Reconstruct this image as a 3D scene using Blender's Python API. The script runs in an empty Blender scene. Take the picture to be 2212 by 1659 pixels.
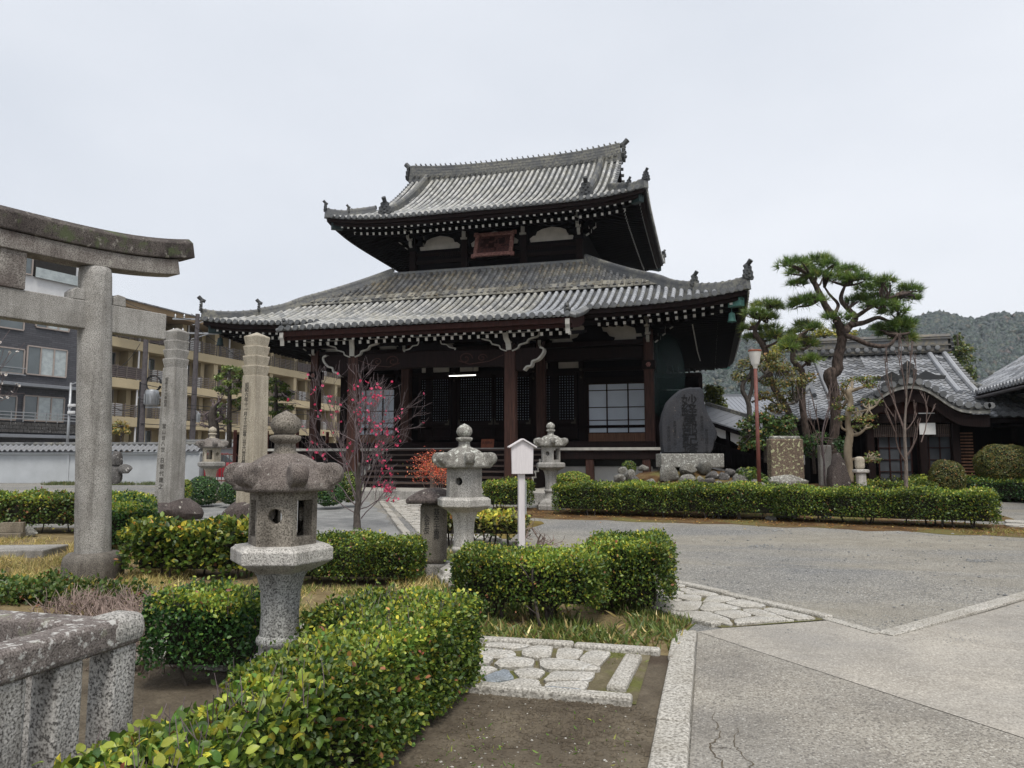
import bpy, bmesh, math, random
import numpy as np
from mathutils import Vector, Matrix
random.seed(11)
RN = np.random.default_rng(11)
R = math.radians
SC = bpy.context.scene
COL = SC.collection

# ------------------------------------------------------------ camera, sky, sun, exposure
CAM_H, YAW, F_PX, PX_W, PX_H, HOR = 1.6, 15.0, 1580.0, 2212.0, 1659.0, 990.0
PITCH = math.atan((HOR - PX_H / 2) / F_PX)
cd = bpy.data.cameras.new('camera')
cam = bpy.data.objects.new('camera', cd)
COL.objects.link(cam)
cam.location = (0, 0, CAM_H)
cam.rotation_euler = (math.pi / 2 + PITCH, 0, R(YAW))
cd.sensor_width = 36.0
cd.lens = 36.0 * F_PX / PX_W
cd.clip_start, cd.clip_end = 0.1, 5000
SC.camera = cam

SUN_EL, SUN_AZ = 60.0, 150.0
w = bpy.data.worlds.new('World')
SC.world = w
w.use_nodes = True
nt = w.node_tree
bg = nt.nodes['Background']
sky = nt.nodes.new('ShaderNodeTexSky')
sky.sky_type = 'NISHITA'
sky.sun_disc = False
sky.sun_elevation = R(SUN_EL)
sky.sun_rotation = R(SUN_AZ)
sky.dust_density = 4.0
tc = nt.nodes.new('ShaderNodeTexCoord')
nz = nt.nodes.new('ShaderNodeTexNoise')
mp = nt.nodes.new('ShaderNodeMapping')
mp.inputs['Scale'].default_value = (1.0, 1.0, 2.2)
nz.inputs['Scale'].default_value = 1.3
nz.inputs['Detail'].default_value = 5
nz.inputs['Roughness'].default_value = 0.45
rp = nt.nodes.new('ShaderNodeValToRGB')          # the overcast cloud deck
rp.color_ramp.elements[0].position = 0.3
rp.color_ramp.elements[0].color = (3.95, 4.2, 4.62, 1)
rp.color_ramp.elements[1].position = 0.7
rp.color_ramp.elements[1].color = (5.15, 5.3, 5.6, 1)
mx = nt.nodes.new('ShaderNodeMix')
mx.data_type = 'RGBA'
mx.inputs[0].default_value = 0.94
nt.links.new(tc.outputs['Generated'], mp.inputs['Vector'])
nt.links.new(mp.outputs['Vector'], nz.inputs['Vector'])
nt.links.new(nz.outputs['Fac'], rp.inputs['Fac'])
nt.links.new(sky.outputs['Color'], mx.inputs[6])
nt.links.new(rp.outputs['Color'], mx.inputs[7])
nt.links.new(mx.outputs[2], bg.inputs['Color'])
bg.inputs['Strength'].default_value = 0.1

sl = bpy.data.lights.new('sun', 'SUN')
sl.energy = 1.5
sl.angle = R(18)
sl.color = (1.0, 0.96, 0.9)
so = bpy.data.objects.new('sun', sl)
COL.objects.link(so)
so.location = (0, -20, 60)
_az = R(SUN_AZ)
_d = Vector((math.sin(_az) * math.cos(R(SUN_EL)), math.cos(_az) * math.cos(R(SUN_EL)), math.sin(R(SUN_EL))))
so.rotation_euler = _d.to_track_quat('Z', 'Y').to_euler()

SC.view_settings.view_transform = 'Standard'
SC.view_settings.look = 'None'
SC.view_settings.exposure = 0.86
SC.view_settings.gamma = 1.0
SC.view_settings.use_curve_mapping = False

# ------------------------------------------------------------ survey helpers (photo measurements -> places on the site)
_a = R(YAW)
_F = np.array([-math.sin(_a) * math.cos(PITCH), math.cos(_a) * math.cos(PITCH), math.sin(PITCH)])
_Rt = np.array([math.cos(_a), math.sin(_a), 0.0])
_U = np.array([math.sin(_a) * math.sin(PITCH), -math.cos(_a) * math.sin(PITCH), math.cos(PITCH)])

def ray(x, y):
    return _F + (x - PX_W / 2) / F_PX * _Rt - (y - PX_H / 2) / F_PX * _U

def zg(Y):
    return 0.35 * min(1.0, max(0.0, (Y - 9.0) / 15.0))

def gz(x, y, z):
    d = ray(x, y)
    t = (z - CAM_H) / d[2]
    return d[0] * t, d[1] * t

def G(x, y):
    z = 0.0
    for _ in range(40):
        X, Y = gz(x, y, z)
        z = 0.5 * z + 0.5 * zg(Y)
    return Vector((X, Y, z))

def at(x, y, depth):
    d = ray(x, y)
    return Vector((d[0] * depth, d[1] * depth, CAM_H + d[2] * depth))

def atY(x, y, Y):
    d = ray(x, y)
    t = Y / d[1]
    return Vector((d[0] * t, Y, CAM_H + d[2] * t))

# ------------------------------------------------------------ mesh builder
class MB:
    def __init__(s):
        s.v, s.f, s.m, s.t = [], [], [], []

    def add(s, vs, fs, mat=0, tint=None):
        b = len(s.v)
        s.v.extend([tuple(p) for p in vs])
        t = random.random() if tint is None else tint
        for f in fs:
            s.f.append([i + b for i in f])
            s.m.append(mat)
            s.t.append(t)
        return s

    def box(s, c, d, rz=0.0, mat=0, end=None, tint=None, M=None):
        hx, hy, hz = d[0] / 2, d[1] / 2, d[2] / 2
        vs = [Vector((x, y, z)) for z in (-hz, hz) for y in (-hy, hy) for x in (-hx, hx)]
        if M is not None:
            vs = [M @ p for p in vs]
        elif rz:
            m = Matrix.Rotation(rz, 3, 'Z')
            vs = [m @ p for p in vs]
        c = Vector(c)
        fs = [(0, 2, 3, 1), (4, 5, 7, 6), (0, 1, 5, 4), (1, 3, 7, 5), (3, 2, 6, 7), (2, 0, 4, 6)]
        s.add([p + c for p in vs], fs, mat, tint)
        if end is not None:                       # (face index, material)
            s.m[-6 + end[0]] = end[1]
        return s

    def bar(s, a, b, wd, ht, mat=0, endmat=None, up=(0, 0, 1), tint=None):
        a, b = Vector(a), Vector(b)
        d = (b - a).normalized()
        side = d.cross(Vector(up))
        if side.length < 1e-5:
            side = Vector((1, 0, 0))
        side.normalize()
        u = side.cross(d)
        vs = []
        for p in (a, b):
            for q, r_ in ((-1, -1), (1, -1), (1, 1), (-1, 1)):
                vs.append(p + side * (q * wd / 2) + u * (r_ * ht / 2))
        fs = [(0, 1, 2, 3), (7, 6, 5, 4), (0, 4, 5, 1), (1, 5, 6, 2), (2, 6, 7, 3), (3, 7, 4, 0)]
        s.add(vs, fs, mat, tint)
        if endmat is not None:
            s.m[-6] = endmat
        return s

    def prism(s, poly, z0, z1, mat=0, tint=None, dome=0.0):
        n = len(poly)
        vs = [(p[0], p[1], z0) for p in poly] + [(p[0], p[1], z1) for p in poly]
        fs = [tuple(range(n))[::-1]] + [(i, (i + 1) % n, n + (i + 1) % n, n + i) for i in range(n)]
        if dome:
            cx = sum(p[0] for p in poly) / n
            cy = sum(p[1] for p in poly) / n
            vs += [(cx + (p[0] - cx) * .9, cy + (p[1] - cy) * .9, z1 + dome) for p in poly]
            fs += [(n + i, n + (i + 1) % n, 2 * n + (i + 1) % n, 2 * n + i) for i in range(n)]
            fs.append(tuple(range(2 * n, 3 * n)))
        else:
            fs.append(tuple(range(n, 2 * n)))
        return s.add(vs, fs, mat, tint)

    def slab(s, poly, o, ux, uz, th, mat=0, backmat=None, edgemat=None, tint=None):
        """outline poly [(a,b)] in the plane o + a*ux + b*uz, given a thickness th along ux x uz"""
        o, ux, uz = Vector(o), Vector(ux).normalized(), Vector(uz).normalized()
        nn = ux.cross(uz)
        n = len(poly)
        vs = [o + ux * a + uz * b for a, b in poly] + [o + ux * a + uz * b + nn * th for a, b in poly]
        fs = [tuple(range(n))[::-1], tuple(range(n, 2 * n))]
        fs += [(i, (i + 1) % n, n + (i + 1) % n, n + i) for i in range(n)]
        s.add(vs, fs, mat, tint)
        if edgemat is not None:
            for k in range(n):
                s.m[-1 - k] = edgemat
        return s

    def loft(s, rings, closed=True, caps=True, mat=0, tint=None):
        n = len(rings[0])
        vs = [p for r_ in rings for p in r_]
        fs = []
        for j in range(len(rings) - 1):
            for i in range(n if closed else n - 1):
                k = (i + 1) % n
                fs.append((j * n + i, j * n + k, (j + 1) * n + k, (j + 1) * n + i))
        if caps and closed:
            fs.append(tuple(range(n))[::-1])
            fs.append(tuple(range((len(rings) - 1) * n, len(rings) * n)))
        return s.add(vs, fs, mat, tint)

    def tube(s, pts, rad, n=6, mat=0, caps=True, tint=None, lump=0.0):
        pts = [Vector(p) for p in pts]
        if not hasattr(rad, '__len__'):
            rad = [rad] * len(pts)
        rings = []
        ref = None
        for i, p in enumerate(pts):
            d = (pts[min(i + 1, len(pts) - 1)] - pts[max(i - 1, 0)])
            if d.length < 1e-9:
                d = Vector((0, 0, 1))
            d.normalize()
            if ref is None:
                ref = Vector((1, 0, 0)) if abs(d.x) < 0.8 else Vector((0, 1, 0))
            a = (ref - d * ref.dot(d)).normalized()
            b = d.cross(a)
            ref = a
            rings.append([p + (a * math.cos(2 * math.pi * k / n) + b * math.sin(2 * math.pi * k / n)) * rad[i] * (1 + lump * random.uniform(-1, 1)) for k in range(n)])
        return s.loft(rings, True, caps, mat, tint)

    def lathe(s, prof, n=24, c=(0, 0, 0), phase=0.0, mat=0, tint=None, fn=None):
        c = Vector(c)
        rings = []
        for r_, z in prof:
            rg = []
            for k in range(n):
                an = 2 * math.pi * k / n + phase
                rr = r_ if fn is None else fn(r_, z, an)
                zz = z
                if isinstance(rr, tuple):
                    rr, zz = rr
                rg.append(c + Vector((rr * math.cos(an), rr * math.sin(an), zz)))
            rings.append(rg)
        return s.loft(rings, True, True, mat, tint)

    def sweep(s, path, prof, mat=0, tint=None, up=Vector((0, 0, 1))):
        """prof [(side, up)] carried along path"""
        path = [Vector(p) for p in path]
        rings = []
        for i, p in enumerate(path):
            d = (path[min(i + 1, len(path) - 1)] - path[max(i - 1, 0)]).normalized()
            sd = d.cross(up).normalized()
            u = sd.cross(d)
            rings.append([p + sd * a + u * b for a, b in prof])
        return s.loft(rings, True, True, mat, tint)

    def rock(s, c, r3, seed=0, sub=2, mat=0, flat=0.0, rz=0.0):
        bm = bmesh.new()
        bmesh.ops.create_icosphere(bm, subdivisions=sub, radius=1)
        rr = np.random.default_rng(seed)
        ks = rr.normal(size=(7, 3)) * 1.6
        ph = rr.uniform(0, 6, 7)
        pl = rr.normal(size=(11, 3))
        pl /= np.linalg.norm(pl, axis=1)[:, None]
        m = Matrix.Rotation(rz, 3, 'Z')
        vs = []
        for v in bm.verts:
            p = np.array(v.co)
            k = 1 + 0.09 * sum(math.sin(ks[i] @ p + ph[i]) for i in range(7)) / 1.6 + 0.03 * math.sin(9 * p[0] + 7 * p[1] + ph[0]) * math.sin(8 * p[2] + ph[1])
            q = p * k
            for n_ in pl:                          # a few broken faces
                d = q @ n_
                if d > 0.74:
                    q = q - n_ * (d - 0.74) * 0.9
            if q[2] < -0.6:
                q[2] = -0.6
            vs.append(Vector(c) + m @ Vector((q[0] * r3[0], q[1] * r3[1], q[2] * r3[2])))
        fs = [[v.index for v in f.verts] for f in bm.faces]
        bm.free()
        return s.add(vs, fs, mat)

    def mesh(s, name):
        me = bpy.data.meshes.new(name)
        me.from_pydata(s.v, [], s.f)
        return me

    def build(s, name, mats, parent=None, smooth=False, bevel=0.0, seg=2, kind=None, jitter=0.0):
        if jitter:
            s.v = [(p[0] + random.uniform(-jitter, jitter), p[1] + random.uniform(-jitter, jitter), p[2] + random.uniform(-jitter, jitter)) for p in s.v]
        me = s.mesh(name)
        if not isinstance(mats, (list, tuple)):
            mats = [mats]
        for m in mats:
            me.materials.append(m)
        me.polygons.foreach_set('material_index', s.m)
        at_ = me.attributes.new('tint', 'FLOAT', 'FACE')
        at_.data.foreach_set('value', s.t)
        if smooth:
            me.polygons.foreach_set('use_smooth', [True] * len(me.polygons))
            if smooth is not True:
                me.set_sharp_from_angle(angle=R(smooth))
        me.update()
        o = link(name, me, parent)
        if bevel:
            b = o.modifiers.new('bevel', 'BEVEL')
            b.width, b.segments, b.limit_method, b.angle_limit = bevel, seg, 'ANGLE', R(35)
            b.harden_normals = False
        if kind:
            o['kind'] = kind
        return o

PM = {}                                            # world matrices of the empties

def link(name, data, parent=None):
    o = bpy.data.objects.new(name, data)
    COL.objects.link(o)
    if parent is not None:
        o.parent = parent
        top = parent
        while top.parent is not None:
            top = top.parent
        if PM.get(top.name, (None, False))[1] and parent is top:   # parts written in site coordinates
            o.matrix_parent_inverse = PM[top.name][0].inverted()
    return o

def tag(o, label, cat, group=None, kind=None):
    if label:
        o['label'] = label
    if cat:
        o['category'] = cat
    if group:
        o['group'] = group
    if kind:
        o['kind'] = kind
    return o

def thing(name, label, cat, loc=(0, 0, 0), rz=0.0, group=None, site=False):
    """an Empty at the thing's base; site=True: its parts are written in site coordinates"""
    o = bpy.data.objects.new(name, None)
    COL.objects.link(o)
    o.empty_display_size = 0.2
    o.location = loc
    o.rotation_euler = (0, 0, rz)
    PM[o.name] = (Matrix.Translation(Vector(loc)) @ Matrix.Rotation(rz, 4, 'Z'), site)
    return tag(o, label, cat, group)

def struct(o):
    o['kind'] = 'structure'
    return o

def copy_tree(o, parent=None):
    c = o.copy()
    COL.objects.link(c)
    if parent is not None:
        c.parent = parent
    for ch in list(o.children):
        copy_tree(ch, c)
    return c

def inst(name, me, loc, parent, rot=None, scale=None):
    o = bpy.data.objects.new(name, me)
    COL.objects.link(o)
    if parent is not None:
        o.parent = parent
        top = parent
        while top.parent is not None:
            top = top.parent
        if PM.get(top.name, (None, False))[1] and parent is top:
            o.matrix_parent_inverse = PM[top.name][0].inverted()
    o.location = loc
    if rot is not None:
        o.rotation_euler = rot
    if scale is not None:
        o.scale = scale
    return o

def lerp(a, b, t):
    return a + (b - a) * t

def spline(pts, n=6):
    """Catmull-Rom through pts (any dimension)"""
    P = [np.array(p, float) for p in pts]
    out = []
    for i in range(len(P) - 1):
        p0, p1, p2, p3 = P[max(i - 1, 0)], P[i], P[i + 1], P[min(i + 2, len(P) - 1)]
        for k in range(n):
            t = k / n
            out.append(0.5 * ((2 * p1) + (-p0 + p2) * t + (2 * p0 - 5 * p1 + 4 * p2 - p3) * t * t + (-p0 + 3 * p1 - 3 * p2 + p3) * t ** 3))
    out.append(P[-1])
    return out

# ------------------------------------------------------------ materials
class NT:
    def __init__(s, name):
        s.m = bpy.data.materials.new(name)
        s.m.use_nodes = True
        s.n = s.m.node_tree
        s.b = s.n.nodes['Principled BSDF']
        s.co = s.n.nodes.new('ShaderNodeTexCoord').outputs['Object']

    def node(s, k, **kw):
        x = s.n.nodes.new(k)
        for a, b in kw.items():
            setattr(x, a, b)
        return x

    def L(s, a, b):
        s.n.links.new(a, b)

    def scaled(s, v):
        x = s.node('ShaderNodeMapping')
        x.inputs['Scale'].default_value = v
        s.L(s.co, x.inputs['Vector'])
        return x.outputs[0]

    def noise(s, sc, det=4, ro=.55, vec=None, dist=0.0):
        x = s.node('ShaderNodeTexNoise')
        x.inputs['Scale'].default_value = sc
        x.inputs['Detail'].default_value = det
        x.inputs['Roughness'].default_value = ro
        x.inputs['Distortion'].default_value = dist
        s.L(vec or s.co, x.inputs['Vector'])
        return x.outputs['Fac']

    def vor(s, sc, feat='F1', out='Distance', vec=None, rnd=1.0):
        x = s.node('ShaderNodeTexVoronoi', feature=feat)
        x.inputs['Scale'].default_value = sc
        x.inputs['Randomness'].default_value = rnd
        s.L(vec or s.co, x.inputs['Vector'])
        return x.outputs[out]

    def ramp(s, fac, stops, interp='LINEAR'):
        x = s.node('ShaderNodeValToRGB')
        cr = x.color_ramp
        cr.interpolation = interp
        while len(cr.elements) < len(stops):
            cr.elements.new(0.5)
        for e, (p, c) in zip(cr.elements, stops):
            e.position = p
            e.color = (c, c, c, 1) if not hasattr(c, '__len__') else (*c, 1)
        s.L(fac, x.inputs['Fac'])
        return x.outputs['Color']

    def mix(s, fac, a, b, mode='MIX'):
        x = s.node('ShaderNodeMix', data_type='RGBA', blend_type=mode)
        for sock, v in ((x.inputs[0], fac), (x.inputs[6], a), (x.inputs[7], b)):
            if hasattr(v, 'is_linked'):
                s.L(v, sock)
            elif hasattr(v, '__len__'):
                sock.default_value = (*v, 1)
            else:
                sock.default_value = v
        return x.outputs[2]

    def math(s, op, a, b=0.0):
        x = s.node('ShaderNodeMath', operation=op)
        for sock, v in ((x.inputs[0], a), (x.inputs[1], b)):
            if hasattr(v, 'is_linked'):
                s.L(v, sock)
            else:
                sock.default_value = v
        return x.outputs[0]

    def attr(s, nm, out='Fac'):
        x = s.node('ShaderNodeAttribute')
        x.attribute_name = nm
        return x.outputs[out]

    def col(s, c):
        if hasattr(c, 'is_linked'):
            s.L(c, s.b.inputs['Base Color'])
        else:
            s.b.inputs['Base Color'].default_value = (*c, 1)

    def bump(s, h, st=.3, dist=.02):
        x = s.node('ShaderNodeBump')
        x.inputs['Strength'].default_value = st
        x.inputs['Distance'].default_value = dist
        s.L(h, x.inputs['Height'])
        s.L(x.outputs[0], s.b.inputs['Normal'])

    def rough(s, v, spec=None):
        if hasattr(v, 'is_linked'):
            s.L(v, s.b.inputs['Roughness'])
        else:
            s.b.inputs['Roughness'].default_value = v
        if spec is not None:
            s.b.inputs['Specular IOR Level'].default_value = spec
        return s.m

def plain(name, c, ro=.6, var=.25, sc=6.0, spec=.4, metal=0.0, bump=0.0):
    k = NT(name)
    n = k.noise(sc, 5)
    lo = tuple(x * (1 - var) for x in c)
    hi = tuple(min(1, x * (1 + var)) for x in c)
    cc = k.ramp(n, [(.3, lo), (.7, hi)])
    tt = k.ramp(k.attr('tint'), [(0, .86), (1, 1.0)])
    k.col(k.mix(1.0, cc, tt, 'MULTIPLY'))
    k.b.inputs['Metallic'].default_value = metal
    if bump:
        k.bump(k.noise(sc * 6, 5), bump, .01)
    return k.rough(ro, spec)

def stone(name, base, dark, dirt=(.05, .042, .035), dirt_amt=.5, lich=(.5, .52, .46), lich_amt=.0, speck=110.0, bump=.35, moss=None, moss_amt=0.0, lsc=9.0, streak=.45):
    """speckled granite with weather stains and lichen that have shapes of their own"""
    k = NT(name)
    sp = k.noise(speck, 2, .6)
    c = k.ramp(sp, [(.36, dark), (.5, base), (.66, tuple(min(1, x * 1.45) for x in base))])
    st = k.ramp(k.noise(2.2, 7, .62), [(.42, 0), (.66, dirt_amt)])
    c = k.mix(st, c, dirt)
    rs = k.noise(1.0, 6, .6, k.scaled((9, 9, .7)), .3)    # rain streaks
    c = k.mix(k.ramp(rs, [(.48, 0), (.72, streak)]), c, tuple(x * .55 for x in dirt))
    if lich_amt:
        l = k.ramp(k.noise(lsc, 9, .68), [(.66 - lich_amt * .22, 0), (.70 - lich_amt * .2, .85)])
        c = k.mix(l, c, lich)
    if moss:
        m_ = k.ramp(k.noise(3.3, 8, .7), [(.58 - moss_amt * .2, 0), (.66 - moss_amt * .15, .8)])
        c = k.mix(m_, c, moss)
    k.col(c)
    h = k.math('ADD', k.noise(speck * .6, 3), k.math('MULTIPLY', k.noise(14, 5), 1.5))
    k.bump(h, bump, .012)
    return k.rough(.9, .25)

def wood(name, a, b, ro=.65, grain=(1, 1, .06), sc=28.0, spec=.35):
    k = NT(name)
    g_ = k.noise(sc, 6, .6, k.scaled(grain), .6)
    c = k.ramp(g_, [(.3, a), (.7, b)])
    tt = k.ramp(k.attr('tint'), [(0, .8), (1, 1.0)])
    k.col(k.mix(1.0, c, tt, 'MULTIPLY'))
    k.bump(g_, .25, .008)
    return k.rough(ro, spec)

def tile_mat(name, lo, hi, lich=(.36, .33, .2), lich_amt=.3, ro=.55):
    k = NT(name)
    t = k.attr('tint')
    c = k.ramp(t, [(0, lo), (.5, tuple((x + y) / 2 for x, y in zip(lo, hi))), (1, hi)])
    n = k.noise(1.1, 5, .6)
    lm = k.math('MULTIPLY', k.ramp(n, [(.4, 0), (.62, lich_amt)]), k.ramp(k.noise(9, 6), [(.38, 0), (.58, 1)]))
    c = k.mix(lm, c, lich)
    dk = k.ramp(k.noise(22, 6, .7), [(.5, 0), (.7, .5)])
    c = k.mix(dk, c, tuple(x * .3 for x in lo))
    k.col(c)
    k.bump(k.noise(50, 4), .15, .01)
    return k.rough(ro, .5)

M = {}
M['granite'] = stone('granite_grey', (.36, .345, .32), (.13, .125, .115), dirt=(.085, .075, .06), dirt_amt=.4)
M['granite_pale'] = stone('granite_pale', (.47, .45, .415), (.2, .19, .175), dirt=(.16, .14, .11), dirt_amt=.28)
M['granite_warm'] = stone('granite_warm', (.44, .395, .315), (.2, .175, .135), dirt=(.2, .165, .12), dirt_amt=.35)
M['lantern_shaft'] = stone('granite_lantern_shaft', (.33, .33, .31), (.085, .085, .08), dirt_amt=.25, speck=85)
M['lantern_cap'] = stone('weathered_brown_stone', (.2, .175, .155), (.08, .066, .06), dirt=(.075, .056, .05), dirt_amt=.6, lich=(.4, .38, .34), lich_amt=.18, speck=120, lsc=30)
M['lantern_box'] = stone('weathered_grey_stone', (.24, .215, .18), (.085, .075, .06), dirt=(.06, .05, .04), dirt_amt=.75, speck=100)
M['lichen_granite'] = stone('lichen_granite', (.27, .26, .235), (.12, .11, .1), dirt=(.09, .08, .065), dirt_amt=.5, lich=(.55, .56, .5), lich_amt=.55, lsc=16)
M['torii_beam'] = stone('blackened_granite', (.11, .095, .085), (.036, .031, .029), dirt=(.028, .021, .021), dirt_amt=.85, lich=(.26, .24, .21), lich_amt=.32, moss=(.085, .105, .05), moss_amt=.12, speck=80)
M['torii_under'] = stone('stained_granite', (.27, .25, .225), (.1, .09, .08), dirt=(.07, .05, .045), dirt_amt=.8, lich=(.34, .33, .28), lich_amt=.2, speck=80)
M['drum'] = stone('dark_drum_stone', (.16, .145, .125), (.06, .054, .048), dirt=(.055, .045, .04), dirt_amt=.6)
M['rail'] = stone('lichened_rail_stone', (.2, .175, .16), (.09, .075, .068), dirt=(.07, .055, .05), dirt_amt=.6, lich=(.5, .49, .46), lich_amt=.5, speck=150, moss=(.26, .28, .17), moss_amt=.08, lsc=26)
M['rail_post'] = stone('rail_post_granite', (.4, .385, .36), (.09, .085, .08), dirt=(.075, .06, .045), dirt_amt=.6, speck=95)
M['slate'] = stone('blue_black_slate', (.034, .036, .042), (.018, .019, .023), dirt=(.06, .056, .057), dirt_amt=.4, lich=(.3, .22, .17), lich_amt=.04, speck=60, bump=.5)
M['carved'] = plain('carved_letter_stone', (.009, .009, .01), .9)
M['brown_rock'] = stone('brown_rock', (.095, .078, .072), (.042, .034, .032), dirt=(.045, .036, .034), dirt_amt=.6, lich=(.4, .38, .33), lich_amt=.22, speck=40, bump=.7)
M['grey_rock'] = stone('grey_rock', (.2, .195, .175), (.1, .095, .085), dirt=(.07, .06, .045), dirt_amt=.65, lich=(.5, .5, .45), lich_amt=.33, speck=30, bump=.7, streak=.12)
M['dark_rock'] = stone('dark_rock', (.12, .115, .11), (.06, .056, .052), dirt=(.05, .04, .035), dirt_amt=.5, lich=(.5, .48, .45), lich_amt=.3, speck=30, bump=.7, streak=.12)
M['tablet'] = stone('lichen_tablet_stone', (.16, .12, .09), (.08, .06, .045), dirt=(.07, .05, .035), dirt_amt=.4, lich=(.5, .52, .3), lich_amt=.5, speck=60, lsc=13)
M['kerb'] = stone('kerb_granite', (.4, .38, .34), (.2, .185, .16), dirt=(.2, .175, .13), dirt_amt=.35, speck=60, bump=.8, streak=.12)
M['paver'] = stone('paving_stone', (.43, .41, .37), (.24, .225, .2), dirt=(.17, .145, .1), dirt_amt=.35, lich=(.52, .51, .48), lich_amt=.28, speck=55, bump=.6, streak=.12)
M['paver_blue'] = stone('blue_paving_stone', (.22, .245, .27), (.14, .155, .17), dirt=(.15, .15, .13), dirt_amt=.3, speck=60, streak=.12)
M['block'] = stone('concrete_block', (.25, .215, .165), (.14, .12, .09), dirt=(.09, .075, .055), dirt_amt=.5)
M['ink'] = plain('black_ink', (.02, .02, .02), .8)
M['faded'] = plain('faded_letters', (.1, .092, .08), .9)

M['tile_old'] = tile_mat('weathered_roof_tile', (.22, .225, .225), (.5, .495, .475), lich=(.4, .37, .27), lich_amt=.5)
M['tile_new'] = tile_mat('new_roof_tile', (.3, .31, .325), (.42, .43, .445), lich_amt=.0, ro=.42)
M['tile_up'] = tile_mat('upper_roof_tile', (.25, .255, .255), (.54, .535, .515), lich=(.42, .39, .28), lich_amt=.4)
M['tile_dark'] = tile_mat('dark_roof_tile', (.045, .046, .05), (.14, .145, .15), lich=(.3, .24, .13), lich_amt=.5)
M['tile_pan'] = tile_mat('pan_roof_tile', (.045, .048, .052), (.13, .135, .14), lich_amt=.25)
M['tile_ridge'] = tile_mat('ridge_tile', (.04, .043, .047), (.13, .134, .138), lich=(.36, .34, .26), lich_amt=.5)
M['tile_oni'] = tile_mat('ornament_tile', (.018, .02, .023), (.05, .053, .058), lich_amt=.1)
M['tile_disc'] = tile_mat('eave_disc_tile', (.09, .095, .1), (.2, .205, .21), lich_amt=.1)
M['tile_disc_in'] = tile_mat('eave_disc_face', (.035, .037, .04), (.08, .083, .088), lich_amt=.0)
M['tile_flat'] = tile_mat('lichened_flat_tile', (.05, .05, .048), (.25, .24, .205), lich=(.34, .29, .18), lich_amt=.3)
M['tile_s'] = tile_mat('silver_roof_tile', (.1, .107, .118), (.36, .372, .395), lich=(.2, .17, .12), lich_amt=.25, ro=.4)

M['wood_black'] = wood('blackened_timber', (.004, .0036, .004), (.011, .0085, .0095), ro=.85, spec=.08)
M['wood_dark'] = wood('dark_timber', (.007, .005, .005), (.022, .012, .011), ro=.8, spec=.12)
M['wood_red'] = wood('red_brown_timber', (.016, .007, .006), (.05, .018, .014), ro=.75, spec=.15)
M['wood_post'] = wood('weathered_post_timber', (.018, .009, .008), (.085, .038, .027), spec=.2)
M['wood_lower'] = wood('pale_worn_timber', (.11, .05, .028), (.26, .13, .075))
M['wood_step'] = wood('worn_step_timber', (.05, .034, .028), (.13, .09, .072), grain=(.06, 1, 1))
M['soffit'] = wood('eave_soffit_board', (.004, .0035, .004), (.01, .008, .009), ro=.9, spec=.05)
M['white'] = plain('white_paint', (.78, .77, .74), .6, .08)
M['offwhite'] = plain('aged_white_paint', (.43, .415, .375), .75, .2)
M['plaster'] = plain('white_plaster', (.7, .7, .69), .85, .06, 2)
M['plaster_grey'] = plain('grey_plaster', (.42, .44, .455), .85, .1, 1.2)
M['plaster_aged'] = plain('aged_plaster', (.5, .47, .42), .85, .18, 2)
M['paper'] = plain('shoji_paper', (.7, .77, .86), .8, .06, 1.5)
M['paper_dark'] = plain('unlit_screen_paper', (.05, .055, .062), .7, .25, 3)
M['paper_dim'] = plain('old_lattice_paper', (.42, .5, .58), .8, .25, 3)
M['plaque'] = wood('flaked_red_lacquer', (.11, .04, .032), (.44, .23, .195), grain=(1, 1, 1), sc=9)
M['plaque_in'] = wood('carved_plaque_panel', (.015, .01, .01), (.16, .055, .045), grain=(1, 1, 1), sc=14)
M['bronze'] = plain('bronze_fitting', (.05, .04, .025), .5, .3)
M['verdigris'] = plain('verdigris_copper', (.09, .22, .19), .7, .3, 20)
M['copper_dark'] = plain('dark_copper', (.012, .03, .03), .6, .4, 14)
M['sign_white'] = wood('white_sign_board', (.62, .58, .58), (.72, .68, .68), sc=60)
M['iron_red'] = plain('rust_red_paint', (.16, .055, .042), .6, .3)
M['lamp_white'] = plain('lamp_shade_white', (.62, .6, .56), .4, .08)
M['steel'] = plain('galvanised_steel', (.36, .37, .38), .4, .1, metal=.6)
M['grey_pole'] = plain('weathered_pole', (.085, .075, .078), .8, .25)
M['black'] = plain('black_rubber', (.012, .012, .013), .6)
M['notice'] = wood('red_wood_notice', (.16, .04, .018), (.3, .09, .04))
M['bark_grey'] = wood('grey_tan_bark', (.12, .1, .085), (.28, .235, .2), grain=(1, 1, .35), sc=25, ro=.9)
M['bark'] = wood('grey_brown_bark', (.03, .024, .02), (.12, .1, .085), grain=(1, 1, .35), sc=22, ro=.9)
M['bark_pine'] = wood('plated_pine_bark', (.012, .009, .008), (.15, .11, .09), grain=(1, 1, .45), sc=13, ro=.95)
M['bark_pale'] = wood('pale_smooth_bark', (.2, .16, .11), (.38, .31, .22), grain=(1, 1, .4), sc=8, ro=.85)
M['twig'] = wood('brown_twig', (.075, .055, .06), (.22, .175, .175), grain=(1, 1, .3), sc=30, ro=.85)
M['twig_dead'] = wood('dead_twig', (.17, .12, .1), (.4, .31, .265), grain=(1, 1, .3), sc=40, ro=.9)
M['twig_red'] = wood('reddish_twig', (.09, .065, .055), (.22, .16, .14), grain=(1, 1, .3), sc=40, ro=.8)
M['core'] = plain('shade_painted_core', (.018, .017, .01), .95, .5, 20)  # solid filler for the inside; shade between leaves is put into its near-black colour

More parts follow.
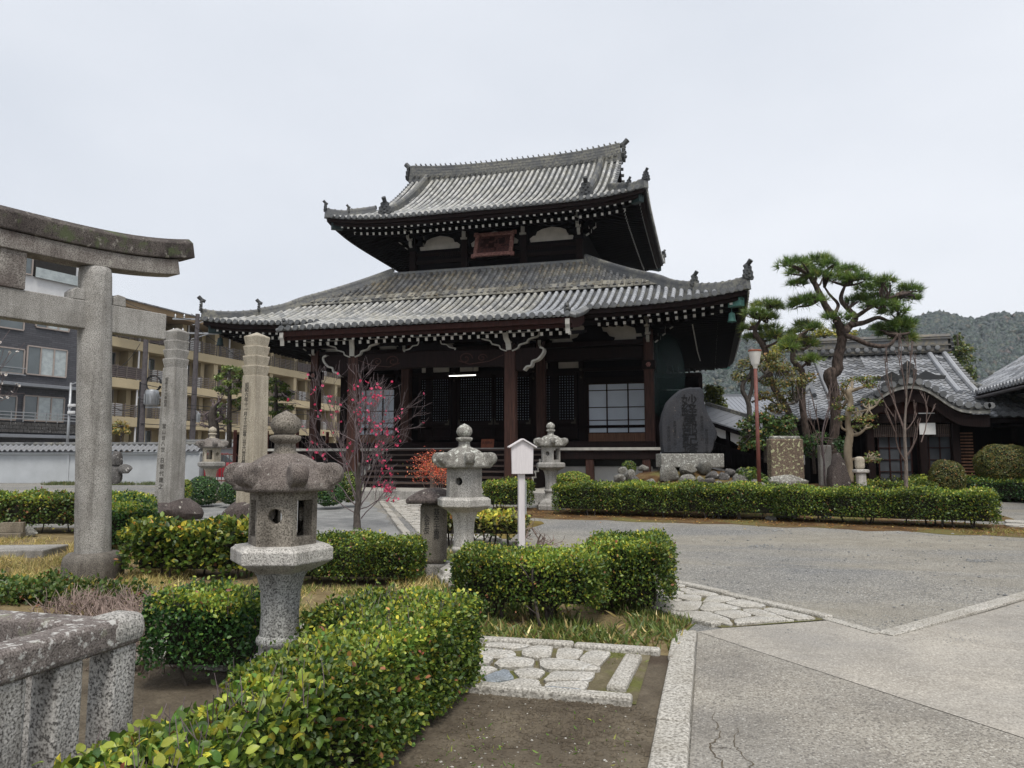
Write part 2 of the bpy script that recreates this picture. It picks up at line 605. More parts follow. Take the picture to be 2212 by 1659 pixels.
def leaf_material(name, ro=.42, trans=.25, spec=.45):
    k = NT(name)
    c = k.attr('lc', 'Color')
    k.col(c)
    k.rough(ro, spec)
    tr = k.node('ShaderNodeBsdfTranslucent')
    k.L(c, tr.inputs['Color'])
    ms = k.node('ShaderNodeMixShader')
    ms.inputs[0].default_value = trans
    out = k.n.nodes['Material Output']
    k.L(k.b.outputs[0], ms.inputs[1])
    k.L(tr.outputs[0], ms.inputs[2])
    k.L(ms.outputs[0], out.inputs['Surface'])
    return k.m

M['leaf'] = leaf_material('living_leaf')
M['dryleaf'] = leaf_material('dry_leaf', .8, .2, .1)
M['petal'] = leaf_material('petal', .6, .35, .2)

def glass(name, c, ro=.08):
    k = NT(name)
    k.col(k.ramp(k.noise(.7, 3), [(.35, tuple(x * .7 for x in c)), (.65, c)]))
    return k.rough(ro, .9)

M['glass'] = glass('window_glass', (.1, .12, .125))
M['curtain'] = plain('curtained_window', (.36, .4, .4), .15, .2, 3, spec=.8)

_TXT = {}

def _pretext(bodies):
    """all lettering is turned into meshes once, while the scene is still light"""
    obs = []
    for b_, sp_ in bodies:
        cu = bpy.data.curves.new('inscription', 'FONT')
        cu.body = b_
        cu.size = 1.0
        cu.extrude = 0.5
        cu.align_x = 'CENTER'
        cu.align_y = 'TOP'
        cu.space_line = sp_
        cu.resolution_u = 2
        o = bpy.data.objects.new('tmp_text', cu)
        COL.objects.link(o)
        obs.append((b_, o))
    dg = bpy.context.evaluated_depsgraph_get()
    for b_, o in obs:
        _TXT[b_] = bpy.data.meshes.new_from_object(o.evaluated_get(dg))
    for b_, o in obs:
        bpy.data.objects.remove(o)

def vert(t):
    return '\n'.join(t)

T_MONUMENT = vert('妙経萬部記塔')
T_PILLAR_A = vert('昭和五十六年四月') 
T_PILLAR_A2 = vert('當山丗八世')
T_PILLAR_A3 = vert('日榮代建之')
T_PILLAR_B = vert('昭和六年十一月十三日當山丗六世日榮代')
T_MARK_A = vert('其天三十番神')
T_MARK_B = vert('入合五反')
T_NOTICE = '土足禁止'
T_SMALL = vert('奉納法華経一千部')
_pretext([(T_MONUMENT, .78), (T_PILLAR_A, .95), (T_PILLAR_A2, 1.15), (T_PILLAR_A3, 1.15), (T_PILLAR_B, .9), (T_MARK_A, .8), (T_MARK_B, .8), (T_NOTICE, 1), (T_SMALL, .9)])

def text(body, size, mat, parent, loc, ux, uy, depth=.006, name='inscription', sx=1.0):
    """lettering in the plane of ux (reading direction) and uy (up), its top centre at loc"""
    me = _TXT[body].copy()
    me.materials.clear()
    me.materials.append(mat)
    ux, uy = Vector(ux).normalized(), Vector(uy).normalized()
    n = ux.cross(uy)
    n.normalize()
    for v in me.vertices:
        c = v.co
        v.co = Vector(loc) + ux * (c.x * size * sx) + uy * (c.y * size) + n * (c.z * depth)
    me.name = name
    return link(name, me, parent)

# ============================================================ the ground
def clip(poly, nx, ny, d):
    """keep the side nx*x + ny*y <= d of a convex polygon"""
    out = []
    for i in range(len(poly)):
        a, b = poly[i], poly[(i + 1) % len(poly)]
        da, db = nx * a[0] + ny * a[1] - d, nx * b[0] + ny * b[1] - d
        if da <= 0:
            out.append(a)
        if da * db < 0:
            t = da / (da - db)
            out.append((a[0] + (b[0] - a[0]) * t, a[1] + (b[1] - a[1]) * t))
    return out

def area(p):
    return abs(sum(p[i][0] * p[(i + 1) % len(p)][1] - p[(i + 1) % len(p)][0] * p[i][1] for i in range(len(p)))) / 2

def voronoi(region, seeds):
    out = []
    for i, s in enumerate(seeds):
        p = list(region)
        for j, q in enumerate(seeds):
            if i == j:
                continue
            nx, ny = q[0] - s[0], q[1] - s[1]
            if nx * nx + ny * ny > 9:
                continue
            p = clip(p, nx, ny, nx * (s[0] + q[0]) / 2 + ny * (s[1] + q[1]) / 2)
            if len(p) < 3:
                break
        if len(p) >= 3 and area(p) > .004:
            out.append(p)
    return out

def inset(p, g):
    a = sum(p[i][0] * p[(i + 1) % len(p)][1] - p[(i + 1) % len(p)][0] * p[i][1] for i in range(len(p)))
    sg = 1 if a > 0 else -1
    q = list(p)
    for i in range(len(p)):
        x0, y0 = p[i]
        x1, y1 = p[(i + 1) % len(p)]
        l = math.hypot(x1 - x0, y1 - y0)
        if l < 1e-6:
            continue
        nx, ny = sg * (y1 - y0) / l, -sg * (x1 - x0) / l
        q = clip(q, nx, ny, nx * x0 + ny * y0 - g)
        if len(q) < 3:
            return None
    return q

def rounded(p, cut=.22, jit=.0):
    """soften the corners of a polygon and make its edges uneven"""
    out = []
    n = len(p)
    for i in range(n):
        a, b, c = p[i - 1], p[i], p[(i + 1) % n]
        for o, t in ((a, cut), (c, cut)):
            out.append((b[0] + (o[0] - b[0]) * t + random.uniform(-jit, jit), b[1] + (o[1] - b[1]) * t + random.uniform(-jit, jit)))
    return out

def sheet(name, poly, dz, mat, rag=0.0, step=.5):
    """a ground sheet that follows the slope, its edge ragged by rag metres"""
    pts = []
    n = len(poly)
    for i in range(n):
        a, b = Vector(poly[i]), Vector(poly[(i + 1) % n])
        k = max(1, int((b - a).length / step)) if rag else 1
        for j in range(k):
            p = a.lerp(b, j / k)
            pts.append((p.x + random.uniform(-rag, rag), p.y + random.uniform(-rag, rag)))
    bm = bmesh.new()
    bm.faces.new([bm.verts.new((x, y, 0)) for x, y in pts])
    for yb in (9.0, 24.0):
        bmesh.ops.bisect_plane(bm, geom=bm.verts[:] + bm.edges[:] + bm.faces[:], plane_co=(0, yb, 0), plane_no=(0, 1, 0))
    bmesh.ops.triangulate(bm, faces=bm.faces[:])
    for v in bm.verts:
        v.co.z = zg(v.co.y) + dz
    bmesh.ops.recalc_face_normals(bm, faces=bm.faces[:])
    for f in bm.faces:
        if f.normal.z < 0:
            f.normal_flip()
    me = bpy.data.meshes.new(name)
    bm.to_mesh(me)
    bm.free()
    me.materials.append(mat)
    o = link(name, me)
    return struct(o)

def ground_mat(name, cols, sc1, speck, sc2, bump, ro=.95, patch=None, patch_sc=.35, patch_at=(.5, .6), pebble=None, crack=None, streak=False):
    k = NT(name)
    c = k.ramp(k.noise(sc1, 8, .65), [(.32, cols[0]), (.5, cols[1]), (.68, cols[2])])
    if patch:
        c = k.mix(k.ramp(k.noise(patch_sc, 5, .5), [(patch_at[0], 0), (patch_at[1], .85)]), c, patch)
    if pebble:
        v = k.node('ShaderNodeTexVoronoi', feature='F1')
        v.inputs['Scale'].default_value = pebble[0]
        k.L(k.co, v.inputs['Vector'])
        pc = k.ramp(v.outputs['Color'], pebble[1])
        inside = k.ramp(v.outputs['Distance'], [(pebble[2], pebble[4] if len(pebble) > 4 else .85), (pebble[3], 0)])
        c = k.mix(inside, c, pc)
        h = k.math('ADD', k.math('MULTIPLY', inside, 1.0), k.noise(sc2, 4))
    else:
        h = k.noise(sc2, 6, .7)
    if streak:                                      # sandy wheel-worn bands along the court
        sv = k.noise(.55, 5, .6, k.scaled((.18, 1.0, 1)), .4)
        c = k.mix(k.ramp(sv, [(.48, 0), (.62, .8)]), c, k.ramp(k.noise(3, 6), [(.3, (.31, .28, .225)), (.7, (.43, .395, .325))]))
    if crack:
        c = k.mix(k.ramp(k.noise(.4, 6, .62), [(.42, 0), (.62, .5)]), c, tuple(x * .62 for x in (cols[1][2] * 1.1, cols[1][2] * 1.08, cols[1][2] * 1.05)))
        c = k.mix(k.ramp(k.noise(1.7, 8, .7), [(.5, 0), (.75, .45)]), c, tuple(x * .45 for x in cols[0]))
    c = k.mix(k.ramp(k.noise(speck, 3, .6), [(.3, .35), (.62, 0)]), c, tuple(x * .35 for x in cols[0]))
    k.col(c)
    k.bump(h, bump, .02)
    return k.rough(ro, .2)

M['gravel'] = ground_mat('pale_gravel', ((.23, .215, .185), (.33, .31, .27), (.41, .385, .335)), 1.1, 30, 40, .9, patch=(.2, .205, .21), patch_sc=.25, patch_at=(.44, .6), pebble=(44, [(.12, (.14, .14, .138)), (.35, (.26, .255, .245)), (.6, (.39, .375, .345)), (.85, (.6, .58, .53))], .42, .6, .75), streak=True)
M['dirt'] = ground_mat('damp_brown_earth', ((.078, .062, .044), (.12, .098, .07), (.18, .15, .108)), 3.0, 70, 22, .9, patch=(.055, .038, .026), patch_sc=1.1, patch_at=(.55, .68), pebble=(38, [(0, (.1, .08, .06)), (1, (.3, .27, .22))], .12, .2, .5))
M['litter'] = ground_mat('leaf_litter', ((.07, .038, .018), (.14, .082, .036), (.22, .16, .075)), 2.0, 30, 40, .9, patch=(.16, .15, .05), patch_sc=.8, patch_at=(.5, .65))
M['moss'] = ground_mat('brown_moss', ((.1, .07, .02), (.17, .125, .035), (.24, .19, .06)), 2.0, 30, 40, .8)
M['joint'] = ground_mat('mossy_joint_soil', ((.1, .085, .05), (.16, .135, .08), (.22, .19, .12)), 4.0, 60, 40, .8, patch=(.13, .14, .035), patch_sc=2.5, patch_at=(.5, .62))
M['straw'] = ground_mat('dry_lawn_soil', ((.14, .1, .05), (.23, .175, .09), (.32, .26, .14)), 3.0, 40, 40, .8)
M['bluegravel'] = ground_mat('blue_grey_gravel', ((.19, .19, .185), (.28, .28, .27), (.38, .375, .36)), 2.0, 45, 60, .8, pebble=(40, [(0, (.14, .15, .16)), (1, (.5, .5, .49))], .25, .45, .6))
M['concrete_a'] = ground_mat('exposed_aggregate_concrete', ((.28, .255, .215), (.385, .355, .305), (.46, .43, .37)), .9, 60, 60, .6, patch=(.21, .19, .16), patch_sc=.8, patch_at=(.5, .72), pebble=(62, [(.15, (.12, .11, .1)), (.35, (.24, .215, .18)), (.55, (.35, .32, .27)), (.75, (.45, .42, .365)), (.9, (.66, .63, .56))], .42, .6, .8), crack=1.5)
M['concrete_b'] = ground_mat('fine_aggregate_concrete', ((.34, .31, .265), (.435, .4, .345), (.51, .475, .415)), .6, 90, 90, .4, patch=(.27, .255, .23), patch_sc=.5, patch_at=(.5, .75), pebble=(58, [(.15, (.26, .24, .21)), (.5, (.43, .395, .34)), (.85, (.63, .59, .52))], .42, .6, .8), crack=.5)

bm_ = MB()
ys = [-300, 9, 24, 60, 400, 3000]
for a_, b_ in zip(ys, ys[1:]):
    bm_.add([(-2500, a_, zg(a_)), (2500, a_, zg(a_)), (2500, b_, zg(b_)), (-2500, b_, zg(b_))], [(0, 1, 2, 3)])
struct(bm_.build('ground', M['gravel']))

sheet('dirt_bed', [(-7.5, .5), (-.34, .5), (-.34, 6.3), (-7.5, 6.3)], .004, M['dirt'])
sheet('planted_bed', [(-4.6, 6.28), (-.3, 6.28), (-.22, 7.5), (-.62, 8.1), (-1.7, 9.3), (-4.2, 11.2), (-5.2, 11.5), (-9.0, 9.0), (-9.0, 7.0), (-4.6, 6.28)][:-1], .005, M['straw'], .06, .3)
sheet('dry_lawn', [(-14.0, 6.3), (-4.6, 6.3), (-5.3, 11.2), (-9.5, 13.5), (-14, 13.0), (-20, 9)], .0075, M['straw'], .1, .4)
sheet('moss_strip', [(-5.2, 17.0), (-3.2, 16.9), (1.5, 16.45), (5.6, 15.6), (9.5, 14.4), (12, 14.5), (7.4, 17.6), (1.8, 19.0), (-5.9, 19.9)], .004, M['litter'], .22, .5)
sheet('moss_bed', [(-8.6, 20.8), (-7.0, 16.6), (-4.6, 13.2), (-3.6, 13.4), (-3.6, 16.5), (-5.4, 17.4), (-6.3, 20.6)], .004, M['moss'], .12, .4)
sheet('gravel_bed', [(-22, 14.5), (-13.0, 13.6), (-9.6, 13.0), (-6.6, 12.6), (-5.3, 12.6), (-10.0, 20.6), (-11.5, 21.2), (-22, 22)], .006, M['bluegravel'], .1, .5)
sheet('moss_verge', [(-13.2, 14.2), (-8.4, 12.9), (-8.2, 13.7), (-12.8, 15.2)], .009, M['moss'], .12, .3)

# concrete pavement with its joint
sheet('concrete_pavement', [(-.14, -1.5), (4.0, -1.5), (4.0, 2.3), (1.69, 4.965), (-.14, 7.135)], .010, M['concrete_a'])
sheet('concrete_forecourt', [(-.14, 7.16), (1.712, 4.965), (4.02, 2.3), (9, -1.5), (12, 2), (12, 20.2), (3.42, 9.78), (1.52, 7.44), (1.13, 7.98), (.08, 7.36)], .008, M['concrete_b'])
kb = MB()
kb.bar((1.50, 7.47, .006), (9.0, 16.4, .145), .16, .03, 0)
kb.bar((1.46, 7.50, .004), (1.09, 8.05, .004), .12, .03, 0)
struct(kb.build('pavement_edging', M['kerb'], bevel=.006))
rb = MB()
rp_ = [(1.52, 7.55), (2.3, 8.5)]
# kerb stones along the pavement
kbp = struct(bpy.data.objects.new('kerb', None))
COL.objects.link(kbp)
y0 = -1.0
for ln in (1.5, 1.3, 1.25, 1.6, 1.45, .55, .42):
    q = MB()
    q.box((-.25 + random.uniform(-.008, .008), y0 + ln / 2, -.02), (.205 + random.uniform(-.012, .012), ln - .012, .13), random.uniform(-.006, .006))
    q.build('kerb_stone', M['kerb'], kbp, bevel=.018)
    y0 += ln

def stones(parent, region, n, g=.018, top=.03, seed=1, relax=3, blue=0.0, z_fn=zg, mats=('paver', 'paver_blue'), name='paving_stone', aniso=1.0):
    r_ = np.random.default_rng(seed)
    xs = [p[0] for p in region]
    ys_ = [p[1] for p in region]
    def inside(x, y):
        c = False
        for i in range(len(region)):
            a, b = region[i], region[i - 1]
            if (a[1] > y) != (b[1] > y) and x < (b[0] - a[0]) * (y - a[1]) / (b[1] - a[1]) + a[0]:
                c = not c
        return c
    sd = []
    while len(sd) < n:
        x, y = r_.uniform(min(xs), max(xs)), r_.uniform(min(ys_), max(ys_))
        if inside(x, y):
            sd.append((x, y))
    for _ in range(relax):
        cells = voronoi(region, sd)
        sd = [(sum(p[0] for p in c) / len(c), sum(p[1] for p in c) / len(c)) for c in cells]
    for c in voronoi(region, sd):
        c = inset(c, g * random.uniform(.6, 1.5))
        if not c or area(c) < .006:
            continue
        c = rounded(c, .14, .012)
        c = rounded(c, .2, .005)
        cx, cy = sum(p[0] for p in c) / len(c), sum(p[1] for p in c) / len(c)
        q = MB()
        q.prism([(p[0] - cx, p[1] - cy) for p in c], -.06, top + random.uniform(-.008, .008), dome=.008)
        o = q.build(name, M[mats[1] if random.random() < blue else mats[0]], parent, smooth=40)
        o.location = (cx, cy, z_fn(cy))
        o.rotation_euler = (random.uniform(-.012, .012), random.uniform(-.012, .012), 0)

def rowstones(parent, a, b, wd, ht, lens, mat, name='border_stone', gap=.012):
    a, b = Vector((a[0], a[1], 0)), Vector((b[0], b[1], 0))
    d = (b - a).normalized()
    s = 0.0
    i = 0
    L_ = (b - a).length
    while s < L_ - .1:
        ln = min(lens[i % len(lens)], L_ - s)
        c = a + d * (s + ln / 2)
        q = MB()
        q.box((0, 0, 0), (ln - gap, wd * random.uniform(.93, 1.05), ht + .08))
        o = q.build(name, mat, parent, bevel=.02)
        o.location = (c.x, c.y, zg(c.y) + ht / 2 - .04)
        o.rotation_euler = (random.uniform(-.01, .01), random.uniform(-.01, .01), math.atan2(d.y, d.x) + random.uniform(-.008, .008))
        s += ln
        i += 1

# the short stone path that meets the kerb
pth = struct(bpy.data.objects.new('garden_path', None))
COL.objects.link(pth)
sheet('path_bedding', [(-4.85, 5.0), (-.5, 4.98), (-.5, 6.26), (-4.85, 6.3)], .009, M['joint'])
stones(pth, [(-2.4, 5.06), (-.86, 5.04), (-.8, 6.2), (-2.4, 6.22)], 21, .016, .03, 5, 1, .08)
stones(pth, [(-4.8, 5.09), (-2.42, 5.06), (-2.42, 6.16), (-4.8, 6.17)], 27, .016, .03, 6, 1, .06)
rowstones(pth, (-.52, 4.99), (-4.8, 5.0), .12, .06, (1.25, 1.05, 1.3), M['kerb'])
rowstones(pth, (-.42, 6.27), (-4.8, 6.3), .11, .055, (.72, .9, 1.1), M['kerb'])
rowstones(pth, (-.66, 5.2), (-.62, 6.08), .14, .05, (.9,), M['kerb'])

# diagonal path beyond the pavement
pth2 = struct(bpy.data.objects.new('diagonal_path', None))
COL.objects.link(pth2)
sheet('diagonal_path_bedding', [(.08, 7.37), (1.12, 8.03), (-1.6, 10.9), (-2.75, 10.1)], .009, M['joint'])
stones(pth2, [(.14, 7.42), (1.04, 8.0), (-1.5, 10.7), (-2.45, 10.0)], 38, .012, .026, 9, 1, .0)
rowstones(pth2, (1.12, 8.06), (-1.6, 10.95), .13, .045, (1.4, 1.2, 1.0), M['kerb'])
rowstones(pth2, (.04, 7.42), (-2.7, 10.12), .13, .045, (.8, 1.1, 1.2), M['kerb'])

# approach path to the hall
pth3 = struct(bpy.data.objects.new('temple_path', None))
COL.objects.link(pth3)
sheet('temple_path_bedding', [(-5.1, 12.3), (-3.7, 13.0), (-8.4, 21.55), (-10.1, 21.55)], .0095, M['gravel'])
stones(pth3, [(-4.95, 12.5), (-3.95, 13.05), (-8.5, 21.4), (-9.85, 21.4)], 130, .02, .03, 13, 1, .0)
rowstones(pth3, (-5.1, 12.3), (-10.1, 21.5), .16, .05, (1.5, 1.3, 1.7), M['kerb'])
rowstones(pth3, (-3.75, 13.0), (-8.35, 21.5), .16, .05, (1.4, 1.6, 1.2), M['kerb'])
# path at the far right, beyond the hedge end
pth4 = struct(bpy.data.objects.new('side_path', None))
COL.objects.link(pth4)
stones(pth4, [(5.85, 17.4), (8.6, 14.9), (9.6, 15.6), (6.3, 18.8)], 40, .022, .03, 17, 2, .0)

# stone terrace in front of the hall, diamond slabs
PZ = .55
ter = struct(bpy.data.objects.new('terrace', None))
COL.objects.link(ter)
q = MB()
q.box((-9.4, 24.6, .3), (15.4, 5.6, .46))
q.build('terrace_base', M['granite'], ter, bevel=.02)
ex = -17.1
while ex < -1.75:
    ln = random.uniform(1.1, 1.7)
    ln = min(ln, -1.7 - ex)
    q = MB()
    q.box((ex + ln / 2, 21.72, .42), (ln - .012, .34, .3))
    q.build('edging_stone', M['granite'], ter, bevel=.015)
    ex += ln
s45 = .62
for i in range(-14, 15):
    for j in range(-14, 15):
        cx, cy = -9.4 + (i + j) * s45 / 1.414, 24.2 + (i - j) * s45 / 1.414
        h = s45 / 1.414 - .012
        p = [(cx - h, cy), (cx, cy - h), (cx + h, cy), (cx, cy + h)]
        for nx, ny, d in ((-1, 0, 17.0), (1, 0, -1.8), (0, -1, -21.92), (0, 1, 25.4)):
            p = clip(p, nx, ny, d)
            if len(p) < 3:
                break
        if len(p) >= 3 and area(p) > .02:
            q = MB()
            q.prism(p, PZ - .05, PZ + random.uniform(-.003, .003))
            q.build('terrace_slab', M['paver'], ter)

# loose clods and pebbles on the bare earth, along the kerb and over the gravel
def crumbs(name, label, n, x0, x1, y0, y1, r0, r1, mat, clump=0):
    q = MB()
    oct_v = [Vector(v) for v in ((1, 0, 0), (-1, 0, 0), (0, 1, 0), (0, -1, 0), (0, 0, 1), (0, 0, -.4))]
    oct_f = [(0, 2, 4), (2, 1, 4), (1, 3, 4), (3, 0, 4), (2, 0, 5), (1, 2, 5), (3, 1, 5), (0, 3, 5)]
    rr = random.Random(n)
    cen = [(rr.uniform(x0, x1), rr.uniform(y0, y1)) for _ in range(max(1, clump))]
    for _ in range(n):
        if clump and rr.random() < .6:
            c = rr.choice(cen)
            x, y = c[0] + rr.gauss(0, .12), c[1] + rr.gauss(0, .1)
            if not (x0 < x < x1 and y0 < y < y1):
                continue
        else:
            x, y = rr.uniform(x0, x1), rr.uniform(y0, y1)
        r_ = r0 + (r1 - r0) * rr.random() ** 3
        a = rr.uniform(0, 6)
        m_ = Matrix.Rotation(a, 3, 'Z')
        s3 = (r_ * rr.uniform(.7, 1.3), r_ * rr.uniform(.7, 1.3), r_ * rr.uniform(.4, .8))
        q.add([m_ @ Vector((v.x * s3[0] * rr.uniform(.8, 1.2), v.y * s3[1] * rr.uniform(.8, 1.2), v.z * s3[2])) + Vector((x, y, zg(y) + .006)) for v in oct_v], oct_f)
    o = q.build(name, mat, smooth=False)
    return tag(o, label, 'pebbles', None, 'stuff')
crumbs('earth_clods', 'loose brown clods on the bare dirt bed by the kerb', 4500, -1.55, -.37, 2.6, 4.95, .004, .028, M['dirt'], 12)
crumbs('pebbles', 'small pale pebbles strewn over the dirt bed', 350, -1.55, -.37, 2.6, 4.95, .003, .011, M['paver'])
crumbs('pebbles', 'loose dark stones lying on the gravel court', 2600, -.2, 8.5, 8.6, 16.0, .006, .03, M['bluegravel'], 14)
crumbs('pebbles', 'loose grit strewn along the edge of the concrete', 900, -.14, .5, 2.6, 7.0, .003, .011, M['paver'], 12)
crumbs('pebbles', 'gravel spilled from the court onto the concrete corner', 500, .6, 2.6, 6.9, 8.4, .004, .014, M['bluegravel'], 6)

# hairline cracks in the old concrete beside the kerb
def crack(pts, w0, seed):
    rr = random.Random(seed)
    P_ = []
    for a, b in zip(pts, pts[1:]):
        for t in np.linspace(0, 1, 9)[:-1]:
            P_.append((lerp(a[0], b[0], t) + rr.gauss(0, .012), lerp(a[1], b[1], t) + rr.gauss(0, .012)))
    q = MB()
    vs, fs = [], []
    n = len(P_)
    for i, (x, y) in enumerate(P_):
        d = Vector((P_[min(i + 1, n - 1)][0] - P_[max(i - 1, 0)][0], P_[min(i + 1, n - 1)][1] - P_[max(i - 1, 0)][1], 0)).normalized()
        w_ = w0 * rr.uniform(.25, 1) * math.sin(math.pi * (i + .6) / (n + .2)) ** .5
        vs += [(x - d.y * w_, y + d.x * w_, .0125), (x + d.y * w_, y - d.x * w_, .0125)]
    for i in range(n - 1):
        fs.append((2 * i, 2 * i + 1, 2 * i + 3, 2 * i + 2))
    q.add(vs, fs)
    struct(q.build('pavement_crack', M['dirt']))
crack([(-.02, 4.95), (.02, 4.6), (-.04, 4.35), (.05, 4.05), (.0, 3.7), (.06, 3.3)], .006, 1)
crack([(.12, 4.75), (.1, 4.4), (.2, 4.15), (.17, 3.8), (.28, 3.4)], .0045, 2)
crack([(-.04, 4.35), (.1, 4.4)], .004, 3)
crack([(.05, 4.05), (.17, 3.95)], .004, 4)

# ============================================================ the main hall
TX, TY = -9.36, 35.0
hall = thing('temple_hall', 'two-tiered dark timber temple hall with grey tiled roofs and white rafter ends', 'temple', (TX, TY, 0))
PITCHT = .285

def prof(z0, z1, k):
    return lambda t: z0 + (z1 - z0) * (t - k * t * (1 - t))

UP = dict(We=7.2, De=6.0, z=prof(12.2, 16.25, .36), up=.36, W=lambda t: max(5.5, 7.2 - 6 * t), D=lambda t: 6 * (1 - t), tside=1.7 / 6)
LO = dict(We=10.8, De=9.5, z=prof(6.92, 9.85, .34), up=.42, W=lambda t: lerp(10.8, 4.46, t), D=lambda t: lerp(9.5, 4.5, t), tside=1.0)

def rz_(rf, c, t, half):
    return rf['z'](t) + rf['up'] * min(1, abs(c) / half) ** 5 * (1 - t) ** 2

def tmax(rf, c, face):
    f = rf['W'] if face in 'FB' else rf['D']
    top = 1.0 if face in 'FB' else rf['tside']
    if f(top) >= abs(c):
        return top
    lo, hi = 0.0, top
    for _ in range(30):
        m = (lo + hi) / 2
        if f(m) >= abs(c):
            lo = m
        else:
            hi = m
    return lo

def rpt(rf, face, c, t):
    if face in 'FB':
        s = -1 if face == 'F' else 1
        return Vector((c, s * rf['D'](t), rz_(rf, c, t, rf['We'])))
    s = -1 if face == 'L' else 1
    x = s * (rf['We'] - (rf['We'] - rf['W'](1.0)) * t) if rf is LO else s * (7.2 - 6 * t)
    return Vector((x, c, rz_(rf, c, t, rf['De'])))

KH, KY0, KY1 = 5.25, -9.5, -12.4                  # porch roof: half width, start and front edge

def kpt(x, u):
    """porch roof continues the front slope below the main eave; u 0..1"""
    return Vector((x, lerp(KY0, KY1, u), 6.92 - .98 * u + .2 * u * u))

def resample(path, seg):
    out = [path[0]]
    acc = 0.0
    for a, b in zip(path, path[1:]):
        L_ = (b - a).length
        p = 0.0
        while L_ - p > seg - acc:
            p += seg - acc
            out.append(a.lerp(b, p / L_))
            acc = 0.0
        acc += L_ - p
    if (out[-1] - path[-1]).length > .05:
        out.append(path[-1])
    return out

def row_mb(mb, path, side, r=.08, seg=.34, mat=0, n=6):
    pts = resample(path, seg)
    side = Vector(side)
    for a, b in zip(pts, pts[1:]):
        d = (b - a).normalized()
        u = side.cross(d).normalized()
        if u.z < 0:
            u = -u
        rings = []
        j = random.uniform(-.006, .006)
        for p, rr in ((a - d * .015, r), (b, r * .86)):
            rings.append([p + side * (rr * math.cos(math.pi * k / n) + j) + u * (rr * math.sin(math.pi * k / n) * 1.05) for k in range(n + 1)])
        nn = n + 1
        fs = [(k, k + 1, nn + k + 1, nn + k) for k in range(n)] + [tuple(range(nn))[::-1]]
        mb.add(rings[0] + rings[1], fs, mat)

def pan_mb(mb, rf, face, ta, tb, lift, clim=None, step=.105, ext=None):
    """stepped courses of pan tiles between the round rows"""
    half = rf['We'] if face in 'FB' else rf['De']
    half = clim or half
    n = int(2 * half / (PITCHT / 2))
    cs = [-half + 2 * half * i / n for i in range(n + 1)]
    L_ = (rpt(rf, face, 0, 0) - rpt(rf, face, 0, 1)).length
    m = max(2, int(L_ * (tb - ta) / step))
    vs, fs, idx = [], [], {}
    for i, c in enumerate(cs):
        tm = tmax(rf, c, face)
        for j in range(m + 1):
            t = lerp(ta, tb, j / m)
            if t > tm + 1.5 / m:
                continue
            t = min(t, tm)
            p = rpt(rf, face, c, t)
            dip = -.035 if i % 2 else 0.0
            for lv in (0, 1):
                idx[(i, j, lv)] = len(vs)
                vs.append((p.x, p.y, p.z + lift + dip - (.022 if lv else 0)))
    for i in range(n):
        for j in range(m):
            q = [(i, j, 0), (i + 1, j, 0), (i + 1, j + 1, 1), (i, j + 1, 1)]
            if all(k in idx for k in q):
                fs.append([idx[k] for k in q])
            q = [(i, j, 1), (i + 1, j, 1), (i + 1, j, 0), (i, j, 0)]
            if all(k in idx for k in q):
                fs.append([idx[k] for k in q])
    b = len(mb.v)
    mb.v.extend(vs)
    for f in fs:
        mb.f.append([k + b for k in f])
        mb.m.append(0)
        mb.t.append(random.random())

def disc_mesh(r=.098):
    q = MB()
    q.lathe([(r, -.03), (r, .06), (r * .8, .062)], 14, mat=0)
    q.lathe([(r * .78, .05), (r * .78, .058)], 14, mat=1)
    for k in range(6):
        an = k * math.pi / 3
        q.box((math.cos(an) * r * .42, math.sin(an) * r * .42, .064), (.022, .03, .012), an, mat=0)
    q.box((0, 0, .064), (.025, .025, .012), mat=0)
    me = q.mesh('eave_tile')
    for m_ in ('tile_disc', 'tile_disc_in'):
        me.materials.append(M[m_])
    me.polygons.foreach_set('material_index', q.m)
    a_ = me.attributes.new('tint', 'FLOAT', 'FACE')
    a_.data.foreach_set('value', q.t)
    return me

DISC = disc_mesh()

def xs_of(half, step=PITCHT):
    n = int((half - .12) / step)
    return [i * step for i in range(-n, n + 1)]

# --- roofs: round rows are parts on the front, the other slopes are one mass each
for rf, nm in ((UP, 'upper'), (LO, 'lower')):
    q = MB()
    if rf is UP:
        pan_mb(q, rf, 'F', 0, 1, 0)
        pan_mb(q, rf, 'B', 0, 1, 0)
    else:
        pan_mb(q, rf, 'F', 0, .53, 0)
        pan_mb(q, rf, 'F', .5, 1, .13)
        pan_mb(q, rf, 'B', 0, 1, 0)
    for fc in 'LR':
        pan_mb(q, rf, fc, 0, rf['tside'], 0)
    q.build('pan_tiles', M['tile_pan'], hall, kind='stuff')
    q = MB()
    for fc in 'BLR':
        half = rf['We'] if fc == 'B' else rf['De']
        for c in xs_of(half):
            tm = tmax(rf, c, fc)
            if tm < .03:
                continue
            pth_ = [rpt(rf, fc, c, tm * i / 10) + Vector((0, 0, .02)) for i in range(11)]
            row_mb(q, pth_, (1, 0, 0) if fc == 'B' else (0, 1, 0), n=4)
            p = pth_[0]
            o_ = {'B': (0, .03, 0), 'L': (-.03, 0, 0), 'R': (.03, 0, 0)}[fc]
            dd = Vector(o_).normalized()
            q.tube([p + dd * -.02, p + dd * .05], .095, 10)
    q.build('tile_rows', M['tile_old'], hall, kind='stuff')

for c in xs_of(7.2):                                # upper front slope
    tm = tmax(UP, c, 'F')
    if tm < .03:
        continue
    q = MB()
    pts = [rpt(UP, 'F', c, tm * i / 14) + Vector((0, 0, .02)) for i in range(15)]
    row_mb(q, pts, (1, 0, 0))
    q.build('tile_row', M['tile_up'], hall, smooth=50)
    d = (pts[0] - pts[1]).normalized()
    inst('eave_tile', DISC, pts[0] + Vector((0, -.03, .01)), hall, (math.pi / 2, 0, 0))

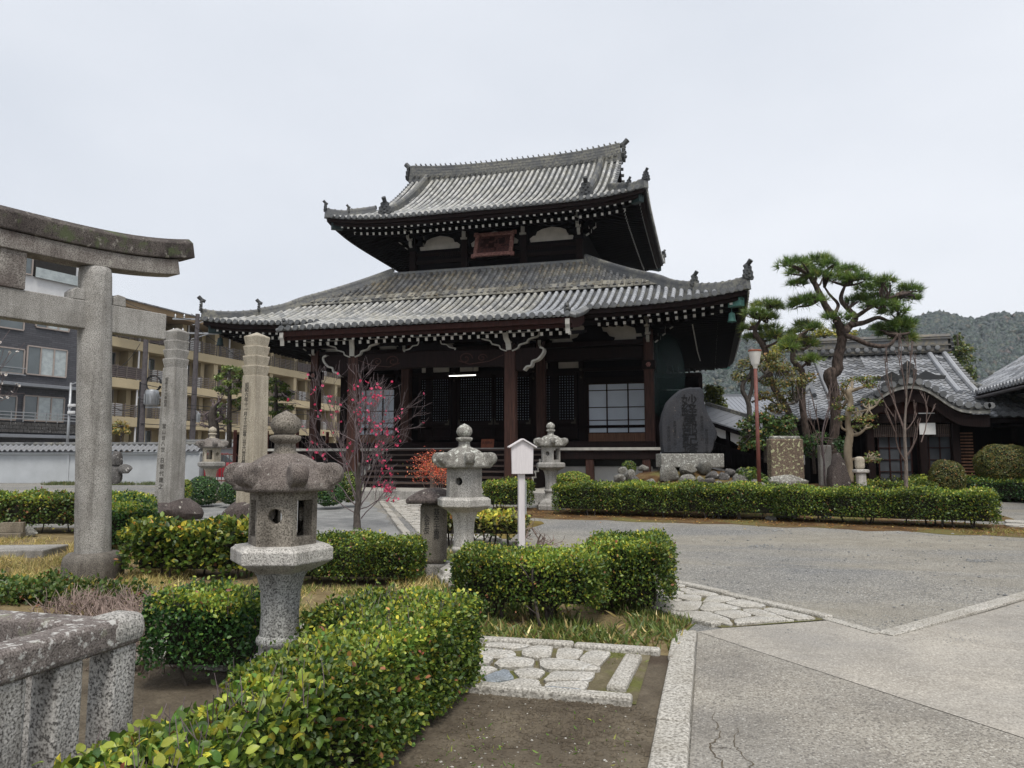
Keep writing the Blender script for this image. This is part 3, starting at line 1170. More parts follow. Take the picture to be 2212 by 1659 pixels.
for c in xs_of(10.8):                               # lower front slope with the porch
    tm = tmax(LO, c, 'F')
    if tm < .03:
        continue
    t1 = min(tm, .52)
    pts = [rpt(LO, 'F', c, t1 * i / 10) + Vector((0, 0, .02)) for i in range(11)]
    if abs(c) < KH - .1:
        pts = [kpt(c, 1 - i / 6) + Vector((0, 0, .02)) for i in range(6)] + pts
    q = MB()
    row_mb(q, pts, (1, 0, 0), r=.083)
    q.build('tile_row', M['tile_new' if c > 3.3 or (c < -4.6 and abs(c) < KH and False) else 'tile_old'], hall, smooth=50)
    inst('eave_tile', DISC, pts[0] + Vector((0, -.03, .012)), hall, (math.pi / 2, 0, 0))
    if tm > .56:
        pts = [rpt(LO, 'F', c, lerp(.5, tm, i / 8)) + Vector((0, 0, .15)) for i in range(9)]
        q = MB()
        row_mb(q, pts, (1, 0, 0), seg=.26)
        q.build('tile_row', M['tile_dark'], hall, smooth=50)
# porch pan tiles
q = MB()
n_ = int(2 * KH / (PITCHT / 2))
for j in range(28):
    ua, ub = 1 - j / 28, 1 - (j + 1) / 28
    for i in range(n_):
        xa, xb = -KH + 2 * KH * i / n_, -KH + 2 * KH * (i + 1) / n_
        da, db = (-.035 if i % 2 else 0), (-.035 if (i + 1) % 2 else 0)
        a, b = kpt(xa, ua), kpt(xb, ua)
        c, d = kpt(xb, ub), kpt(xa, ub)
        q.add([(a.x, a.y, a.z + da), (b.x, b.y, b.z + db), (c.x, c.y, c.z + db - .022), (d.x, d.y, d.z + da - .022), (a.x, a.y, a.z + da - .022), (b.x, b.y, b.z + db - .022)], [(0, 1, 2, 3), (4, 5, 1, 0)])
q.build('pan_tiles', M['tile_pan'], hall, kind='stuff')
# flat lichened tiles along the step of the lower roof
fw = LO['W'](.5)
nft = int(2 * fw / .3)
for i in range(nft):
    c = -fw + (i + .5) * 2 * fw / nft
    for t, l in ((.545, .2), (.5, .15)):
        p = rpt(LO, 'F', c, t)
        q = MB()
        a, b = rpt(LO, 'F', c, t - .025), rpt(LO, 'F', c, t + .035)
        M_ = Matrix.Rotation(math.atan2(b.z - a.z, b.y - a.y) + .1, 3, 'X') @ Matrix.Rotation(random.uniform(-.06, .06), 3, 'Y')
        q.box(p + Vector((0, 0, l + random.uniform(0, .015))), (.29, .36, .028), M=M_)
        q.build('flat_tile', M['tile_flat'], hall)

# --- ridges
def ridge_prof(wd, ht, cap):
    pr = [(wd / 2, -.24), (wd / 2, 0)]
    L_ = max(2, int(ht / .07))
    for i in range(L_):
        z = ht * i / L_
        o = .012 if i % 2 else 0.0
        pr += [(wd / 2 - o, z), (wd / 2 - o, z + ht / L_)]
    pr += [(cap * math.cos(a), ht + cap * math.sin(a)) for a in np.linspace(0, math.pi, 7)]
    return pr + [(-x, z) for x, z in reversed(pr[:2 * L_ + 2])]

def oni(mb, o, fwd, sc=1.0, horn=True):
    """ridge-end ogre tile: a shield with side fins, a mask and a raised round horn"""
    fwd = Vector(fwd).normalized()
    sd = fwd.cross(Vector((0, 0, 1))).normalized()
    o = Vector(o)
    pl = [(-.34, 0), (-.42, .16), (-.33, .24), (-.36, .42), (-.24, .5), (-.26, .66), (-.12, .74), (0, .86), (.12, .74), (.26, .66), (.24, .5), (.36, .42), (.33, .24), (.42, .16), (.34, 0)]
    mb.slab([(a * sc, b * sc) for a, b in pl], o - fwd * .06 * sc, sd, (0, 0, 1), -.12 * sc)
    for a, b, r_ in ((-.13, .44, .075), (.13, .44, .075), (0, .3, .1), (0, .12, .12), (-.2, .2, .07), (.2, .2, .07), (0, .6, .08)):
        p = o + sd * a * sc + Vector((0, 0, b * sc)) + fwd * .07 * sc
        mb.rock(p, (r_ * sc, r_ * sc, r_ * sc), seed=int(abs(a) * 100 + b * 77), sub=1)
    if horn:
        hp = [o + Vector((0, 0, .66 * sc)) - fwd * .2 * sc, o + Vector((0, 0, .76 * sc)) + fwd * .02 * sc, o + Vector((0, 0, .94 * sc)) + fwd * .2 * sc]
        mb.tube(hp, [.11 * sc, .12 * sc, .13 * sc], 9)

q = MB()                                            # main ridge
rp0 = [Vector((x, 0, 16.1 + .28 * (abs(x) / 5.6) ** 3)) for x in np.linspace(-5.6, 5.6, 25)]
q.sweep(rp0, ridge_prof(.5, .66, .11))
q.build('main_ridge', M['tile_ridge'], hall)
q = MB()
for x in np.linspace(-5.3, 5.3, 39):
    z = 16.1 + .28 * (abs(x) / 5.6) ** 3
    for s in (-1, 1):
        q.tube([(x, s * .2, z + .1), (x, s * .36, z + .07)], .085, 9)
    q.tube([(x, 0, z + .76), (x + .05, 0, z + .79)], .13, 8)
q.build('ridge_discs', M['tile_ridge'], hall, kind='stuff')
for s in (-1, 1):
    q = MB()
    oni(q, (s * 5.68, 0, 16.25), (s, 0, 0), 1.05)
    q.build('ogre_tile', M['tile_oni'], hall, bevel=.01)

def ridge_line(pts, wd, ht, cap, name='hip_ridge'):
    q = MB()
    q.sweep(pts, ridge_prof(wd, ht, cap))
    pp = resample([Vector(p) for p in pts], .3)
    for a, b in zip(pp, pp[1:]):
        d = (b - a).normalized()
        m_ = a + Vector((0, 0, ht + .01))
        q.tube([m_, m_ + d * .06], cap * 1.18, 8)
    return q.build(name, M['tile_ridge'], hall)

for s in (-1, 1):
    # descending ridge on the front and back slopes of the upper roof
    for fc in 'FB':
        pts = [rpt(UP, fc, s * 4.62, t) + Vector((0, 0, .04)) for t in np.linspace(.99, .14, 14)]
        ridge_line(pts, .26, .24, .09, 'descending_ridge')
        q = MB()
        f = -1 if fc == 'F' else 1
        oni(q, pts[-1] + Vector((0, f * .08, .0)), (0, f, 0), .8)
        q.build('ogre_tile', M['tile_oni'], hall, bevel=.008)
        # corner ridge with two ogre tiles
        hp = [Vector((s * (7.2 - 6 * t), f * 6 * (1 - t), rz_(UP, 7.2 - 6 * t, t, 7.2) + .05 + .1 * (1 - t / .283) ** 4)) for t in np.linspace(.283, .0, 10)]
        ridge_line(hp[:6], .24, .22, .085)
        ridge_line(hp[5:], .22, .16, .08)
        dd = (hp[-1] - hp[-2])
        dd.z = 0
        for k, sc in ((5, .44), (9, .5)):
            q = MB()
            oni(q, hp[k] + Vector((0, 0, .08)), dd, sc)
            q.build('ogre_tile', M['tile_oni'], hall, bevel=.006)
        # lower hip ridges
        hp = [Vector((s * LO['W'](t), f * LO['D'](t), rz_(LO, LO['W'](t), t, 10.8) + .04 + (.13 if t > .5 else .13 * max(0, (t - .42) / .08)) + .15 * (1 - t) ** 8)) for t in np.linspace(1, 0, 26)]
        ridge_line(hp[:19], .25, .22, .085)
        ridge_line(hp[18:], .24, .17, .085)
        dd = (hp[-1] - hp[-2])
        dd.z = 0
        for k, sc in ((18, .6), (25, .68)):
            q = MB()
            oni(q, hp[k] + Vector((0, 0, .1)), dd, sc)
            q.build('ogre_tile', M['tile_oni'], hall, bevel=.006)
    # verge of the gable: short tiles set crosswise, bargeboard, gable wall
    q = MB()
    for fc in 'FB':
        for t in np.linspace(.3, .98, 17):
            p = rpt(UP, fc, s * 5.42, t)
            q.tube([p + Vector((-s * .05, 0, .02)), p + Vector((s * .2, 0, .0))], .085, 8)
    q.build('verge_tiles', M['tile_disc'], hall)
    q = MB()
    for fc in 'FB':
        pts = [rpt(UP, fc, s * 5.45, t) + Vector((0, 0, -.2)) for t in np.linspace(.27, 1, 10)]
        q.sweep(pts, [(-.05, -.22), (.05, -.22), (.05, .12), (-.05, .12)])
    q.build('bargeboard', M['wood_dark'], hall)
    q = MB()
    g_ = [(a, z) for a, z in [(rpt(UP, 'F', 0, t).y, rpt(UP, 'F', 0, t).z - .1) for t in np.linspace(.28, 1, 8)] + [(rpt(UP, 'B', 0, t).y, rpt(UP, 'B', 0, t).z - .1) for t in np.linspace(.95, .28, 8)]]
    q.slab(g_, (s * 5.0, 0, 0), (0, 1, 0), (0, 0, 1), .1)
    q.build('gable_wall', M['wood_dark'], hall)
# top edge of the lower roof against the upper storey
q = MB()
for a, b in (((-4.5, -4.45), (4.5, -4.45)), ((-4.5, 4.45), (4.5, 4.45)), ((-4.42, -4.5), (-4.42, 4.5)), ((4.42, -4.5), (4.42, 4.5))):
    q.sweep([Vector((*a, 9.82)), Vector((*b, 9.82))], ridge_prof(.34, .24, .08))
q.build('roof_top_ridge', M['tile_ridge'], hall)
# upper slopes under the second storey (between roof top and wall)
q = MB()
q.box((0, 0, 9.78), (8.9, 8.9, .3))
q.build('roof_deck', M['soffit'], hall)

# --- eaves: fascia, soffit, rafters
def eave_edge(rf, face, off, dz, n=40):
    half = rf['We'] if face in 'FB' else rf['De']
    out = []
    for c in np.linspace(-half + off, half - off, n):
        p = rpt(rf, face, c, 0)
        d = {'F': Vector((0, 1, 0)), 'B': Vector((0, -1, 0)), 'L': Vector((1, 0, 0)), 'R': Vector((-1, 0, 0))}[face]
        out.append(p + d * off + Vector((0, 0, dz)))
    return out

for rf in (UP, LO):
    q = MB()
    for fc in 'FBLR':
        q.sweep(eave_edge(rf, fc, .1, -.15), [(-.06, -.06), (.06, -.06), (.06, .1), (-.06, .1)])
        q.sweep(eave_edge(rf, fc, .24, -.27), [(-.07, -.05), (.07, -.05), (.07, .08), (-.07, .08)])
    q.build('eave_fascia', M['wood_dark'], hall)
    q = MB()
    inn = (4.0, 3.15, .62) if rf is UP else (7.0, 6.3, .42)
    for fc in 'FBLR':
        e = eave_edge(rf, fc, .16, -.22)
        half_i = inn[0] if fc in 'FB' else inn[1]
        half_o = rf['We'] if fc in 'FB' else rf['De']
        ring2 = []
        for p in e:
            c = (p.x if fc in 'FB' else p.y) / half_o * half_i
            z = rf['z'](0) - .26 + inn[2]
            ring2.append({'F': Vector((c, -inn[1], z)), 'B': Vector((c, inn[1], z)), 'L': Vector((-inn[0], c, z)), 'R': Vector((inn[0], c, z))}[fc])
        vs = e + ring2
        n = len(e)
        q.add(vs, [(i, i + 1, n + i + 1, n + i) for i in range(n - 1)])
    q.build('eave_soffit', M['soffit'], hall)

def rafters(rf, face, wall, rise, step, keep, mb=None, skip=None):
    half = rf['We'] if face in 'FB' else rf['De']
    nn = int((half - .45) / step)
    for i in range(-nn, nn + 1):
        c = i * step
        if skip and skip(c):
            continue
        d = {'F': Vector((0, 1, 0)), 'B': Vector((0, -1, 0)), 'L': Vector((1, 0, 0)), 'R': Vector((-1, 0, 0))}[face]
        p = rpt(rf, face, c, 0)
        depth = (rf['De'] if face in 'FB' else rf['We']) - wall
        lim = half - abs(c)                        # near the corner the rafter stops at the hip rafter
        for a0, a1, dz in ((.32, 1.35, -.35), (1.0, depth, -.48)):
            a1 = min(a1, max(lim + .2, a0 + .25))
            if a0 > lim + .25:
                continue
            k = rise / depth
            A = p + d * a0 + Vector((0, 0, dz + k * a0 * .4))
            B = p + d * a1 + Vector((0, 0, dz + k * a1 - (rz_(rf, c, 0, half) - rf['z'](0)) * min(1, a1 / depth)))
            if keep:
                q = MB()
                q.bar(A, B, .1, .12, 0, 1)
                q.build('rafter', [M['wood_black'], M['white']], hall)
            else:
                mb.bar(A, B, .1, .12, 0, 1)

for rf, wl, rs in ((UP, (3.15, 4.0), .55), (LO, (6.3, 7.0), .4)):
    rafters(rf, 'F', wl[0], rs, .31, True, skip=(lambda c: abs(c) < KH + .1) if rf is LO else None)
    q = MB()
    rafters(rf, 'B', wl[0], rs, .31, False, q)
    rafters(rf, 'L', wl[1], rs, .31, False, q)
    rafters(rf, 'R', wl[1], rs, .31, False, q)
    q.build('rafters', [M['wood_black'], M['white']], hall, kind='stuff')
    for sx in (-1, 1):
        for sy in (-1, 1):
            W_, D_ = rf['We'], rf['De']
            e = Vector((sx * (W_ - .3), sy * (D_ - .3), rf['z'](0) + rf['up'] - .42))
            b = Vector((sx * wl[1], sy * wl[0], rf['z'](0) + .1))
            q = MB()
            q.bar(e, b, .2, .26)
            q.build('hip_rafter', M['wood_black'], hall)
            q = MB()
            dd = (e - b).normalized()
            q.bar(e + dd * .12, e - dd * .38, .25, .3)
            o = q.build('rafter_cap', M['verdigris'] if (sx > 0 and rf is LO) else M['copper_dark'], hall, bevel=.01)
# wind bells under the lower front corners
for sx in (-1, 1):
    q = MB()
    c = Vector((sx * 10.25, -8.95, 6.35))
    q.lathe([(.015, .3), (.04, .27), (.1, .24), (.115, .1), (.13, 0), (.155, -.05), (.15, -.06), (.02, .2)], 12, c)
    q.tube([c + Vector((0, 0, .28)), c + Vector((0, 0, .6))], .012, 5)
    q.tube([c + Vector((0, 0, .05)), c + Vector((0, 0, -.1))], .02, 5)
    q.build('wind_bell', M['verdigris'] if sx > 0 else M['copper_dark'], hall, smooth=40)

# --- porch eaves
q = MB()
for dy, dz, ww in ((.1, -.17, .06), (.24, -.28, .07)):
    q.sweep([kpt(x, 1) + Vector((0, dy, dz)) for x in (-KH, 0, KH)], [(-ww, -.08), (ww, -.08), (ww, .1), (-ww, .1)])
q.build('porch_fascia', M['wood_red'], hall)
q = MB()
for s in (-1, 1):
    for u in np.linspace(0, .97, 12):
        p = kpt(s * (KH - .02), u)
        q.tube([p + Vector((-s * .06, 0, .03)), p + Vector((s * .16, 0, -.03))], .08, 8)
q.build('porch_verge_tiles', M['tile_disc'], hall)
for s in (-1, 1):
    q = MB()
    pts = [kpt(s * (KH - .12), u) + Vector((0, .0, -.22 - .05 * math.sin(u * 5))) for u in np.linspace(.0, 1.0, 12)]
    q.sweep(pts, [(-.06, -.24), (.06, -.24), (.06, .1), (-.06, .1)])
    q.build('porch_bargeboard', M['wood_red'], hall)
    q = MB()
    p = kpt(s * (KH - .12), 1.0)
    q.sweep([p + Vector((0, -.02, .02 - .14)), p + Vector((0, -.03, -.3)), p + Vector((0, .03, -.42)), p + Vector((0, .05, -.58))], [(-.07, -.02), (.07, -.02), (.07, .02), (-.07, .02)], up=Vector((0, 1, 0)))
    q.build('bargeboard_end', M['offwhite'], hall)
    q = MB()
    c = kpt(s * (KH - .15), .97) + Vector((0, 0, .12))
    q.rock(c + Vector((0, .05, .05)), (.15, .2, .13), 3, 1)
    q.rock(c + Vector((0, -.06, .2)), (.1, .1, .11), 4, 1)
    q.tube([c + Vector((0, .2, .1)), c + Vector((0, .26, .28))], [.05, .03], 6)
    q.build('lion_ornament', M['tile_oni'], hall, smooth=60)
q = MB()
a, b = kpt(0, 0), kpt(0, 1)
q.add([(-KH + .1, b.y + .2, b.z - .27), (KH - .1, b.y + .2, b.z - .27), (KH - .1, a.y + .6, a.z - .05), (-KH + .1, a.y + .6, a.z - .05)], [(0, 1, 2, 3)])
q.build('porch_soffit', M['soffit'], hall)
for i in range(-16, 17):
    x = i * .315
    e = kpt(x, 1)
    for a0, a1, dz in ((.32, 1.2, -.40), (.85, 4.2, -.53)):
        q = MB()
        q.bar(e + Vector((0, a0, dz + .12 * a0)), e + Vector((0, a1, dz + .17 * a1)), .1, .12, 0, 1)
        q.build('rafter', [M['wood_black'], M['white']], hall)

# --- upper storey
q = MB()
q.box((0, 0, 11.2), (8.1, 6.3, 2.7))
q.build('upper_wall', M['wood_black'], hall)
yw = -3.17
for z, h, d in ((10.35, .24, .16), (10.85, .16, .12), (11.22, .14, .1), (12.3, .16, .14)):
    q = MB()
    q.box((0, yw - d / 2, z), (8.3, d, h))
    q.build('wall_beam', M['wood_dark'], hall, bevel=.01)
for x in (-4.0, -1.42, 1.42, 4.0):
    q = MB()
    q.box((x, yw - .11, 11.25), (.3, .3, 2.3))
    q.build('column', M['wood_dark'], hall, bevel=.03)
lobe = [(-.5, 0), (-.52, .12), (-.44, .22), (-.38, .22), (-.34, .36), (-.22, .44), (0, .5), (.22, .44), (.34, .36), (.38, .22), (.44, .22), (.52, .12), (.5, 0)]
for x, wdt in ((-2.7, 1.95), (0, 2.2), (2.7, 1.95)):
    q = MB()
    q.slab([(a * wdt * 1.0, b * 1.3) for a, b in lobe], (x, yw - .01, 11.45), (1, 0, 0), (0, 0, 1), .035)
    q.build('plaster_panel', M['plaster_aged'], hall)
for x in (-1.42, 1.42):
    q = MB()
    q.box((x, yw - .3, 12.02), (.17, .1, .34), mat=0)
    q.box((x, yw - .3, 11.8), (.3, .12, .09), mat=0)
    q.build('bracket_end', M['offwhite'], hall, bevel=.01)
for x in (-2.2, -1.95, 2.2, 1.95):
    pass
for x in (-2.15, 2.15):
    q = MB()
    for k in range(11):
        q.box((x - .55 + k * .11, yw - .12, 11.16), (.05, .05, .22))
    q.build('vent_grille', M['wood_dark'], hall)
for x in (-4.0, -1.42, 0, 1.42, 4.0):
    q = MB()
    q.lathe([(.05, 0), (.07, .02), (.03, .05)], 8)
    o = q.build('nail_cover', M['bronze'], hall)
    o.location = (x, yw - .17, 10.35)
    o.rotation_euler = (math.pi / 2, 0, 0)

def bracket(x, y, z, s, sx, sy):
    """bracket set on a column head: bearing block and arms with white painted ends"""
    q = MB()
    q.box((x, y, z), (.42 * s, .42 * s, .26 * s), mat=0)
    for dx, dy in ((sx, 0), (0, sy)):
        for k in range(3):
            l = (.42 + .34 * k) * s
            zz = z + (.24 + .3 * k) * s
            a, b = Vector((x, y, zz)), Vector((x + dx * l, y + dy * l, zz))
            q.bar(b, a, .16 * s, .2 * s, 0, 1)
            nrm = Vector((dx, dy, 0))
            q.bar(b + nrm * .02 + Vector((0, 0, .17 * s)), b - nrm * .24 * s + Vector((0, 0, .17 * s)), .26 * s, .13 * s, 0, 1)
            # curved white underside of the arm
            q.bar(b + nrm * .012 + Vector((0, 0, -.1 * s)), b - nrm * .13 * s + Vector((0, 0, -.2 * s)), .14 * s, .05 * s, 1, 1)
    for k in range(2):                              # arms along the wall
        zz = z + (.24 + .34 * k) * s
        for e in (-1, 1):
            a, b = Vector((x, y, zz)), Vector((x + e * .55 * s, y, zz))
            q.bar(b, a, .16 * s, .18 * s, 0, 1)
    q.build('bracket', [M['wood_black'], M['offwhite']], hall, bevel=.008)

for sx in (-1, 1):
    bracket(sx * 4.02, yw - .1, 11.5, .95, sx, -1)

# the name plaque
pl = MB()
MR = Matrix.Rotation(R(-20), 3, 'X')
pc = Vector((.1, yw - .45, 11.35))
def pbox(mb, c, d, mat=0):
    mb.box(pc + MR @ Vector(c), d, M=MR, mat=mat)
pbox(pl, (0, 0, 0), (1.5, .06, .96), 1)
pl.build('plaque_panel', [M['plaque'], M['plaque_in']], hall)
pl = MB()
for c, d in (((0, -.03, .56), (1.86, .12, .17)), ((0, -.03, -.56), (1.86, .12, .17)), ((-.84, -.03, 0), (.18, .12, 1.1)), ((.84, -.03, 0), (.18, .12, 1.1))):
    pbox(pl, c, d)
for sx in (-1, 1):
    for sz in (-1, 1):
        pbox(pl, (sx * .92, -.03, sz * .6), (.2, .1, .2))
pl.build('plaque_frame', M['plaque'], hall, bevel=.02)
pl = MB()
rr = random.Random(5)
for gx in (-.42, 0, .42):                           # three large worn relief characters
    for k in range(9):
        pl.box(pc + MR @ Vector((gx + rr.uniform(-.13, .13), -.05, rr.uniform(-.3, .3))), (rr.choice((.25, .05)), .03, rr.choice((.045, .2))), M=MR)
pl.build('plaque_relief', M['wood_red'], hall, bevel=.01)

# --- lower storey: columns, beams, plaster
ZV = 1.97
for x in (-7.2, -2.92, 2.92, 7.2):
    q = MB()
    q.box((x, -6.4, (ZV + 6.6) / 2), (.38, .38, 6.6 - ZV))
    q.build('column', M['wood_post'], hall, bevel=.05)
    bracket(x, -6.4, 6.05, .85, (1 if x > 0 else -1), -1)
for s in (-1, 1):
    q = MB()
    q.box((s * 7.2, -6.4, 5.2), (.5, .5, .34))
    q.build('column_band', M['wood_dark'], hall, bevel=.02)
    q = MB()
    q.lathe([(.09, 0), (.1, .02), (.06, .05), (.02, .07)], 6)
    o = q.build('nail_cover', M['plaque'], hall)
    o.location = (s * 7.2, -6.66, 5.2)
    o.rotation_euler = (math.pi / 2, 0, 0)
for a, b in ((-7.0, -3.1), (-2.7, 2.7), (3.1, 7.0)):
    for z, h, d in ((5.72, .46, .3), (6.12, .2, .34), (6.98, .2, .3)):
        q = MB()
        q.box(((a + b) / 2, -6.4, z), (b - a, d, h))
        q.build('tie_beam', M['wood_dark'], hall, bevel=.02)
    q = MB()
    q.box(((a + b) / 2, -6.36, 6.55), (b - a, .06, .66))
    q.build('plaster_panel', M['plaster_aged'], hall)
    q = MB()
    m_ = (a + b) / 2
    fr = [(-.62, 0), (-.66, .1), (-.5, .16), (-.42, .3), (-.3, .34), (-.26, .5), (-.3, .58), (.3, .58), (.26, .5), (.3, .34), (.42, .3), (.5, .16), (.66, .1), (.62, 0)]
    q.slab([(x * 1.3, z * 1.1) for x, z in fr], (m_, -6.4, 6.22), (1, 0, 0), (0, 0, 1), .1)
    q.build('frog_leg_strut', M['wood_black'], hall)
for s in (-1, 1):                                   # white-edged lobed corner braces under the soffit
    for xx, dr in ((s * 7.2, -s), (s * 2.92, s)):
        q = MB()
        pl_ = [(0, 0), (.2, .05), (.26, .2), (.45, .25), (.5, .42), (.72, .5), (.72, .62), (0, .62)]
        q.slab([(a * dr, b) for a, b in (pl_ if dr > 0 else pl_[::-1])], (xx, -6.56, 6.24), (1, 0, 0), (0, 0, 1), .07)
        q.build('corner_brace', [M['wood_black'], M['offwhite']], hall)
# side beams back to the wall and side open aisle
for s in (-1, 1):
    q = MB()
    q.box((s * 7.2, -5.0, 5.72), (.28, 2.6, .4))
    q.build('tie_beam', M['wood_dark'], hall, bevel=.02)
    q = MB()
    q.box((s * 7.2, -3.7, (ZV + 7) / 2), (.36, .36, 7 - ZV))
    q.build('column', M['wood_dark'], hall, bevel=.04)

# --- recessed front wall with lattice doors and paper screens
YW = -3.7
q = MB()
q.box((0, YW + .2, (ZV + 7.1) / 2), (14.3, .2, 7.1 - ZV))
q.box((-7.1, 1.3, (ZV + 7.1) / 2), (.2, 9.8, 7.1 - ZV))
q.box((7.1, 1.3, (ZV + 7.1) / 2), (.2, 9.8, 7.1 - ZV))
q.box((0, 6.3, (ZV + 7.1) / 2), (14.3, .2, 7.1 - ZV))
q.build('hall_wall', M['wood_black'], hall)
q = MB()
q.box((0, -5.0, 6.9), (14.0, 2.5, .06))
q.build('aisle_ceiling', M['soffit'], hall)
for x in (-4.55, -2.92, -1.7, 2.0, 2.92, 4.1):
    q = MB()
    q.box((x, YW, (ZV + 6.6) / 2), (.22 if abs(x) != 2.92 else .36, .24, 6.6 - ZV))
    q.build('door_post', M['wood_dark'], hall, bevel=.015)
for z, h in ((2.1, .26), (2.95, .12), (5.42, .16), (5.95, .3)):
    q = MB()
    q.box((0, YW - .02, z), (14.1, .2, h))
    q.build('wall_rail', M['wood_dark'], hall, bevel=.012)

def lattice(xa, xb, z0, z1):
    p = MB()
    p.box(((xa + xb) / 2, YW - .06, (z0 + z1) / 2), (xb - xa, .02, z1 - z0))
    d = p.build('lattice_door', M['paper_dim'], hall)
    b = MB()
    nx = max(3, round((xb - xa) / .115))
    nz_ = round((z1 - z0) / .115)
    for i in range(nx + 1):
        b.box((xa + (xb - xa) * i / nx, YW - .09, (z0 + z1) / 2), (.07, .035, z1 - z0))
    for j in range(nz_ + 1):
        b.box(((xa + xb) / 2, YW - .112, z0 + (z1 - z0) * j / nz_), (xb - xa, .03, .066))
    b.build('lattice_bars', M['wood_black'], d)
    f = MB()
    for x in (xa - .06, xb + .06):
        f.box((x, YW - .1, (z0 + z1) / 2 - .35), (.13, .1, z1 - z0 + .9))
    for z in (z0 - .07, z1 + .07, z0 - .75):
        f.box(((xa + xb) / 2, YW - .105, z), (xb - xa, .09, .15))
    f.box(((xa + xb) / 2, YW - .05, z0 - .4), (xb - xa, .05, .6))
    f.build('door_frame', M['wood_dark'], d, bevel=.008)
    h = MB()
    for x, s in ((xa - .05, 1), (xb + .05, -1)):
        h.slab([(0, 0), (.2, 0), (.2, .07), (.07, .09), (.05, .24), (.02, .28), (0, .22)] if s > 0 else [(0, 0), (0, .22), (-.02, .28), (-.05, .24), (-.07, .09), (-.2, .07), (-.2, 0)], (x, YW - .152, z0 - .16), (1, 0, 0), (0, 0, 1), .012)
    h.build('metal_fitting', M['bronze'], d)

for xa, xb in ((-3.31, -1.98), (-1.43, .07), (.25, 1.8), (2.51, 3.8)):
    lattice(xa, xb, 3.25, 5.2)
for xa, xb in ((-6.9, -4.5), (4.4, 6.83)):
    p = MB()
    p.box(((xa + xb) / 2, YW - .05, 3.73), (xb - xa, .02, 2.1))
    d = p.build('paper_screen', M['paper'], hall)
    b = MB()
    for x in (xa, xa + (xb - xa) * .33, xa + (xb - xa) * .7, xb):
        b.box((x, YW - .075, 3.73), (.055, .05, 2.1))
    for z in (2.68, 3.22, 3.77, 4.5, 4.78):
        b.box(((xa + xb) / 2, YW - .078, z), (xb - xa, .045, .035))
    b.build('screen_bars', M['wood_red'], d)
    b = MB()
    b.box(((xa + xb) / 2, YW - .06, 2.46), (xb - xa, .06, .4))
    b.build('screen_base_board', M['wood_lower'], d)
    b = MB()
    b.box(((xa + xb) / 2, YW - .03, 4.95), (xb - xa + .2, .1, .26))
    b.box((xa - .12, YW - .04, 3.5), (.14, .12, 2.9))
    b.box((xb + .12, YW - .04, 3.5), (.14, .12, 2.9))
    b.build('screen_frame', M['wood_dark'], d, bevel=.01)
for xa, xb in ((-3.3, -2.0), (-1.45, -.6), (2.1, 2.6), (3.1, 4.0)):
    q = MB()
    q.box(((xa + xb) / 2, YW - .03, 5.65), (xb - xa, .1, .26))
    q.build('transom_panel', M['plaster_aged'], hall)
for x in (-1.7, 2.0, 4.1):
    for z in (5.1, 5.42):
        q = MB()
        q.lathe([(.05, 0), (.06, .02), (.02, .05)], 8)
        o = q.build('nail_cover', M['bronze'], hall)
        o.location = (x, YW - .13, z)
        o.rotation_euler = (math.pi / 2, 0, 0)

# --- veranda and foundation
q = MB()
n_ = 0
x = -7.75
while x < 7.7:
    q = MB()
    wd = .36
    q.box((x + wd / 2, -5.72, ZV - .05), (wd - .008, 4.2, .09))
    q.build('veranda_board', M['wood_step'], hall)
    x += wd
for s in (-1, 1):
    q = MB()
    q.box((s * 8.2, 0, ZV - .05), (1.9, 15.6, .09))
    q.build('side_veranda', M['wood_step'], hall)
q = MB()
for a, b in ((-9.1, -3.42), (-3.42, 3.42), (3.42, 7.7)):
    q.box(((a + b) / 2, -7.86, ZV - .02), (b - a - .01, .05, .1), tint=random.random())
q.build('veranda_edge', M['offwhite'], hall)
q = MB()
q.box((0, -7.7, ZV - .26), (15.3, .2, .3))
q.build('veranda_beam', M['wood_dark'], hall, bevel=.02)
q = MB()
q.box((0, -4.2, 2.12), (14.2, .5, .22))
q.box((0, -6.75, ZV + .14), (14.8, .3, .28))
q.build('threshold_beam', M['wood_dark'], hall, bevel=.03)
for x in (-7.4, -5.2, 3.6, 5.05, 7.15):
    q = MB()
    q.box((x, -7.62, (ZV + .3) / 2 + .05), (.3, .3, ZV - .4))
    q.build('veranda_post', M['wood_post'], hall, bevel=.03)
q = MB()
q.box((0, 0, .75), (14.6, 13.6, 1.1))
q.build('foundation', M['plaster'], hall, bevel=.06)
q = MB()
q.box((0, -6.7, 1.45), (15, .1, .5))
q.build('crawl_space', M['black'], hall)
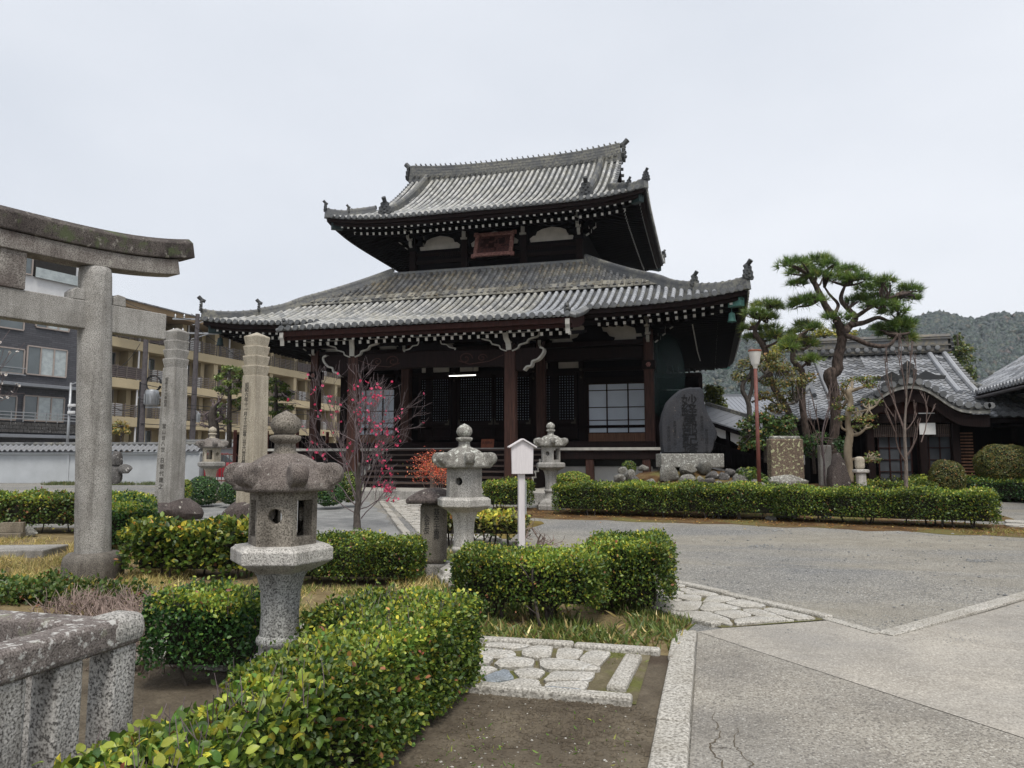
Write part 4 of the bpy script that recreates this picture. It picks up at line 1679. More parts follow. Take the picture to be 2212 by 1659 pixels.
# wooden steps
for i in range(7):
    z = PZ + (i + 1) * (ZV - PZ) / 7
    y = -10.45 + i * .38
    q = MB()
    q.box((.15, y + .24, z - .04), (6.5, .52, .07), mat=0)
    q.box((.15, y + .05, z - .13), (6.4, .05, .14), mat=1)
    q.build('step', [M['wood_step'], M['wood_dark']], hall, bevel=.01)
    for s in (-1, 1):
        q = MB()
        q.box((.15 + s * 3.28, y + .2, z - .02), (.06, .5, .05))
        q.box((.15 + s * 3.28, y - .02, z - .1), (.06, .04, .2))
        q.build('step_edge', M['offwhite'], hall)
for s in (-1, 1):
    q = MB()
    q.slab([(-10.4, PZ), (-7.8, PZ), (-7.8, ZV), (-8.0, ZV - .05), (-10.4, PZ + .2)], (.15 + s * 3.2, 0, 0), (0, 1, 0), (0, 0, 1), .08)
    q.build('stair_string', M['wood_dark'], hall)
    # plinth stone and porch post
    q = MB()
    q.box((s * 2.92, -11.1, PZ + .1), (.62, .62, .3))
    q.build('post_base_stone', M['granite'], hall, bevel=.05)
    q = MB()
    q.box((s * 2.92, -11.1, (PZ + .2 + 5.3) / 2), (.39, .39, 5.1 - PZ))
    q.build('porch_post', M['wood_post'], hall, bevel=.04)
# porch beam, nosings, brackets, braces
q = MB()
q.slab([(-2.9, 4.62), (-2.5, 4.72), (0, 4.78), (2.5, 4.72), (2.9, 4.62), (2.9, 5.2), (2.4, 5.3), (0, 5.36), (-2.4, 5.3), (-2.9, 5.2)], (0, -10.98, 0), (1, 0, 0), (0, 0, 1), .3)
q.build('rainbow_beam', M['wood_dark'], hall, bevel=.03)
for s in (-1, 1):
    q = MB()                                        # incised scroll on the beam end
    for cx, r0 in ((1.35, .26), (1.95, .18)):
        pts = [Vector((s * (cx + r0 * (1 - k / 26) * math.cos(k * .4)), -11.29, 5.02 + .8 * r0 * (1 - k / 26) * math.sin(k * .4))) for k in range(22)]
        q.tube(pts, .018, 5)
    q.tube([Vector((s * 1.1, -11.29, 4.95)), Vector((s * 1.5, -11.29, 4.82)), Vector((s * 2.2, -11.29, 4.9)), Vector((s * 2.7, -11.29, 5.1))], .016, 5)
    q.build('beam_scroll', M['wood_post'], hall)
    nose = [(0, 0), (.3, 0), (.4, .12), (.55, .15), (.6, .3), (.78, .36), (.95, .55), (.98, .7), (.85, .76), (.2, .76), (0, .7)]
    q = MB()
    nz2 = [(s * a, b) for a, b in nose]
    q.slab(nz2 if s > 0 else nz2[::-1], (s * 3.12, -10.98, 4.55), (1, 0, 0), (0, 0, 1), .28)
    nd = q.build('beam_nosing', M['wood_dark'], hall, bevel=.02)
    q = MB()
    pts = [Vector((s * (3.12 + a), -11.16, 4.55 + b)) for a, b in nose[1:9]]
    q.sweep(spline(pts, 3), [(-.03, -.17), (.03, -.17), (.03, .17), (-.03, .17)], up=Vector((0, 1, 0)))
    q.build('white_edge', M['offwhite'], nd)
    # bracket above the post, seen as a white strip, and its lobed wings
    q = MB()
    q.box((s * 2.92, -11.1, 5.38), (.5, .5, .2))
    q.build('bracket_block', M['wood_dark'], hall, bevel=.03)
    q = MB()
    pts = [Vector((s * 2.92, -11.36, 5.25)), Vector((s * 2.9, -11.4, 5.5)), Vector((s * 2.86, -11.5, 5.62)), Vector((s * 2.84, -11.58, 5.84))]
    q.sweep(pts, [(-.09, -.03), (.09, -.03), (.09, .03), (-.09, .03)], up=Vector((0, 1, 0)))
    q.build('bracket_tongue', M['offwhite'], hall)
    for e in (-1, 1):
        wing = [(.1, 0), (.3, .1), (.36, .24), (.6, .32), (.68, .46), (.98, .56), (1.05, .72)]
        q = MB()
        pts = [Vector((s * 2.92 + e * a, -11.28, 5.22 + b * .82)) for a, b in wing]
        q.sweep(spline(pts, 3), [(-.02, -.08), (.02, -.08), (.02, .08), (-.02, .08)], up=Vector((0, 1, 0)))
        wd_ = q.build('white_edge', M['offwhite'], hall)
        q = MB()
        pl_ = [(e * a, b * .82) for a, b in wing] + [(e * .1, .72 * .82)]
        q.slab(pl_ if e > 0 else pl_[::-1], (s * 2.92, -11.2, 5.24), (1, 0, 0), (0, 0, 1), .12)
        q.build('bracket_wing', M['wood_black'], hall)
    # curved tie beam back to the hall
    q = MB()
    pts = [Vector((s * 2.92, y, 5.0 + .75 * ((y + 11.1) / 4.7) ** .7 if y > -11.1 else 5.0)) for y in np.linspace(-11.1, -6.5, 9)]
    q.sweep(pts, [(-.13, -.2), (.13, -.2), (.13, .2), (-.13, .2)])
    q.build('curved_tie_beam', M['wood_dark'], hall)
q = MB()
q.box((0, -11.1, 5.72), (9.9, .24, .22))
q.build('porch_purlin', M['wood_black'], hall, bevel=.015)
q = MB()
q.slab([(x * 1.5, z * .75) for x, z in fr], (0, -11.08, 5.32), (1, 0, 0), (0, 0, 1), .14)
fk = q.build('frog_leg_strut', M['wood_black'], hall)
for s in (-1, 1):
    q = MB()
    pts = [Vector((s * a * 1.5, -11.24, 5.32 + b * .75)) for a, b in [(.62, .02), (.64, .1), (.5, .16), (.42, .3), (.3, .34), (.27, .5)]]
    q.tube(spline(pts, 3), .022, 5)
    q.build('white_edge', M['offwhite'], fk)
# the lit fluorescent tube under the porch beam
k = NT('lit_tube')
k.b.inputs['Emission Color'].default_value = (1, .97, .9, 1)
k.b.inputs['Emission Strength'].default_value = 2.2
k.col((.9, .9, .9))
M['lit'] = k.rough(.4)
fl = thing('tube_lamp', 'lit fluorescent tube hanging below the carved porch beam', 'lamp', (TX + .9, TY - 10.3, 4.55))
q = MB()
q.tube([(-.5, 0, 0), (.5, 0, 0)], .016, 8)
q.build('tube', M['lit'], fl)
q = MB()
q.box((0, 0, .05), (1.1, .07, .035))
for s in (-1, 1):
    q.box((s * .57, 0, .02), (.04, .06, .07))
    q.tube([(s * .4, 0, .08), (s * .4, 0, .3)], .008, 4)
q.build('lamp_housing', M['wood_dark'], fl)

# side screen wall at the right end of the veranda, side-aisle boards
q = MB()
for j in range(5):
    q.box((8.2, -3.9, ZV + .3 + j * .62), (1.8, .1, .58))
q.build('end_screen', M['wood_black'], hall, bevel=.01)
q = MB()
q.box((7.35, -3.95, 3.5), (.16, .16, 3.1))
q.box((9.1, -3.95, 3.5), (.16, .16, 3.1))
q.box((8.2, -3.95, 5.05), (1.9, .2, .16))
q.build('end_screen_frame', M['wood_dark'], hall, bevel=.015)
# green protective net hung at the right front corner of the eaves
k = NT('green_net')
k.col(k.ramp(k.noise(7, 6, .6, k.scaled((1, 1, .25))), [(.35, (.002, .014, .012)), (.6, (.006, .03, .026)), (.74, (.03, .09, .08))]))
tr = k.node('ShaderNodeBsdfTransparent')
ms = k.node('ShaderNodeMixShader')
ms.inputs[0].default_value = .3
k.L(k.b.outputs[0], ms.inputs[1])
k.L(tr.outputs[0], ms.inputs[2])
k.L(ms.outputs[0], k.n.nodes['Material Output'].inputs['Surface'])
k.rough(.6, .3)
net = MB()
rings = []
for j in range(13):
    v = j / 12
    z = lerp(6.75, 3.3, v)
    wdt = (1.35 * (.35 + .65 * math.sin(math.pi * min(1, .2 + v * .62)))) * (1 if v < .75 else (1 - v) / .25 * .75 + .25)
    rings.append([Vector((7.36 + wdt * u * .85, -6.3 + 1.9 * u + .09 * math.sin(7 * u + 5 * v) + .05 * math.sin(17 * u - 3 * v), z - .25 * u * (1 - v) + .04 * math.sin(9 * u))) for u in np.linspace(0, 1, 12)])
net.loft(rings, closed=False, caps=False)
no = net.build('eave_net', k.m, None, smooth=True)
no.location = (TX, TY, 0)
tag(no, 'dark green netting draped from the right front eave of the temple hall', 'net')
# rope under the right eave
rp1 = MB()
rp1.tube([Vector((TX + 8.9, TY - 7.6, 6.5)), Vector((TX + 9.02, TY - 4.8, 5.9)), Vector((TX + 9.1, TY - 2.2, 5.85))], .022, 5)
tag(rp1.build('eave_rope', M['offwhite']), 'thin pale rope strung below the right eave soffit of the hall', 'rope')
# box and notice by the steps
nt_ = thing('notice_board', 'small orange-red wooden notice standing at the top of the steps', 'notice', (TX + 1.0, TY - 7.5, ZV))
q = MB()
q.box((0, 0, .2), (.52, .04, .36), M=Matrix.Rotation(R(-12), 3, 'X'))
q.build('board', M['notice'], nt_, bevel=.008)
q = MB()
for s in (-1, 1):
    q.bar((s * .18, .1, .3), (s * .18, .22, 0), .03, .03)
q.build('stand', M['wood_dark'], nt_)
text(T_NOTICE, .11, M['ink'], nt_, (0, -.045, .29), (1, 0, 0), (0, .2, 1))
bx = thing('step_rail', 'low brown timber rail stand at the foot of the temple steps', 'rail', (TX + .9, TY - 11.2, PZ))
for x in (-.75, .75):
    q = MB()
    q.box((x, 0, .42), (.13, .13, .84))
    q.build('post', M['wood_step'], bx, bevel=.01)
for z in (.8, .45):
    q = MB()
    q.box((0, 0, z), (1.7, .1, .12))
    q.build('bar', M['wood_step'], bx, bevel=.01)

# ============================================================ other buildings
class Facade:
    """a vertical wall plane; hit(x, y) gives (along, height) of a surveyed point on it"""
    def __init__(s, p, ang):
        s.o = Vector((p[0], p[1], 0))
        s.d = Vector((math.sin(R(ang)), math.cos(R(ang)), 0))
        s.n = Vector((s.d.y, -s.d.x, 0))           # towards +X side
        s.rz = math.pi / 2 - R(ang)

    def hit(s, x, y):
        r_ = Vector(ray(x, y))
        t = s.n.dot(s.o - Vector((0, 0, 0))) / s.n.dot(Vector((r_.x, r_.y, 0)))
        p = Vector((r_.x * t, r_.y * t, 0))
        return (p - s.o).dot(s.d), CAM_H + r_.z * t

M['brick_dark'] = None
k = NT('dark_brick_tile')
br = k.node('ShaderNodeTexBrick')
br.inputs['Scale'].default_value = 1.0
br.inputs['Brick Width'].default_value = .45
br.inputs['Row Height'].default_value = .14
br.inputs['Mortar Size'].default_value = .012
br.inputs['Color1'].default_value = (.05, .05, .058, 1)
br.inputs['Color2'].default_value = (.075, .075, .085, 1)
br.inputs['Mortar'].default_value = (.03, .03, .034, 1)
mpn = k.node('ShaderNodeMapping')
mpn.inputs['Rotation'].default_value = (math.pi / 2, 0, 0)
k.L(k.co, mpn.inputs['Vector'])
k.L(mpn.outputs[0], br.inputs['Vector'])
k.col(br.outputs['Color'])
M['brick_dark'] = k.rough(.6)
M['beige'] = plain('ochre_beige_render', (.45, .37, .235), .85, .1, .5)
M['beige_dark'] = plain('brown_render', (.2, .14, .08), .85, .15, .5)
M['white_tile'] = plain('white_wall_tile', (.6, .6, .6), .5, .06, 3)
M['rail_metal'] = plain('brown_metal_rail', (.14, .115, .1), .5, .2)
M['rail_panel'] = plain('brown_rail_panel', (.085, .06, .062), .6, .2)
M['frame_metal'] = plain('taupe_window_frame', (.34, .29, .26), .5, .1)
M['roof_metal'] = plain('grey_metal_roof', (.2, .21, .23), .45, .1)
M['dark_in'] = plain('dark_room', (.02, .018, .016), .9)

def window(parent, u, z, wd, ht, y=0.0, panes=2, frame='frame_metal', gl='curtain'):
    f = MB()
    t = .09
    f.box((u, y - .05, z + ht / 2), (wd, .1, t))
    f.box((u, y - .05, z - ht / 2), (wd, .14, t))
    for i in range(panes + 1):
        f.box((u - wd / 2 + wd * i / panes, y - .05, z), (t, .1, ht - t))
    o = f.build('window', M[frame], parent, bevel=.01)
    for i in range(panes):
        p = MB()
        p.box((u - wd / 2 + wd * (i + .5) / panes, y - .02, z), (wd / panes - t, .03, ht - t))
        p.build('pane', M[gl if (i + panes) % 3 else 'glass'], o)
    return o

# --- dark brick apartment house at the far left
fd = Facade(at(60, 990, 50), 11.4)
L0 = fd.hit(-160, 900)[0]
L1 = fd.hit(226, 900)[0]
dk = thing('apartment_house', 'dark brick apartment house with white upper storey behind the stone gate', 'building', (fd.o.x, fd.o.y, .35), fd.rz)
zc = fd.hit(0, 628)[1] - .35
top = fd.hit(100, 505)[1] - .35
q = MB()
q.box(((L0 + L1) / 2, 6, zc / 2), (L1 - L0, 12, zc))
q.build('wall', M['brick_dark'], dk)
q = MB()
q.box(((L0 + L1) / 2, 6.1, (zc + top) / 2), (L1 - L0 - .02, 12, top - zc))
q.build('upper_wall', M['white_tile'], dk)
q = MB()
q.box(((L0 + L1) / 2, 6, top + .1), (L1 - L0 + .4, 12.6, .2))
q.build('roof', M['roof_metal'], dk)
def pxw(fc, parent, x0, x1, y0, y1, zoff=.35, **kw):
    ua, za = fc.hit(x0, (y0 + y1) / 2)
    ub, _ = fc.hit(x1, (y0 + y1) / 2)
    xm = (x0 + x1) / 2
    um, zt = fc.hit(xm, y0)
    _, zb = fc.hit(xm, y1)
    return window(parent, (ua + ub) / 2, (zt + zb) / 2 - zoff, ub - ua, zt - zb, **kw)
for a in ((7, 70, 540, 588, 2), (78, 150, 655, 712, 3), (-60, 52, 655, 706, 2), (57, 143, 752, 812, 3), (-70, 51, 748, 803, 2), (50, 137, 857, 910, 3), (-80, 34, 852, 905, 2)):
    pxw(fd, dk, *a[:4], panes=a[4])
def pbox_(fc, x0, x1, y0, y1, dy0, dy1, zoff=.35):
    xm = (x0 + x1) / 2
    ua, ub = fc.hit(x0, (y0 + y1) / 2)[0], fc.hit(x1, (y0 + y1) / 2)[0]
    zt, zb = fc.hit(xm, y0)[1] - zoff, fc.hit(xm, y1)[1] - zoff
    return ((ua + ub) / 2, (dy0 + dy1) / 2, (zt + zb) / 2), (ub - ua, abs(dy1 - dy0), zt - zb)
q = MB()
q.box(*pbox_(fd, 74, 165, 548, 606, .1, -.01))
q.build('balcony_recess', M['dark_in'], dk)
q = MB()
q.box(*pbox_(fd, 74, 190, 590, 611, -.12, -.16))
q.build('glass_railing', M['curtain'], dk)
for y in (824, 935):
    q = MB()
    c, d = pbox_(fd, -160, 226, y, y + 14, 0, -.9)
    q.box(c, (L1 - L0, .9, .22))
    q.build('awning', M['roof_metal'], dk, bevel=.02)
q = MB()
for z_ in (890, 897, 904):
    c, d = pbox_(fd, -160, 226, z_, z_ + 2, -.5, -.55)
    q.box(c, (L1 - L0, .05, .06))
for i in range(16):
    c, d = pbox_(fd, -160, 226, 890, 910, -.5, -.55)
    q.box((L0 + (L1 - L0) * i / 15, c[1], c[2]), (.05, .05, .7))
q.build('railing', M['steel'], dk)
q = MB()
for z_ in (785, 800):
    c, d = pbox_(fd, -160, 50, z_, z_ + 2, -.3, -.35)
    q.box((c[0], c[1], c[2]), (d[0], .05, .06))
q.build('railing', M['steel'], dk)
c, d = pbox_(fd, -160, 226, 912, 934, 0, -.3)
for i in range(24):
    for j in range(3):
        q = MB()
        q.box((L0 + (L1 - L0) * (i + .5 + (.5 if j % 2 else 0)) / 24.5, -.1, c[2] + (j - 1) * d[2] / 3), ((L1 - L0) / 24.5 - .03, .2 + random.uniform(0, .05), d[2] / 3 - .02))
        q.build('cladding_stone', M['dark_rock'], dk)

# --- beige apartment house with balconies
fb = Facade(at(246, 990, 56.7), 3.7)
B0 = fb.hit(215, 850)[0]
B1 = fb.hit(760, 900)[0]
bb = thing('balcony_apartments', 'ochre apartment block with rows of railed balconies left of the temple', 'building', (fb.o.x, fb.o.y, .35), fb.rz)
NB = 9
bw = (B1 - B0) / NB
FZ = [1.0, 4.1, 7.1, 10.25]
q = MB()
q.box(((B0 + B1) / 2, 7, 6.6), (B1 - B0, 11, 13.2))
q.build('wall', M['beige'], bb)
q = MB()
q.box(((B0 + B1) / 2, 4.2, 13.1), (B1 - B0 + .6, 12, .5), mat=0)
rows_ = 26
q.build('roof_slab', M['beige_dark'], bb)
q = MB()
for i in range(int((B1 - B0) / .3)):
    u = B0 + i * .3
    q.bar((u, -1.9, 13.4), (u, 1.5, 14.1), .22, .08)
q.build('roof_edge_tiles', M['tile_s'], bb, kind='stuff')
q = MB()
q.add([(B0 - .3, -1.8, 13.36), (B1 + .3, -1.8, 13.36), (B1 + .3, 4, 14.6), (B0 - .3, 4, 14.6)], [(0, 1, 2, 3)])
q.build('roof', M['roof_metal'], bb)
for fz in FZ:
    q = MB()
    q.box(((B0 + B1) / 2, .55, fz), (B1 - B0, 2.0, .75))
    q.build('balcony_slab', M['beige'], bb, bevel=.03)
    for i in range(NB):
        u = B0 + (i + .5) * bw
        q = MB()
        q.box((B0 + i * bw, .6, fz + 1.75), (.5, 1.7, 2.8))
        q.build('partition', M['beige'], bb)
        if i % 2 == 0:
            q = MB()
            q.box((u + bw * .3, 1.0, fz + 1.75), (.45, .9, 2.8))
            q.build('pier', M['beige'], bb)
        window(bb, u - bw * .12, fz + 1.55, bw * .5, 2.1, y=1.49, panes=2, gl='glass')
        q = MB()
        kind = (i * 7 + int(fz)) % 5
        for j in range(6):
            q.box((u, -.4, fz + .5 + j * .16), (bw - .5, .05, .06))
        for e in np.linspace(-.46, .46, 5):
            q.box((u + bw * e, -.42, fz + .88), (.07, .06, 1.1))
        r1_ = q.build('railing', M['rail_metal'], bb)
        if kind == 2:
            q = MB()
            q.box((u, -.36, fz + .9), (bw - .5, .03, .9))
            q.build('rail_panel', M['rail_panel'], bb)
        if kind == 4:
            q = MB()
            q.box((u - bw * .2, -.36, fz + .9), (bw * .3, .03, .95))
            q.build('rail_panel', M['white_tile'], bb)
        if kind in (1, 3):
            q = MB()
            q.lathe([(.28, 0), (.34, .9), (.3, .95)], 10, (u + bw * .12, .3, fz + .38))
            q.build('water_tub', M['white_tile'], bb)
for u in (B0 + bw * .8, B0 + bw * 2.1, B0 + bw * 3.4):
    q = MB()
    q.tube([(u, -.3, .4), (u, -.3, 13)], .07, 6)
    q.build('drainpipe', M['white_tile'], bb)

# --- white plaster boundary wall with tiled coping
wl0, wl1 = at(-60, 1046, 37.5), at(432, 1046, 37.0)
wl0.z = wl1.z = .35
dv = (wl1 - wl0)
Lw = dv.length
bw_ = thing('boundary_wall', 'white plaster boundary wall with grey tiled coping on the left', 'wall', wl0, math.atan2(dv.y, dv.x))
q = MB()
q.box((Lw / 2, .2, .72), (Lw, .4, 1.44))
q.build('plaster_face', M['plaster_grey'], bw_)
q = MB()
q.box((Lw / 2, .2, 1.5), (Lw + .05, .62, .14))
q.build('cornice', M['plaster_grey'], bw_, bevel=.03)
for u in (Lw * .42, Lw - .35):
    q = MB()
    q.box((u, .1, .72), (.7 if u > Lw * .6 else .12, .5 if u > Lw * .6 else .3, 1.43))
    q.build('buttress', M['plaster_grey'], bw_, bevel=.02)
def wavetile():
    q = MB()
    rings = []
    for v in (0, 1):
        rings.append([Vector((-.15 + .3 * i / 8, -.42 * v, .05 * math.sin(i / 8 * 2 * math.pi) - .26 * v)) for i in range(9)])
    vs = rings[0] + rings[1] + [p + Vector((0, 0, -.035)) for p in rings[1]]
    fs = [(i, 9 + i, 10 + i, i + 1) for i in range(8)] + [(9 + i, 18 + i, 19 + i, 10 + i) for i in range(8)]
    q.add(vs, fs)
    me = q.mesh('coping_tile')
    me.materials.append(M['tile_s'])
    a_ = me.attributes.new('tint', 'FLOAT', 'FACE')
    a_.data.foreach_set('value', [.45] * len(me.polygons))
    return me
WT = wavetile()
nt_i = int(Lw / .29)
for i in range(nt_i):
    for s in (1, -1):
        inst('coping_tile', WT, (.15 + i * .29, .2 - .08 * s, 1.93 + random.uniform(-.006, .006)), bw_, (0, 0, 0 if s > 0 else math.pi))
q = MB()
for i in range(int(Lw / .5)):
    q.tube([(i * .5, .2, 1.97), (i * .5 + .49, .2, 1.965)], [.11, .1], 8)
q.build('coping_ridge', M['tile_ridge'], bw_)

# low tiled wall behind the gate (further back)
g0, g1 = at(425, 1000, 44), at(505, 1000, 44)
bw2 = thing('rear_wall', 'low wall with dark tiled coping behind the small far lantern', 'wall', (g0.x, g0.y, .35), math.atan2(g1.y - g0.y, g1.x - g0.x))
Lr = (g1 - g0).length
q = MB()
q.box((Lr / 2 - 2, .2, .9), (Lr + 4, .3, 1.8))
q.build('plaster_face', M['plaster_grey'], bw2)
for i in range(int((Lr + 4) / .29)):
    inst('coping_tile', WT, (-2 + i * .29, .1, 2.2), bw2)
q = MB()
q.tube([(-2, .2, 2.26), (Lr + 2, .2, 2.26)], .12, 8)
q.build('coping_ridge', M['tile_ridge'], bw2)

# --- dark board fence with rust-red steel posts, red gate, red car
f0, f1 = at(505, 1008, 35.0), at(705, 1006, 37.5)
dv = f1 - f0
Lf = math.hypot(dv.x, dv.y)
bf = thing('board_fence', 'tall black board fence with rust red steel posts beside the hall', 'fence', (f0.x, f0.y, .35), math.atan2(dv.y, dv.x))
nb = int(Lf / .17)
for i in range(nb):
    q = MB()
    q.box((.12 + i * .17, random.uniform(-.008, .008), 1.25), (.155, .03, 2.3 + random.uniform(-.03, .03)))
    q.build('board', M['wood_black'] if i % 3 else M['wood_dark'], bf)
for z in (.3, 1.25, 2.2):
    q = MB()
    q.box((Lf / 2, .05, z), (Lf, .06, .08))
    q.build('rail', M['grey_pole'], bf)
for u in (0, Lf * .33, Lf * .66, Lf):
    q = MB()
    q.box((u, -.04, 1.3), (.14, .1, 2.6))
    q.build('post', M['iron_red'], bf)
    q = MB()
    q.bar((u + .05, -.04, 1.5), (u + .9, -.06, .4), .05, .05)
    q.build('brace', M['iron_red'], bf)
q = MB()
q.box((.9, -.2, .95), (1.6, .3, .22))
q.build('shelf_board', M['wood_step'], bf)
h0, h1 = at(478, 1010, 37.0), at(503, 1010, 37)
dv = h1 - h0
Lh = math.hypot(dv.x, dv.y)
rg = thing('barred_gate', 'dark red barred gate behind the small lantern by the wall end', 'gate', (h0.x, h0.y, .35), math.atan2(dv.y, dv.x))
for i in range(9):
    q = MB()
    q.box((-.9 + (Lh + .9) * i / 8, 0, .75), (.035, .035, 1.4))
    q.build('bar', M['rail_panel'], rg)
for z in (.12, .8, 1.45):
    q = MB()
    q.box((Lh / 2 - .45, 0, z), (Lh + .95, .04, .06))
    q.build('rail', M['iron_red'], rg)
M['car_red'] = plain('red_car_paint', (.3, .008, .018), .3, .1, spec=.6)
cp = at(478, 1010, 41)
car = thing('parked_car', 'red car parked behind the barred gate', 'car', (cp.x, cp.y, .35), R(20))
q = MB()
rings = []
for x, h0_, h1_, wy in ((-2.0, .35, .8, .7), (-1.9, .25, .95, .82), (-1.0, .22, 1.0, .85), (.9, .22, 1.02, .85), (1.8, .25, .85, .8), (1.95, .35, .7, .7)):
    rings.append([Vector((x, -wy, h0_)), Vector((x, wy, h0_)), Vector((x, wy, h1_ * .8)), Vector((x, wy * .9, h1_)), Vector((x, -wy * .9, h1_)), Vector((x, -wy, h1_ * .8))])
q.loft(rings)
q.build('body', M['car_red'], car, smooth=50, bevel=.03)
q = MB()
rings = []
for x, z, wy in ((-1.75, .97, .74), (-1.35, 1.48, .62), (.2, 1.52, .62), (.95, 1.0, .74)):
    rings.append([Vector((x, -wy, z)), Vector((x, wy, z)), Vector((x + (.1 if x < 0 else -.1), wy * .98, .96)), Vector((x + (.1 if x < 0 else -.1), -wy * .98, .96))])
q.loft(rings)
q.build('cabin', M['glass'], car, smooth=40)
q = MB()
q.box((-.55, 0, 1.52), (1.5, 1.2, .05))
q.build('car_roof', M['car_red'], car, bevel=.02)
for x in (-1.25, 1.25):
    for s in (-1, 1):
        q = MB()
        q.tube([(x, s * .68, .31), (x, s * .88, .31)], .31, 16)
        wh = q.build('wheel', M['black'], car)
        q = MB()
        q.tube([(x, s * .86, .31), (x, s * .9, .31)], .18, 12)
        q.build('rim', M['steel'], wh)

# --- utility poles and wires
def pole(px, ytop, depth, label):
    b = at(px, 1000, depth)
    t = at(px, ytop, depth)
    o = thing('utility_pole', label, 'utility pole', (b.x, b.y, .35), R(20))
    h = t.z - .35
    q = MB()
    q.tube([(0, 0, 0), (0, 0, h)], [.2, .14], 12)
    q.build('pole', M['grey_pole'], o, smooth=40)
    return o, h
pa, ha = pole(302, 712, 45, 'brown utility pole carrying grey transformers beside the stone gate post')
q = MB()
q.lathe([(.36, 0), (.4, .05), (.4, .85), (.36, .95), (.15, 1.0)], 14, (.55, -.1, 4.5))
for k_ in range(14):
    an = k_ * 2 * math.pi / 14
    q.box((.55 + .43 * math.cos(an), -.1 + .43 * math.sin(an), 4.9), (.03, .05, .6), an)
q.build('transformer', M['steel'], pa, smooth=40)
q = MB()
q.lathe([(.26, 0), (.3, .05), (.3, .7), (.2, .8)], 12, (1.4, .1, 4.6))
q.build('switch_box', M['steel'], pa, smooth=40)
for k_ in range(6):
    q = MB()
    q.lathe([(.03, 0), (.08, .05), (.05, .1), (.09, .15), (.05, .2), (.03, .3)], 8, (1.8 + .13 * (k_ % 3), -.2 + .25 * (k_ // 3), 4.75))
    q.build('insulator', M['white_tile'], pa)
q = MB()
q.bar((-.3, 0, 5.0), (2.2, 0, 5.0), .08, .1)
q.bar((0, 0, 4.4), (1.9, 0, 4.4), .08, .1)
q.build('cross_arm', M['steel'], pa)
q = MB()
for k_ in range(3):
    pts = [Vector((.2, .1, 5.4)) + Vector((math.cos(a) * .45 + .3, .1 * k_, math.sin(a) * .5 + .5)) for a in np.linspace(0, 6, 14)]
    q.tube(pts, .03, 5)
q.tube([(-.22, 0, .4), (-.24, .05, 3), (-.2, 0, 6)], .07, 6)
q.tube([(-.12, -.18, .4), (-.14, -.15, 3), (-.15, -.1, 5)], .05, 6)
q.build('cable_loop', M['black'], pa)
pb, hb = pole(413, 672, 48, 'grey utility pole with cross arms at the temple roof corner')
for z, l in ((hb - .35, 1.6), (hb - 1.3, 1.7)):
    q = MB()
    q.bar((-l, 0, z), (l, 0, z), .09, .11)
    q.bar((-l * .2, 0, z - .4), (l * .5, 0, z), .05, .05)
    for e in (-1, -.6, .6, 1):
        q.lathe([(.03, 0), (.07, .05), (.04, .1), (.08, .15), (.03, .28)], 8, (l * e * .9, 0, z + .05))
    q.build('cross_arm', M['steel'], pb)
q = MB()
q.lathe([(.12, -.3), (.14, 0), (.14, .25), (.08, .3)], 10, (.35, -.1, 3.9))
q.bar((0, 0, 4.5), (.4, -.1, 4.2), .04, .04)
q.build('street_lamp_head', M['steel'], pb)
wr = [((303, 772), (620, 1), 45, 48)]
def wire(a, b, sag, label, r_=.022):
    a, b = Vector(a), Vector(b)
    pts = [a.lerp(b, t) + Vector((0, 0, -sag * 4 * t * (1 - t))) for t in np.linspace(0, 1, 17)]
    q = MB()
    q.tube(pts, r_, 4)
    tag(q.build('overhead_wire', M['black']), label, 'wire', 'overhead wires')
wlab = ['topmost wire running from the gate beam to the far utility pole', 'wire sloping across the third balcony row left of the tan pillar', 'long wire across the middle balconies behind the tiered conifer', 'lowest of the wires meeting the brown utility pole at mid height', 'wire just above the tiled coping behind the grey pillar', 'wire dropping from the far utility pole towards the hall eave', 'short wire from the transformer to the left behind the gate pillar', 'wire low between the far pole and the board fence', 'short slack wire left of the brown utility pole']
for wi, (x0, y0, x1, y1, d0, d1) in enumerate(((246, 640, 413, 690, 48, 48), (303, 828, 640, 872, 45, 52), (303, 862, 700, 884, 45, 55), (303, 868, 690, 894, 45, 55), (303, 915, 640, 905, 45, 52), (413, 700, 700, 880, 48, 60), (303, 742, 246, 800, 45, 44), (413, 905, 640, 925, 48, 55), (303, 872, 246, 880, 45, 44))):
    wire(at(x0, y0, d0), at(x1, y1, d1), .3, wlab[wi])
wire(at(413, 678, 48), at(470, 700, 56), .1, 'short wire from the far pole top to the roof corner')

# camera pole in front of the dark house
b = at(143, 1000, 41)
cp_ = thing('camera_pole', 'slim grey steel pole with small cameras above the white wall', 'pole', (b.x, b.y, .35), R(-10))
q = MB()
hcp = at(143, 825, 41).z - .35
q.tube([(0, 0, 0), (0, 0, hcp)], .07, 10)
q.build('pole', M['steel'], cp_, smooth=True)
q = MB()
q.bar((0, 0, hcp - .1), (1.3, 0, hcp + .15), .06, .06)
q.build('arm', M['steel'], cp_)
for z in (hcp - 1.3, hcp - 1.7):
    q = MB()
    q.box((.25, -.05, z), (.5, .16, .16))
    q.box((.08, 0, z - .1), (.16, .06, .1))
    q.build('camera_housing', M['white_tile'], cp_, bevel=.03)

